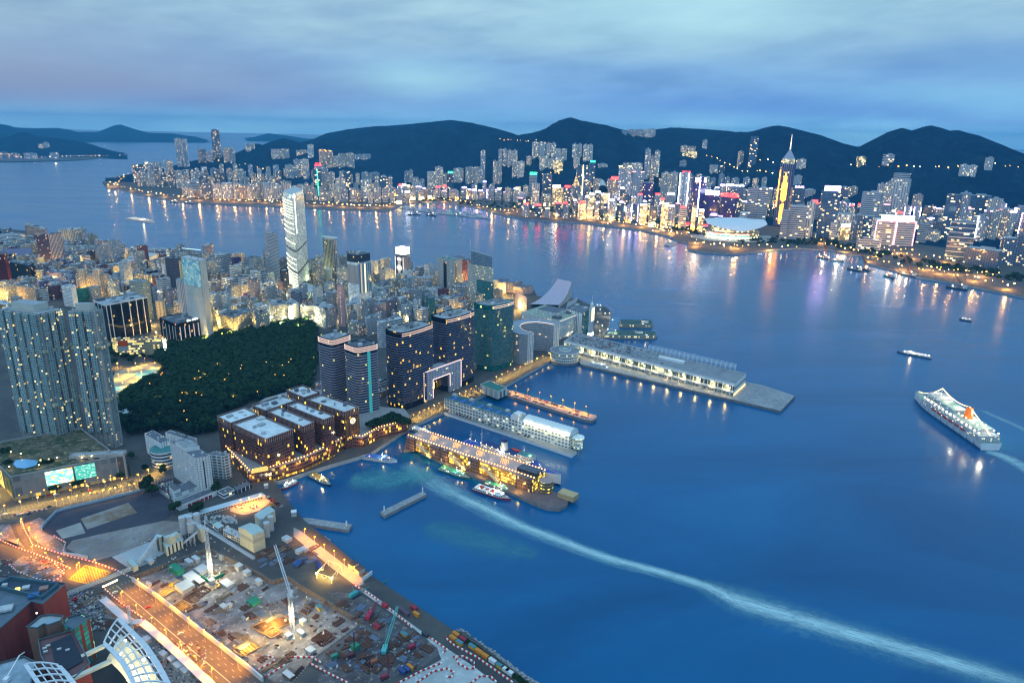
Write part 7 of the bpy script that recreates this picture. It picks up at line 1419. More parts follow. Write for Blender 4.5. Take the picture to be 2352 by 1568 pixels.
def excavator(label,reg,base,col,z,ang):
 use(reg);g=G(base,z=z);r=thing('excavator',label,'excavator',g,ang);m=steel_mat('exc_'+label.split()[0],col)
 for s_ in(-1,1):mb=MB();mb.box((0,1.3*s_,0),4.2,.7,1);o=mb.build('track',DARK);o.parent=r
 mb=MB();mb.box((-.4,0,1),3.6,2.7,1.6);mb.box((.5,.7,2.6),1.5,1.2,1.2);o=mb.build('house',m);o.parent=r;mb=MB();mb.bar((1,0,2),(4.5,0,5.5),.35);mb.bar((4.5,0,5.5),(7.5,0,2.5),.28);o=mb.build('arm',m);o.parent=r;mb=MB();mb.box((7.6,0,1.2),1.2,1.2,1.3);o=mb.build('bucket',DARK);o.parent=r
excavator('yellow excavator with a tall arm beside the yellow lit trench','P',(380,490),(.55,.33,.02),PZ,.5);excavator('amber excavator at the sea end of the works yard','N',(2290,500),(.5,.25,.02),LAND,1.);excavator('red excavator in the rubble by the covered walkway','S7',(890,600),(.35,.02,.02),LAND,.2);excavator('mustard excavator among the steel stacks','P',(940,500),(.45,.3,.05),PZ,2.);excavator('orange excavator below the white steel canopy','S4',(315,1460),(.5,.12,.02),LAND,1.4)
def boxy(name,label,cat,reg,p,sx,sy,sz,ang,mat,z,roof=None,grp=None):
 use(reg);g=G(p,z=z);r=thing(name,label,cat,g,ang,grp);mb=MB();mb.box((0,0,0),sx,sy,sz);o=mb.build('body',mat);o.parent=r
 if roof:mb=MB();mb.box((0,0,sz+.01),sx+.5,sy+.5,.3);o=mb.build('roof',roof);o.parent=r
 return r
use('S4');e_=G(1000,1330,z=PZ)-G(300,800,z=PZ);SA=math.atan2(e_.y,e_.x)
CABW=pbr('cabin_white',(.48,.49,.48),.6,var=.12);GRN=pbr('tarp_green',(.02,.22,.13),.7,var=.2);RUST=pbr('rusty_steel',(.10,.045,.03),.8,var=.4,scale=.8);TIMB=pbr('timber',(.20,.145,.10),.85,var=.3);LOGB=pbr('pipe_blue',(.12,.16,.24),.6,var=.3)
for reg,p,s,m,lab in[('P',(540,520),(13,11,4),CABW,'large white roofed store beside the yellow lit trench'),('P',(620,400),(14,9,3),CABW,'pale store shed lit by the first crane lamp'),('P',(740,310),(11,9,3),CABW,'grey roofed store behind the first crane lamp'),('P',(715,450),(9,5,3),TIMB,'yellowish store left of the first crane foot'),('P',(1040,480),(12,7,3),CABW,'open roofed white workshop on the seaward side of the first crane'),('P',(860,455),(4,4,4),CABW,'small white cube cabin right at the foot of the first crane'),('P',(985,160),(4,4,4),CABW,'white cube cabin alone near the excavation corner'),('P',(1185,290),(6,5,5),CABW,'white two storey cabin under the long retaining wall'),('P',(670,190),(9,4,4),CABW,'white cabin row next to the green sheeted shed'),('P',(590,225),(9,4,4),CABW,'white cabin row touching the green sheeted shed'),('P',(1075,735),(3,3,3),CABW,'white lattice crate in the middle of the excavation floor'),('P',(1000,745),(6,4,2.4),CABW,'open white skip in the middle of the excavation floor'),('P',(110,490),(4,3,3),CABW,'small white cab truck by the hoarding corner'),('Q',(735,330),(5,4,3),CABW,'cream cabin behind the second crane foot'),('Q',(600,470),(5,4,3.6),CABW,'cream cabin left of the second crane foot'),('Q',(715,440),(7,3,3),CABW,'long cream cabin right of the second crane foot'),('Q',(805,605),(7,5,3),CABW,'white tent roofed cabin beside the winding barriers'),('Q',(600,845),(9,4,3.5),TIMB,'amber lit hut at the bottom end of the excavation'),('S4',(1495,455),(6,5,3.5),CABW,'white twin cabin on the raised yard'),('S4',(1540,435),(6,5,3.5),CABW,'white pitched cabin next to the twin cabin'),('S4',(1150,718),(6,4,4),CABW,'white cabin hanging at the bend of the retaining wall'),('S4',(1050,640),(6,5,4),CABW,'white cabin right of the first crane under the wall'),('S4',(215,535),(7,4,3),CABW,'white hut beside the conveyor foot'),('S4',(1390,345),(9,6,3),CABW,'white hut roof on the raised yard behind the luffing jib'),('S4',(330,1340),(6,4,3.4),CABW,'white cabin first in the row below the walkway'),('S4',(400,1385),(6,4,3.4),CABW,'white cabin second in the row below the walkway'),('S4',(455,1440),(7,4,3.4),CABW,'white cabin third in the row below the walkway'),('S4',(515,1480),(7,4,3.4),CABW,'white cabin fourth in the row below the walkway'),('S4',(185,1215),(6,5,3.4),CABW,'white cabin alone beneath the covered walkway')]:
 boxy('site_cabin',lab,'site cabin',reg,p,*s,SA,m,PZ if reg in 'PQ' or p in((1150,718),(1050,640))else LAND,pbr('cabin_roof',(.44,.48,.52),.5),'cabins of the building site')
for reg,p,s,lab in[('P',(440,320),(16,6,5),'shed wrapped in bright green sheeting along the excavation wall'),('Q',(270,140),(9,8,2.5),'low square store under a green tarpaulin'),('S5',(520,1165),(5,5,4),'green wrapped hut in the mud yard')]:boxy('green_shed',lab,'shed',reg,p,*s,SA,GRN,PZ if reg!='S5' else LAND,GRN)
use('P');
for a,b in[((725,385),(830,450)),((830,450),(1005,360))]:wall_line('P',[a,b],PZ,3.2,.8,GRN,'green_screen','green screen round the first crane foot'+(', long side' if a[0]>800 else ', short side'))
orange,yellowc,redc,whc,blu=pbr('box_orange',(.55,.20,.02)),pbr('box_yellow',(.50,.32,.03)),pbr('box_red',(.30,.02,.04)),pbr('box_white',(.6,.62,.62)),pbr('box_navy',(.03,.06,.2))
use('S5');s5a=G(1760,1230)-G(1610,1130);CA=math.atan2(s5a.y,s5a.x)
for p,m,lab in[((1468,1040),orange,'orange container highest in the row by the rocks'),((1440,1075),orange,'orange container second in the row by the rocks'),((1532,1085),redc,'dull red container near the head of the row by the rocks'),((1500,1118),yellowc,'yellow container with a blue roof by the parked car'),((1620,1155),yellowc,'yellow container just after the gap in the row'),((1680,1200),orange,'orange container in the middle of the row by the rocks'),((1740,1242),orange,'orange container with a sign in the middle of the row'),((1812,1290),whc,'white container between the orange and the yellow ones'),((1880,1338),yellowc,'yellow container second to last in the row'),((1932,1372),whc,'white container next to last by the rocks'),((1970,1398),whc,'white container at the very end of the row'),((955,805),pbr('box_plum',(.10,.06,.10)),'dark plum container stack on the works road'),((1000,840),pbr('box_plum',(.10,.06,.10)),'dark plum container nearer the rocks'),((1072,790),redc,'red container with a pale roof by the sea wall'),((800,765),redc,'red container behind the crimson crane'),((725,965),redc,'red generator box left of the turquoise boom'),((1180,1040),DARK,'dark open skip row on the works road'),((960,1385),blu,'blue and orange tipper body at the yard corner'),((1005,1365),blu,'navy tipper body beside the orange one'),((1035,1350),orange,'orange tipper body at the yard corner'),((980,1040),yellowc,'yellow generator in the mud yard'),((180,790),yellowc,'yellow rig box on the excavation edge'),((1095,850),orange,'orange digger box by the flat barge skip')]:
 boxy('container',lab,'container','S5',p,6.2,2.6,2.7,CA,m,LAND,m if m is not yellowc else pbr('box_teal',(.06,.2,.24)),'containers of the building site')
rr=random.Random(21)
def stack(reg,p,z,kind,k):
 use(reg);g=G(p,z=z);a=SA+rr.choice([0,1.57])+rr.uniform(-.15,.15);n={'beam':'steel_stack','pipe':'pipe_stack','plank':'timber_stack'}[kind];m={'beam':RUST,'pipe':LOGB,'plank':TIMB}[kind]
 r=thing(n,{'beam':'rusty steel beams stacked on the building site ground','pipe':'blue grey pipes stacked on the building site ground','plank':'planks and formwork stacked on the building site ground'}[kind],'stack',g,a,n.replace('_',' ')+'s of the building site');mb=MB();L=rr.uniform(5,11)
 for i in range(rr.randint(3,6)):
  if kind=='pipe':mb.bar((-L/2,i*1.0-2,.5),(L/2+rr.uniform(-1,1),i*1.0-2,.5),.45,6)
  else:mb.box((rr.uniform(-.6,.6),i*1.15-2.5,0),L*rr.uniform(.8,1),.8,rr.uniform(.4,1.3))
 o=mb.build('bundle',m);o.parent=r
for i in range(64):
 while True:
  x,y=rr.uniform(300,830),rr.uniform(1270,1568)
  if inpoly(x,y,PIT)and inpoly(x+6,y,PIT)and inpoly(x-6,y+4,PIT):break
 stack('D',(x,y),PZ,rr.choice(['beam','pipe','plank','plank','beam']),i)
MUD=[(760,1370),(830,1395),(930,1440),(990,1480),(960,1530),(880,1550),(760,1540),(740,1510),(830,1440)]
for i in range(60):
 while True:
  x,y=rr.uniform(740,990),rr.uniform(1370,1560)
  if inpoly(x,y,MUD):break
 stack('D',(x,y),LAND,rr.choice(['beam','beam','pipe']),i)
for i in range(45):stack('S4',(rr.uniform(1150,1640),rr.uniform(400,560)),LAND,rr.choice(['beam','pipe','plank']),i)if i%3 else stack('S1',(rr.uniform(420,760),rr.uniform(1060,1240)),LAND,rr.choice(['beam','plank']),i)
for i in range(26):stack('S7',(rr.uniform(200,700),rr.uniform(170,360)),LAND,rr.choice(['plank','pipe','plank']),i)
def pit_(label,reg,pts,col,lit=0,z=PZ):
 use(reg);P=[G(p,z=z)for p in pts];c=sum(P,Vector())/len(P);r=thing('shored_pit',label,'pit',c);mb=MB()
 for a,b in zip(P,P[1:]+P[:1]):mb.bar(a+Vector((0,0,.6)),b+Vector((0,0,.6)),.7,4)
 part(mb,'timber_rim',TIMB if lit else RUST,r);mb=MB();mb.poly([(p.x,p.y,z+.12)for p in P]);part(mb,'pit_patch',ground_mat('pit_'+col[0],col[1],tuple(v*.4 for v in col[1]),None,.15),r)  # flat patch; its dark tones are painted for the shade of a hole
 mb=MB();n=6
 for k in range(1,n):a,b=P[0].lerp(P[1],k/n),P[3].lerp(P[2],k/n);mb.bar(a+Vector((0,0,.5)),b+Vector((0,0,.5)),.3,4)
 part(mb,'strut',RUST,r)
 if lit:li=bpy.data.lights.new('pit_light','POINT');li.energy=lit;li.color=(1,.55,.08);li.shadow_soft_size=.4;lo=bpy.data.objects.new('pit_light',li);COL.objects.link(lo);lo.parent=r;lo.location=(0,0,5)
BR=('brown',(.12,.06,.04));YL=('ochre',(.34,.26,.12))
pit_('yellow lit trench beside the yellow excavator','P',[(215,590),(330,510),(420,545),(290,620)],YL,14000);pit_('yellow lit square pit against the highway hoarding','P',[(390,730),(510,660),(630,750),(500,815)],YL,6000);pit_('large dark brown pit below the first crane','P',[(520,640),(760,490),(850,540),(620,690)],BR);pit_('amber lit pit of struts beside the second crane','Q',[(240,370),(530,245),(640,330),(360,440)],BR,40000);pit_('green gold lit square shaft in front of the second crane','Q',[(360,430),(450,365),(540,420),(440,480)],YL,14000);pit_('amber lit sunken box next to the highway','Q',[(70,590),(230,490),(330,565),(160,660)],YL,22000);pit_('long brown pit near the green tarpaulin','Q',[(180,255),(240,232),(305,280),(245,300)],BR);pit_('maroon pit at the seaward corner of the excavation','Q',[(820,480),(941,400),(1010,440),(900,550)],BR);pit_('dark shaft with pale rim at the lower end of the excavation','Q',[(630,830),(725,740),(880,870),(800,900)],('slate',(.05,.06,.09)))
pit_('maroon strutted pit on the raised yard','S4',[(1130,470),(1290,390),(1440,410),(1270,500)],BR,z=LAND);pit_('smaller maroon pit beside the blue mobile crane','S4',[(1250,520),(1370,470),(1440,520),(1330,565)],BR,z=LAND);pit_('dark steel lined pit near the crane foot in the mud yard','S5',[(110,1080),(215,1000),(330,1060),(210,1140)],BR);pit_('dark muddy hollow in the piling yard','S5',[(540,1260),(700,1220),(790,1320),(640,1400)],('mud',(.035,.02,.025)),z=LAND)
use('S5');c_=[G(p)for p in[(160,500),(270,380),(395,430),(300,545)]];r=thing('steel_cage','golden lit steel frame over a shaft beside the works road','steel frame',sum(c_,Vector())/4);mb=MB()
for a,b in zip(c_,c_[1:]+c_[:1]):
 up=Vector((0,0,6));mb.bar(a,a+up,.35);mb.bar(a+up,b+up,.35)
 for k in range(4):mb.bar(a.lerp(b,k/4)+(up if k%2 else up*.4),a.lerp(b,(k+1)/4)+(up*.4 if k%2 else up),.2)
part(mb,'steel_members',pbr('frame_cream',(.65,.58,.4)),r)
for q in(c_[0],c_[3]):li=bpy.data.lights.new('frame_light','POINT');li.energy=14000;li.color=(1,.6,.1);lo=bpy.data.objects.new('frame_light',li);COL.objects.link(lo);lo.parent=r;lo.location=(q-Vector(r.location))*.6+Vector((0,0,4));mb=MB();mb.box(q+Vector((0,0,5)),.9,.9,1.2);part(mb,'work_lamp',glow('flood',(1,.95,.7),22),r)
for p,l in[((505,395),'pale pump house with an open square roof by the sea wall'),((562,440),'pale twin pump house nearer the gate hoarding')]:boxy('pump_house',l,'hut','S5',p,7,7,4.5,CA,pbr('pump_wall',(.5,.45,.36)),LAND,DARK)
boxy('quay_hut','small white hut on the bare quay','hut','S2',(722,1205),5,5,5,.3,CABW,LAND,WHITE);boxy('quay_hut','tiny white hut where the quay meets the podium','hut','S2',(432,915),4,4,4,.3,CABW,LAND,WHITE)
bt=None
def barriers(reg,pts,z=LAND,step=4.2):
 global bt,BN
 use(reg);P=[G(p,z=z)for p in pts];acc=0
 for a,b in zip(P,P[1:]):
  L=(b-a).length;d=acc;ang=math.atan2((b-a).y,(b-a).x)
  while d<L and BN<298:
   q=a.lerp(b,d/L);q.z=z
   if bt is None:
    mb=MB();mb.box((-1.0,0,0),1.95,.9,1.25,0,0);mb.box((1.0,0,0),1.95,.9,1.25,0,1);bt=mb.build('traffic_barrier',[pbr('barrier_red',(.50,.03,.02)),pbr('barrier_white',(.75,.74,.72))],loc=(0,0,0));tag(bt,'red and white plastic traffic barrier on the roads of the building site','traffic barrier','red and white traffic barriers');o=bt
   else:o=dup(bt)
   o.location=q;o.rotation_euler.z=ang;BN+=1;d+=step
  acc=d-L
BN=0
for reg,pts in[('S5',[(1380,1070),(1450,1130),(1660,1240),(1900,1410),(2000,1480)]),('S5',[(1465,1240),(1540,1235),(1640,1290),(1640,1350),(1570,1350),(1490,1300),(1465,1250)]),('S5',[(1120,1470),(1250,1380),(1380,1350),(1440,1380),(1430,1430),(1360,1430)]),('S5',[(1620,1480),(1700,1420),(1800,1430),(1850,1480)]),('S5',[(1240,1070),(1380,1170),(1350,1200)]),('S5',[(110,1310),(260,1390),(440,1480)]),('S5',[(0,1250),(100,1240),(190,1290)]),('S5',[(940,1480),(1150,1370),(1330,1300)]),('S5',[(840,790),(900,830),(1050,960)]),('S5',[(520,570),(640,640),(740,710)]),('S1',[(130,575),(150,640),(200,730),(330,770),(430,800),(560,830),(700,880),(800,930)]),('S1',[(0,700),(110,750),(230,790),(330,830),(420,870)]),('S1',[(100,545),(300,510)]),('S1',[(640,1000),(740,1090),(860,1170)]),('S1',[(60,850),(100,890),(230,940),(340,950),(390,900),(330,845)]),('S1',[(330,675),(400,715),(385,770)]),('N',[(1750,500),(1800,465),(1870,480),(1830,520),(1760,515)]),('N',[(1980,500),(2020,475),(2080,490),(2050,525),(1990,520)]),('Q',[(310,775),(450,700),(475,670),(400,640)]),('Q',[(400,830),(560,730)]),('Q',[(650,655),(850,655)])]:barriers(reg,pts,PZ if reg=='Q' and pts[0][0]<700 and False else LAND)
mb=MB();rr=random.Random(9);use('S5')
for a,b,n,w in[((1500,985),(2300,1560),420,46),((-20,-5),(280,140),90,14)]:
 for i in range(n):
  t=rr.random();p=G(a[0]+(b[0]-a[0])*t+rr.uniform(-w,w)*.4,a[1]+(b[1]-a[1])*t-rr.uniform(-w,w)*.5,z=.6+rr.uniform(0,2.4));s_=rr.uniform(.8,1.9);mb.box(p-Vector((0,0,s_)),s_*1.3,s_,s_*1.3,rr.uniform(0,3))
tag(mb.build('rock_armour',pbr('rock_grey',(.32,.33,.34),.9,var=.5,scale=.8)),'grey boulders piled against the sea wall','rocks',kind='stuff')
mb=MB();P0,P1=G(1490,1010),G(2200,1520)
for i in range(110):p=P0.lerp(P1,i/109);leaves(mb,(p.x-2,p.y-1,LAND+.5),2.0,1.4,26,.8,rr)
tag(mb.build('scrub',LEAF),'low green scrub between the containers and the rocks','scrub',kind='stuff')
mb=MB();mats=[RUST,TIMB,CABW,LOGB,GRN,redc,CONC]
for i in range(620):
 x,y=rr.uniform(300,1000),rr.uniform(1262,1560);z=PZ if inpoly(x,y,PIT)else(LAND if inpoly(x,y,MUD)else None)
 if z is None:continue
 use('D');mb.box(G(x,y,z=z),rr.uniform(.6,3),rr.uniform(.5,1.6),rr.uniform(.3,1.6),rr.uniform(0,3),rr.choice([0,0,0,1,1,2,3,3,6,6]))
use('S7')
for i in range(150):mb.box(G(rr.uniform(0,760),rr.uniform(80,380)),rr.uniform(.6,2.6),rr.uniform(.5,1.6),rr.uniform(.3,1.4),rr.uniform(0,3),rr.choice([0,1,1,0,2,5,6]))
for i in range(400):q=(rr.uniform(760,1250),rr.uniform(480,950));mb.box(G(q),rr.uniform(.6,2.6),rr.uniform(.5,1.6),rr.uniform(.3,1.4),rr.uniform(0,3),rr.choice([0,1,3,2,6,3]))
use('S4')
for i in range(300):mb.box(G(rr.uniform(180,700),rr.uniform(1230,1620)),rr.uniform(.6,2.2),rr.uniform(.5,1.6),rr.uniform(.3,1.2),rr.uniform(0,3),rr.choice([0,1,2,3,6]))
use('N')
for i in range(150):mb.box(G(rr.uniform(250,1750),rr.uniform(950,1450)),rr.uniform(.5,2.2),rr.uniform(.5,1.6),rr.uniform(.3,1.2),rr.uniform(0,3),rr.choice([0,1,2,3,6]))if i%2 else mb.box(G(rr.uniform(1250,1750),rr.uniform(640,760)),2.5,1.4,1.4,rr.uniform(0,3),2)
tag(mb.build('site_clutter',mats),'loose planks, crates and scrap strewn over the building site','clutter',kind='stuff')
# ================================================================ brick mall and white steel canopy in the corner
BRICK=facade('brick_wall',(.22,.045,.04),(.12,.03,.03),4.5,3.4,(.47,.53),(.3,.6),0,0,gr=.7);BROWN=pbr('brown_stone',(.22,.12,.08),.8,var=.2);TEALR=pbr('teal_metal',(.05,.13,.17),.4,var=.2)
def block(name,label,reg,pts,h,mw,mr,z0=LAND):
 use(reg);P=[G(p,z=z0+h)for p in pts];c=sum(P,Vector())/len(P);r=thing(name,label,'mall',(c.x,c.y,z0));mb=MB();mb.prism([p.xy for p in P],z0,z0+h,0,0,top=False);part(mb,'wall',mw,r);mb=MB();mb.poly([(p.x,p.y,z0+h-.8)for p in P]);part(mb,'roof',mr,r);band(r,[p.xy for p in P],z0+h,.7,.7,TEALR,'roof_edge');return r,P
r,P=block('brick_mall','big dark red brick mall with a teal framed roof opening','S7',[(-120,285),(770,395),(505,632),(372,602),(0,918),(-140,980)],44,BRICK,pbr('mall_roof',(.10,.14,.18),var=.3))
z=LAND+44;mb=MB();use('S7');w=[G(p,z=z)for p in[(-60,440),(130,338),(690,420),(500,572)]]
for k in(0,1.1,2.2):
 for a,b in zip(w,w[1:]+w[:1]):mb.bar(a+Vector((0,0,k)),b+Vector((0,0,k)),.5,4)
part(mb,'roof_frame',TEALR,r);mb=MB();q=inset(w,.93);mb.poly([(p.x,p.y,z+.1)for p in q]);part(mb,'roof_well',pbr('well_shade',(.03,.05,.08)),r)  # well is a flat dark sheet, coloured as the shade of an opening
for p,s_,m in[((210,470),3,glow('well_window_glow',(1,.7,.15),2.5)),((310,450),5,CABW),((520,460),6,pbr('well_rose',(.35,.2,.16))),((60,420),3.4,ROOFL),((400,540),7,pbr('well_blue',(.03,.12,.3))),((70,700),9,ROOFL)]:g=G(p,z=z);mb=MB();mb.box((g.x,g.y,z+.2),s_,s_*.8,1.6,.4);part(mb,'roof_unit',m,r)  # yellow unit glows in place of a lit window in the well
for p in[(280,740),(90,1000),(250,900)]:pass
r,P=block('brown_stair_block','brown stone stair block with a zigzag roof below the brick mall','S7',[(320,905),(440,915),(520,865),(570,880),(710,830),(740,780),(590,765),(480,780),(365,875)],38,BROWN,pbr('pale_blue_roof',(.30,.38,.42)))
mb=MB();use('S7');q=G(435,745,z=LAND+41);mb.box(q,.7,.7,.9);part(mb,'wall_lamp',glow('wall_lamp',(1,.95,.7),8),r)
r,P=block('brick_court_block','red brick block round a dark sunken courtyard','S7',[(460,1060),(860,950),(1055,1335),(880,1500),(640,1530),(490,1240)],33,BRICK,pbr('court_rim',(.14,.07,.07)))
mb=MB();use('S7');q=[G(p,z=LAND+33.2)for p in[(600,1090),(835,990),(985,1300),(760,1430),(650,1330)]];mb.poly(q);part(mb,'courtyard',pbr('court_shade',(.015,.02,.035)),r)  # flat dark sheet painted as the shade of a sunken court
for p in[(530,1160),(570,1130),(540,1200),(700,1170),(800,1180)]:mb=MB();mb.box(G(p,z=LAND+33.3),2.6,1.4,1.0,.5);part(mb,'air_unit',CABW,r)
r,P=block('green_window_block','narrow red brick block with a column of green windows','S7',[(750,870),(870,930),(1060,795),(960,755),(790,800)],36,facade('green_windows',(.20,.04,.035),(.02,.30,.24),6,4,(.1,.7),(.1,.9),.15,1.0,(.3,1,.5),(.9,.9,.4)),pbr('mall_roof',(.10,.14,.18),var=.3))
r,P=block('deck_block','low grey roof deck under the white window cleaning arm','S7',[(-60,1350),(280,1260),(420,1330),(360,1568),(300,1700),(-100,1700)],30,BROWN,pbr('deck_blue',(.28,.36,.42),var=.3))
use('S7');g=G(80,1540,z=LAND+30);r=thing('window_cleaning_crane','white window cleaning arm standing on the roof deck','roof crane',g);e=toward(g+Vector((0,0,3)),(230,1240),17);mb=MB();mb.box(g,3,3,2.5);part(mb,'carriage',WHITE,r);mb=MB();mb.bar(g+Vector((0,0,2)),e,.5);mb.bar(e,e+Vector((2.5,2,1.2)),.35);part(mb,'arm',WHITE,r)
def canopy(label,Lc,Rc,zl,n,m):
 use('S7');r=thing('steel_canopy',label,'canopy',G(Lc[len(Lc)//2],z=LAND));mb=MB();CW=pbr('canopy_white',(.62,.66,.70),.45,var=.08)
 def cu(C,t):
  k=t*(len(C)-1);i=min(int(k),len(C)-2);a,b=G(C[i],z=zl),G(C[i+1],z=zl);q=a.lerp(b,k-i);return q
 f=lambda t,s_:cu(Lc,t).lerp(cu(Rc,t),s_)+Vector((0,0,1.6*math.sin(math.pi*s_)))
 for t in[i/n for i in range(n+1)]:
  mb=MB()
  for s0 in range(8):mb.bar(f(t,s0/8),f(t,(s0+1)/8),.6)
  part(mb,'cross_rib',CW,r)
 for j,w in[(0,1.6),(2,.4),(4,.5),(6,.4),(8,2.2)]:
  mb=MB()
  for i in range(n*2):
   a,b=f(i/n/2,j/8),f((i+1)/n/2,j/8);d=(f(i/n/2,min(1,j/8+.02))-f(i/n/2,max(0,j/8-.02))).normalized()*w;mb.face((a-d,b-d,b+d,a+d));mb.face([p-Vector((0,0,.8))for p in(b-d,a-d,a+d,b+d)]);mb.face((a-d,a-d-Vector((0,0,.8)),b-d-Vector((0,0,.8)),b-d));mb.face((a+d,b+d,b+d-Vector((0,0,.8)),a+d-Vector((0,0,.8))))
  part(mb,'long_beam',CW,r)
 mb=MB();V=[cu(Lc,i/8)-Vector((0,0,14))for i in range(9)];U=[cu(Rc,i/8)-Vector((0,0,14))for i in range(9)]
 for i in range(8):mb.face((V[i],U[i],U[i+1],V[i+1]))
 part(mb,'inner_deck',facade('canopy_deck',(.5,.47,.36),(.3,.25,.12),2.5,2.5,(.1,.9),(.1,.9),0,0,gr=.5),r)
 return r
r=canopy('white steel lattice canopy curving round a lit stair hall',[(1225,1090),(1330,1180),(1440,1300),(1520,1430),(1580,1568),(1620,1700)],[(1395,800),(1560,960),(1720,1130),(1860,1340),(1980,1560),(2040,1700)],LAND+34,10,0)
for p,e in[((1560,1375),9000),((1420,1230),3500),((1700,1300),3500),((1480,1080),2500),((1750,1500),4000)]:
 q=G(p,z=LAND+29);li=bpy.data.lights.new('canopy_light','POINT');li.energy=e;li.color=(1,.85,.45);li.shadow_soft_size=.5;lo=bpy.data.objects.new('canopy_light',li);COL.objects.link(lo);lo.parent=r;lo.location=q-Vector(r.location)
 mb=MB();mb.cyl(q+Vector((0,0,.5)),.9,.9,8);part(mb,'lamp',glow('flood_star',(1,.92,.7),26 if e>8000 else 8),r)
canopy('smaller white steel lattice canopy at the bottom edge',[(300,1340),(390,1470),(480,1600),(560,1720)],[(690,1350),(780,1450),(870,1568),(980,1720)],LAND+36,5,0)
use('S7')
for i,(a,b)in enumerate([((720,1360),(1225,1115)),((830,1510),(1310,1290))]):
 p,q=G(a,z=LAND+33),G(b,z=LAND+33);r=thing('canopy_beam',['upper','lower'][i]+' of two cream beams linking the white canopies','beam',p.lerp(q,.5));mb=MB();d=(q-p).normalized();s_=Vector((-d.y,d.x))*1.6;mb.prism([p.xy-s_,q.xy-s_,q.xy+s_,p.xy+s_],LAND+31,LAND+33,0,0,bottom=True);part(mb,'girder',pbr('beam_cream',(.62,.58,.46)),r)
# ================================================================ boats
def sub(mb,name,mat,root):o=mb.build(name,mat);o.parent=root;return o
def axis(reg,st,bw):
 use(reg);a,b=G(st,z=0),G(bw,z=0);return a.lerp(b,.5),math.atan2((b-a).y,(b-a).x),(b-a).length
def hull(L,B,H,mat,root,deck=None,flare=.0,boot=None):
 n=12;prof=lambda t:1.0 if t<.62 else max(.02,1-((t-.62)/.38)**1.9);sheer=lambda t:H*(1+.35*max(0,t-.7)/.3)
 mb=MB();pts=[i/n for i in range(n+1)]
 for s_ in(-1,1):
  for a,b in zip(pts,pts[1:]):
   f=lambda t,z,k:(-L/2+L*t,s_*B/2*prof(t)*k,z)
   q=[f(a,-.5,.86),f(b,-.5,.80),f(b,sheer(b),1),f(a,sheer(a),1)];mb.face(q if s_<0 else q[::-1])
   if boot:q=[f(a,-.4,.875),f(b,-.4,.82),f(b,H*.22,.91),f(a,H*.22,.91)];q=[(x,y*1.01,z)for x,y,z in q];mb.face(q if s_<0 else q[::-1],1)
 mb.face(((-L/2,B*.43,-.5),(-L/2,-B*.43,-.5),(-L/2,-B/2,H),(-L/2,B/2,H))[::-1]);sub(mb,'hull',[mat,boot or mat],root)
 mb=MB()
 for a,b in zip(pts,pts[1:]):mb.face(((-L/2+L*a,-B/2*prof(a)*.98,sheer(a)-.5),(-L/2+L*b,-B/2*prof(b)*.98,sheer(b)-.5),(-L/2+L*b,B/2*prof(b)*.98,sheer(b)-.5),(-L/2+L*a,B/2*prof(a)*.98,sheer(a)-.5)))
 sub(mb,'deck',deck or DECKM,root)
DECKM=pbr('ship_deck',(.30,.34,.36));SHW=pbr('ship_white',(.74,.75,.74),.5,var=.08);NAVYH=pbr('hull_navy',(.01,.03,.14),.4)
BOATWIN=facade('boat_windows',(.72,.72,.70),(.05,.07,.09),2.4,2.8,(.2,.8),(.35,.8),.35,2.2,(1,.75,.35),(.9,.95,.7))
def tier(root,x0,x1,B,z,h,mat,name='deck_house',roof=None):
 mb=MB();mb.prism([(x0,-B/2),(x1-B*.2,-B/2),(x1,-B*.25),(x1,B*.25),(x1-B*.2,B/2),(x0,B/2)],z,z+h,0,1);return sub(mb,name,[mat,roof or DECKM],root)
def bulbs(root,pts,col,s,r_=.35,name='deck_lamp'):
 for p in pts:mb=MB();mb.cyl(p,r_,r_*1.5,6);sub(mb,name,glow(col,{'bw':(1,.9,.7),'bo':(1,.5,.15),'bg':(.4,1,.5)}[col],s),root)
def lite(root,p,e,col=(1,.75,.4)):
 li=bpy.data.lights.new('deck_light','POINT');li.energy=e;li.color=col;li.shadow_soft_size=1;lo=bpy.data.objects.new('deck_light',li);COL.objects.link(lo);lo.parent=root;lo.location=p
c,a,L=axis('S6',(1440,1030),(690,520));L*=1.05
r=thing('cruise_ship','large white cruise ship under way with strings of lights and a red and orange funnel','cruise ship',c,a);B=L*.155;H=L*.055
hull(L,B,H,SHW,r,pbr('ship_green_deck',(.16,.28,.26)),boot=pbr('hull_blue',(.05,.12,.3)))
tier(r,-L*.47,L*.30,B*.97,H-.4,H*.75,BOATWIN,'main_decks');tier(r,-L*.40,L*.27,B*.88,H*1.75-.4,H*.55,BOATWIN,'upper_decks',pbr('ship_green_deck',(.16,.28,.26)));tier(r,-L*.10,L*.24,B*.72,H*2.3-.4,H*.40,BOATWIN,'sun_deck',pbr('ship_green_deck',(.16,.28,.26)));tier(r,L*.10,L*.245,B*.95,H*2.7-.4,H*.25,SHW,'bridge')
for s_ in(-1,1):
 for k in range(6):mb=MB();mb.prism([(-L*.28+k*L*.075+x,s_*(B*.5)+y)for x,y in((-L*.024,-1),(L*.024,-1),(L*.024,1),(-L*.024,1))],H*1.05,H*1.3,0,0);sub(mb,'lifeboat',pbr('lifeboat_red',(.5,.06,.04)),r)
mb=MB();mb.cyl((-L*.20,0,H*2.3),B*.22,H*1.5,12,0,1,B*.14);sub(mb,'funnel',[pbr('funnel_orange',(.6,.10,.02),emit=(1,.25,.03),es=.6),pbr('funnel_red',(.4,.02,.02))],r);mb=MB();mb.bar((L*.16,0,H*2.9),(L*.16,0,H*4.1),.5,6,0,.2);sub(mb,'mast',SHW,r)
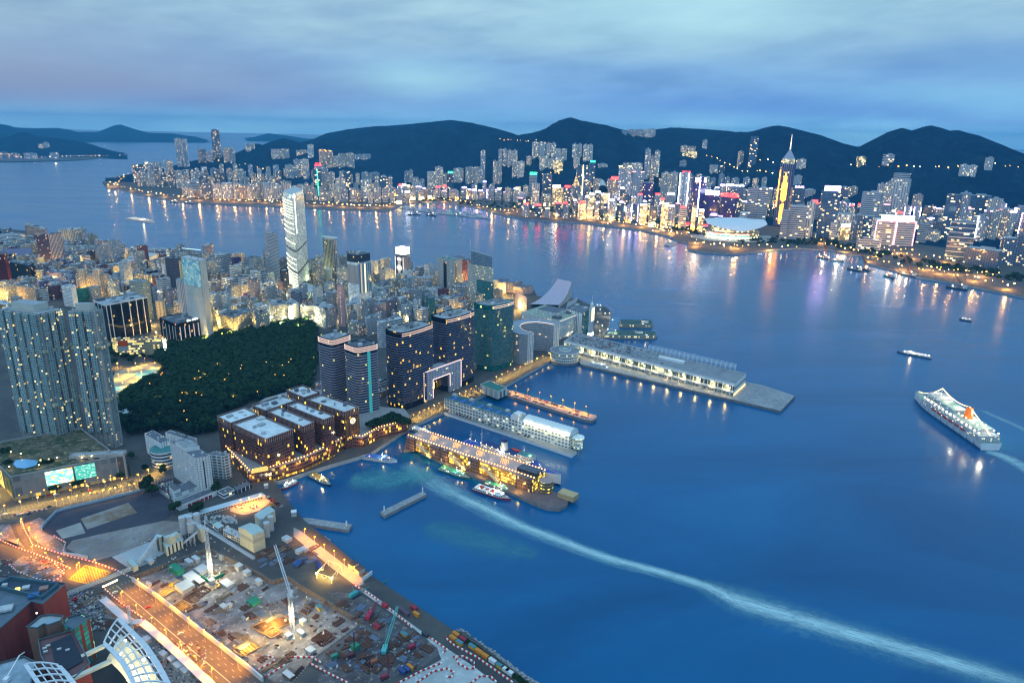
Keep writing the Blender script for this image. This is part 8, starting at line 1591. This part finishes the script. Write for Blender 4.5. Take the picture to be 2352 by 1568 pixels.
tops=[(-L*.20,0,H*3.85),(L*.16,0,H*4.1),(L*.46,0,H*1.5)];mb=MB()
for p,q in zip(tops,tops[1:]):
 for k in range(10):
  f=lambda t:Vector(p).lerp(Vector(q),t)-Vector((0,0,H*.5*4*t*(1-t)));mb.bar(f(k/10),f((k+1)/10),.45)
f=lambda t:Vector(tops[0]).lerp(Vector((-L*.47,0,H*1.9)),t)
mb.bar(f(0),f(1),.45);sub(mb,'light_string',glow('gold_string',(1,.72,.3),5),r)
bulbs(r,[(-L*.45+k*L*.05,s_*B*.46,H*1.95)for k in range(15)for s_ in(-1,1)],'bw',12,.8);bulbs(r,[(-L*.40+k*L*.07,-B*.5,H*.95)for k in range(10)],'bo',14,.7);bulbs(r,[(-L*.36+k*L*.045,s_*B*.2,H*2.4)for k in range(9)for s_ in(-1,1)],'bw',10,.7)
for k in range(5):lite(r,(-L*.4+k*L*.17,-B*.15,H*3.2),20000,(1,.85,.55));
for k in range(4):lite(r,(-L*.40+k*L*.2,-B*.62,H*.9),14000,(1,.55,.15))
c,a,L=axis('B3',(930,512),(1940,898));r=thing('cruise_liner','white liner with blue decks and a navy topped funnel moored behind the golden terminal','liner',c,a);B=L*.12;H=11
hull(L,B,H,SHW,r,pbr('blue_deck',(.03,.08,.35)),boot=NAVYH);tier(r,-L*.34,L*.30,B*.8,H-.5,6,BOATWIN,'main_decks',pbr('blue_deck',(.03,.08,.35)));tier(r,-L*.28,L*.22,B*.66,H+5.5,4,BOATWIN,'upper_decks',pbr('navy_deck',(.02,.04,.14)));tier(r,L*.10,L*.24,B*.66,H+9.5,4,BOATWIN,'bridge',pbr('teal_roof',(.05,.2,.2)))
mb=MB();mb.cyl((-L*.06,0,H+9),4.8,11,14,0,1,3.6);sub(mb,'funnel',[pbr('funnel_white',(.72,.72,.62)),DARK],r);mb=MB();mb.cyl((-L*.06,0,H+20),3.8,3.6,14,0,0,3.4);sub(mb,'funnel_top',NAVYH,r);mb=MB();mb.cyl((-L*.06-2,-4.2,H+14),1.7,.3,12);sub(mb,'funnel_emblem',pbr('emblem_gold',(.6,.45,.1)),r)
for x,h in((-L*.3,17),(L*.14,15),(-L*.42,9)):mb=MB();mb.bar((x,0,H+3),(x,0,H+9+h),.35,5,0,.15);mb.bar((x,-2.5,H+6+h*.8),(x,2.5,H+6+h*.8),.2);sub(mb,'mast',SHW,r)
for k in range(7):mb=MB();mb.prism([(L*.00+k*L*.03+x,B*.36+y)for x,y in((-2.4,-1),(2.4,-1),(2.4,1),(-2.4,1))],H+9.6,H+11.6,0,0);sub(mb,'lifeboat',pbr('lifeboat_red',(.35,.03,.05)),r)
bulbs(r,[(-L*.4+k*L*.06,-B*.3,H+9.8)for k in range(13)],'bw',10);lite(r,(-L*.06,-9,H+10),4500,(1,.95,.7));lite(r,(L*.2,0,H+14),3000)
def ferry(label,reg,st,bw,bk,hullm,roofm,lamp='bw',glowe=4000,name='ferry',extra=None,H=2.2,tiers=1):
 c,a,L=axis(reg,st,bw);r=thing(name,label,'boat',c,a);B=L*bk;hull(L,B,H,hullm,r)
 for k in range(tiers):tier(r,-L*(.44-.03*k),L*(.30-.05*k),B*(.86-.08*k),H-.4+k*2.7,2.7,BOATWIN,'cabin',roofm)
 if tiers:tier(r,L*.10,L*.22,B*.5,H+tiers*2.7-.4,2.2,SHW,'wheelhouse',roofm)
 mb=MB();mb.bar((L*.05,0,H),(L*.05,0,H+tiers*2.7+6),.18);sub(mb,'mast',SHW,r);bulbs(r,[(-L*.3,-B*.3,H+tiers*2.8),(L*.26,0,H+2.4),(0,B*.3,H+tiers*2.8)],lamp,14,.4)
 if glowe:lite(r,(L*.1,-B*.1,H+tiers*2.7+3),glowe)
 return r,L,B
RED=pbr('ferry_red',(.30,.015,.035));TGR=pbr('ferry_green',(.03,.30,.20),.5)
r,L,B=ferry('dark red catamaran ferry with a white lettered roof beside the golden terminal','B3',(1040,920),(1420,1050),.26,RED,SHW)
for x,w in((-.30,.12),(.02,.10)):
 mb=MB();mb.box((L*x,0,4.65),L*w,B*.5,.08);sub(mb,'roof_panel',RED,r)
mb=MB();mb.cyl((-L*.14,0,4.62),B*.17,.1,14);sub(mb,'roof_emblem',pbr('emblem_red',(.5,.03,.06)),r)
cu=bpy.data.curves.new('t','FONT');cu.body='粤港水运';cu.size=2.2;o=bpy.data.objects.new('t',cu);COL.objects.link(o);me=bpy.data.meshes.new_from_object(o.evaluated_get(bpy.context.evaluated_depsgraph_get()));bpy.data.objects.remove(o);me.materials.clear();me.materials.append(pbr('emblem_gold',(.6,.45,.1)));me.transform(Matrix.Translation((-L*.3,-B*.36,4.66)));o=bpy.data.objects.new('roof_lettering',me);COL.objects.link(o);o.parent=r
ferry('green roofed floating landing stage between the red ferry and the terminal','B3',(1150,875),(1450,985),.16,DARK,TGR,'bg',5000,'landing_stage');ferry('green and yellow lit ferry moored at the middle of the golden terminal','B3',(680,720),(1000,830),.22,pbr('hull_green',(.05,.18,.10)),TGR,'bg',6000,tiers=1)
ferry('white catamaran with an ochre deck house moored at the root of the golden terminal','S2',(1460,600),(1800,650),.3,SHW,pbr('roof_blue',(.03,.12,.4)),'bo',9000,tiers=1);ferry('small dark red tug with a white wheelhouse at the inner quay','S2',(755,865),(585,945),.26,RED,SHW,'bw',1200,'tug',tiers=1)
ferry('yellow lit landing pontoon jutting from the inner quay','S2',(900,790),(1110,905),.24,DARK,pbr('ochre_roof',(.4,.25,.06)),'bo',9000,'pontoon');ferry('white catamaran moored behind the terminal near the sea wall','B3',(385,300),(610,385),.25,SHW,SHW,'bw',0,tiers=1);ferry('white motor yacht moored under the long terminal','R7',(700,705),(880,755),.2,SHW,SHW,'bw',800,'yacht',tiers=2);ferry('ferry at the berth of the far green roofed pier','R7',(1035,412),(1165,415),.2,pbr('hull_green',(.05,.18,.10)),SHW,'bw',1500,tiers=2);ferry('ferry at the berth of the near green roofed pier','R7',(1060,500),(1195,505),.2,pbr('hull_green',(.05,.18,.10)),SHW,'bo',1500,tiers=2);ferry('small white boat beside the sign tower promenade','R7',(755,245),(800,255),.3,SHW,SHW,'bw',0,tiers=1)
ferry('bright ferry crossing alone on the left of the harbour','A',(1160,1060),(1385,1098),.2,pbr('ferry_peach',(.6,.5,.4),emit=(1,.7,.45),es=.35),pbr('ferry_peach',(.6,.5,.4)),'bw',60000,tiers=1)
use('D');c,a,L=axis('D',(2140,824),(1985,797));r,L,B=ferry('slender dark ferry with a line of pale lights ahead of the cruise ship','D',(2140,824),(2060,809),.16,pbr('ferry_dark',(.06,.08,.12)),SHW,'bw',12000,tiers=1);bulbs(r,[(-L*.4+k*L*.1,-B*.4,4)for k in range(8)],'bw',12,.7)
def barge(label,reg,st,bw,crane=0,col=(.03,.05,.07),lit=0,bk=.28,name='barge'):
 c,a,L=axis(reg,st,bw);r=thing(name,label,'barge',c,a);B=L*bk;hull(L,B,4,pbr('barge_'+str(col[0]),col),r,pbr('barge_deck',(.12,.13,.14)))
 tier(r,-L*.45,-L*.28,B*.7,3.5,7,BOATWIN,'deck_house')
 if crane:mb=MB();mb.truss((-L*.1,0,3.5),(-L*.1,0,3.5+crane*.5),4,4,.5);mb.truss((-L*.1,0,3.5+crane*.4),(L*.3,0,3.5+crane),3,6,.45);sub(mb,'crane',pbr('barge_crane',(.28,.10,.06)),r)
 bulbs(r,[(-L*.2,0,12),(L*.2,0,6)],'bw',20,1.4)
 if lit:lite(r,(0,0,16),lit)
for v in[('dark crane barge with a red tower off the far quay','E',(800,1340),(690,1320),45,(.04,.08,.09),0),('flat dark barge towed beside the red towered one','E',(735,1345),(620,1325),0,(.05,.07,.08),0),('lit workboat off the far quay','E',(985,1400),(905,1380),12,(.06,.08,.09),60000),('rust red crane barge with white cabins against the far quay','E',(1165,1390),(1015,1360),50,(.10,.05,.05),50000),('dark barge with a crane at its stern lying alone','E',(1565,1490),(1395,1470),40,(.02,.04,.07),0),('floodlit orange crane barge at the far typhoon wall','E',(480,1250),(385,1235),70,(.12,.06,.05),120000),('floodlit white work barge beside the orange crane barge','E',(590,1265),(490,1262),30,(.3,.3,.3),160000),('black derrick barge in front of the boat shelter','B',(1480,1030),(1360,1030),40,(.03,.03,.04),0),('low black barge right of the derrick barge','B',(1615,1040),(1520,1035),25,(.03,.03,.05),0),('small dark barge along the shelter breakwater','B',(1855,1042),(1772,1035),0,(.05,.04,.06),0),('dark coaster off the curving expressway','A',(1590,920),(1525,915),20,(.03,.03,.06),0),('dark barge right of the coaster','A',(1730,930),(1645,925),0,(.04,.03,.06),0),('floating green hall moored at the far quay','C',(1375,1185),(1212,1185),0,(.03,.22,.2),0),('dark tug near the far park','C',(895,1120),(842,1120),14,(.03,.03,.06),0)]:barge(*v)
ferry('tiny dark boat alone right of the far barges','D',(2232,738),(2203,734),.3,DARK,SHW,'bw',0,tiers=1);ferry('small white ferry near the swept roofed hall','C',(2245,1392),(2200,1390),.3,SHW,SHW,'bw',0,tiers=1);ferry('small pink sailed boat in mid harbour','C',(365,1200),(335,1198),.3,RED,SHW,'bw',0,tiers=1);ferry('distant ferry passing the headland','A',(340,572),(288,570),.3,DARK,SHW,'bw',0,tiers=1);ferry('second distant ferry passing the headland, farther right','A',(515,570),(485,568),.3,DARK,SHW,'bw',30000,tiers=1)
proto=None;rr=random.Random(17);use('B')
for i in range(70):
 u,v=rr.random(),rr.random();p=(1340+u*700,965+u*70*.9+v*55-20);g=G(p,z=0)
 if proto is None:
  proto=thing('moored_yacht','white yacht moored in the far boat shelter','yacht',g,0,'yachts in the boat shelter');hull(22,6,2,SHW,proto);tier(proto,-7,4,4,1.6,2.6,SHW);mb=MB();mb.bar((0,0,3),(0,0,20),.3);sub(mb,'mast',SHW,proto)
 else:dup(proto,g,rr.uniform(0,3.1),scale=rr.uniform(.7,1.4))
def slab(name,label,reg,pts,z1=2.6,mat=None,cat='breakwater'):
 use(reg);P=[G(p,z=z1)for p in pts];r=thing(name,label,cat,sum(P,Vector())/len(P));mb=MB();mb.prism([p.xy for p in P],-1,z1,0,1);part(mb,'body',mat or[QUAY,DECK],r);return r,P
slab('breakwater','long thin breakwater in front of the boat shelter','B',[(1285,965),(1330,960),(1600,1000),(1900,1035),(2095,1055),(2090,1062),(1880,1045),(1580,1012)])
r,P=slab('mooring_dolphin','detached grey concrete breakwater with a white post at each end','B3',[(53,1165),(500,950),(540,980),(100,1205)],3.6)
for p in[(97,1160),(498,962)]:q=G(p,z=3.6);mb=MB();mb.cyl(q,.7,6,8);part(mb,'white_post',WHITE,r)
r,P=slab('stub_pier','dark brown stub pier sticking out from the bare quay','S2',[(760,1245),(850,1225),(1330,1295),(1290,1355),(1000,1310),(800,1280)],3.6)
q=G(1272,1315,z=3.6);mb=MB();mb.cyl(q,.7,6,8);part(mb,'white_post',WHITE,r)
slab('breakwater','low walkway pier with two lookout frames left of the cream tower','R1',[(1310,400),(1560,372),(1885,412),(1890,402),(1720,365),(1420,375),(1290,390)],4);slab('landing_pier','pier with a green roofed hall off the stepped waterside blocks','R1',[(640,352),(1190,352),(1195,340),(1120,300),(760,335)],4);slab('breakwater','low platform in the water left of the swept roofed hall','C',[(1365,1300),(1380,1280),(1440,1262),(1480,1268),(1470,1290),(1410,1310)],3)
# ================================================================ parked cars
cars=[]
for nm,c in(('white',(.65,.66,.66)),('dark',(.03,.04,.06)),('red',(.30,.02,.03)),('silver',(.35,.37,.4))):
 mb=MB();mb.box((0,0,.25),4.3,1.8,.75);mb.prism([(-1.5,-.8),(1.1,-.8),(1.1,.8),(-1.5,.8)],1.0,1.5,1,0)
 for x in(-1.4,1.4):
  for y in(-.85,.85):mb.bar((x,y-.12,.32),(x,y+.12,.32),.32,8,1)
 o=mb.build('parked_car',[pbr('car_'+nm,c,.3),pbr('car_glass',(.02,.025,.03),.1)],loc=(0,0,0));o['category']='car';cars.append((nm,o,[0]))
def car(p,a,where,grp,s=1.0):
 nm,o,u=rr.choice(cars+cars[:2]+cars[3:])
 if u[0]:o=dup(o)
 u[0]=1;o.location=p;o.rotation_euler.z=a;o['label']='%s car parked %s'%(nm,where);o['group']=grp;o.scale=(s,)*3
A,B,C_,D4,zt=TERM;ea=math.atan2((A-B).y,(A-B).x)
for j,t in enumerate((.12,.28,.36,.54,.62,.80)):
 for i in range(34):
  s_=.03+i*.0175*(1 if j<4 else .8)
  if rr.random()<(.78 if s_<.45 else .4):p=B.lerp(A,s_).lerp(D4.lerp(C_,s_),t);p.z=zt;car(p,ea+1.57,'on the roof of the long white terminal','cars on the terminal roof')
use('R7')
for i in range(34):
 for a,b in(((60,905),(700,1098)),((50,925),(690,1122))):
  if rr.random()<.8:q=Vector(a).lerp(Vector(b),(i+.5)/34);car(G(q.x,q.y,z=4.2),ea+1.57,'on the narrow lamplit jetty','cars on the jetty')
use('R6')
for i in range(26):
 if rr.random()<.7:q=Vector((1020,900)).lerp(Vector((1900,1180)),i/26);car(G(q.x,q.y,z=3.5),ea+1.57,'beside the white club building','cars at the club')
use('S1')
for p in[(120,545),(145,540),(165,530),(190,525),(210,522),(300,497),(175,540),(500,405),(550,400),(260,440),(300,430),(340,425),(700,375),(800,345),(30,545),(900,1110),(1100,1270),(700,1020)]:q=G(p);car((q.x,q.y,LAND+.1),ea+1.4,'or driving on the lamplit roads below the podium','cars on the roads')
use('S2')
for i in range(12):q=Vector((440,1010)).lerp(Vector((610,1130)),rr.random());car(G(q.x,q.y),CA+rr.choice([0,1.57]),'on the bare quay','cars on the quay')
# ================================================================ foam on the water
def foam_mat(name,a,col,sx,sy,thr):
 m=bpy.data.materials.new(name);m.use_nodes=True;n=NT(m.node_tree);n.N.clear()
 uv=n.n('ShaderNodeUVMap',uv_map='UVMap').outputs[0];sx_=n.n('ShaderNodeSeparateXYZ',{0:uv});u,v=sx_.outputs[0],sx_.outputs[1]
 cv=n.n('ShaderNodeCombineXYZ',{0:n.m('MULTIPLY',u,sx),1:n.m('MULTIPLY',v,sy),2:0}).outputs[0]
 n1=n.noise(cv,1,9,.72,1.6);ed=n.m('MULTIPLY',n.m('MULTIPLY',v,n.m('SUBTRACT',1,v)),4,clamp=True)
 al=n.m('MULTIPLY',n.ramp(n.m('MULTIPLY',n.m('ADD',n.m('MULTIPLY',ed,.55),n1),.7),[(thr,(0,0,0)),(thr+.17,(.45,.45,.45)),(thr+.36,(1,1,1))]),n.m('MULTIPLY',n.m('POWER',ed,.8),a))
 ue=n.m('MULTIPLY',n.m('MULTIPLY',u,12,clamp=True),n.m('MULTIPLY',n.m('SUBTRACT',1,u),12,clamp=True));al=n.m('MULTIPLY',al,ue)
 d=n.n('ShaderNodeBsdfDiffuse',{0:(*col,1)});t=n.n('ShaderNodeBsdfTransparent');mx=n.n('ShaderNodeMixShader',{0:al,1:t.outputs[0],2:d.outputs[0]});n.n('ShaderNodeOutputMaterial',{0:mx.outputs[0]});return m
def ribbon(pts,mat,label,z=.25):
 """pts: picture x, y and half width in metres"""
 use('D');C_=[G(p[0],p[1],z=z)for p in pts];mb=MB();n=len(C_);L,Rr=[],[]
 for i in range(n):
  d=(C_[min(i+1,n-1)]-C_[max(i-1,0)]).normalized();s_=Vector((-d.y,d.x,0))*pts[i][2];L.append(C_[i]+s_);Rr.append(C_[i]-s_)
 for i in range(n-1):mb.face((L[i],L[i+1],Rr[i+1],Rr[i]),0,[(i/(n-1),1),((i+1)/(n-1),1),((i+1)/(n-1),0),(i/(n-1),0)])
 o=mb.build('foam',mat);tag(o,label,'foam',kind='stuff')
def smooth(pts,k=4):
 out=[]
 for i in range(len(pts)-1):
  p0,p1,p2,p3=pts[max(i-1,0)],pts[i],pts[i+1],pts[min(i+2,len(pts)-1)]
  for j in range(k):
   t=j/k;out.append(tuple(.5*(2*b+(c-a)*t+(2*a-5*b+4*c-d)*t*t+(3*b-a-3*c+d)*t**3)for a,b,c,d in zip(p0,p1,p2,p3)))
 return out+[pts[-1]]
FO=(.36,.60,.66)
ribbon(smooth([(925,1062,16),(965,1087,22),(1010,1117,24),(1090,1157,22),(1180,1202,19),(1290,1244,16),(1400,1284,14),(1520,1316,13),(1660,1358,12)]),foam_mat('wake_spread',.8,(.30,.56,.62),13,7,.50),'broad veil of spent foam at the basin end of the long wake',.15)
ribbon(smooth([(1000,1112,6),(1100,1160,8),(1200,1207,8),(1290,1241,8),(1400,1281,8),(1520,1313,8),(1630,1347,9),(1700,1380,16),(1850,1425,16),(2000,1468,15),(2200,1525,14),(2430,1592,14)]),foam_mat('wake_foam',1.0,(.55,.78,.80),26,9,.51),'long pale wake trailing from the inner basin to the open water')
ribbon(smooth([(1480,1308,6),(1600,1338,15),(1700,1376,34),(1850,1426,33),(2000,1470,31),(2200,1527,29),(2430,1594,28)]),foam_mat('wake_fringe',.6,(.22,.48,.55),40,7,.52),'feathery fringe of spray along the outer part of the long wake',.2)
ribbon(smooth([(2262,1034,14),(2310,1050,16),(2370,1082,18),(2450,1130,22)]),foam_mat('ship_foam',.7,FO,9,4,.42),'foaming wake behind the cruise ship');ribbon([(2250,940,8),(2330,975,10),(2420,1020,12)],foam_mat('ship_foam2',.45,FO,5,3,.45),'thin wash along the far side of the cruise ship')
TE=(.10,.34,.38)
ribbon(smooth([(800,1100,30),(850,1102,42),(900,1100,46),(950,1094,38),(1000,1090,20)],3),foam_mat('swirl_foam',.85,TE,5,4,.50),'teal swirl of churned water in the inner basin');ribbon(smooth([(975,1205,26),(1040,1225,34),(1110,1245,36),(1180,1262,28),(1240,1275,14)]),foam_mat('swirl_foam2',.6,TE,6,4,.53),'faint teal stain of churned water beside the wake')
for i,(a,b)in enumerate([((225,940,1160,1085),0),((980,960,1420,1000),0),((1600,1240,1890,1275),0),((1680,1185,1860,1215),0)]):
 x0,y0,x1,y1=[v*.2563+(229.7 if k%2 else 0)for k,v in enumerate(a)];ribbon([(x0+(x1-x0)*t,y0+(y1-y0)*t-3*math.sin(3.1*t),16)for t in(0,.25,.5,.75,1)],foam_mat('far_wake%d'%i,.4,(.35,.5,.6),8,2,.45),'faint far wake line %s'%['left of the bright ferry','above the bright ferry','right of the bright ferry, lower','right of the bright ferry, upper'][i])
# ================================================================ labels that single out the towers told apart by kind, place and order
ORD=['leftmost','second from left','third from left','fourth from left','fifth from left','sixth from left','seventh from left','eighth from left','ninth from left','tenth from left','eleventh from left','twelfth from left','thirteenth from left','fourteenth from left']
bins={}
for o,what,z,x,grp in AUTO:bins.setdefault((what,z),[]).append((x,o,grp))
for(what,z),L in bins.items():
 L.sort(key=lambda t:t[0]);n=len(L)
 for i,(x,o,grp)in enumerate(L):
  if n==1:o['label']='%s %s'%(what,z)
  elif i==n-1:o['label']='rightmost %s %s'%(what,z)
  else:o['label']='%s %s %s'%(ORD[min(i,13)]if i<14 else 'far',what,z)
  o['group']=grp
for m in bpy.data.materials:
 if m.use_nodes and any(nd.type=='EMISSION' for nd in m.node_tree.nodes)or m.node_tree and any(nd.type=='GROUP' for nd in m.node_tree.nodes):
  m.cycles.emission_sampling='NONE'
# ================================================================ the evening air
def haze():
 m=bpy.data.materials.new('haze_air');m.use_nodes=True;n=NT(m.node_tree);n.N.clear()
 v=n.n('ShaderNodeVolumePrincipled',{'Color':(.15,.60,1.0,1),'Density':HAZE_D,'Anisotropy':0.0})
 n.n('ShaderNodeOutputMaterial',{'Volume':v.outputs[0]})
 mb=MB();mb.box((0,9900,-4),52000,21000,504);o=mb.build('haze',m);o['kind']='stuff'
HAZE_D=4.0e-5
haze()
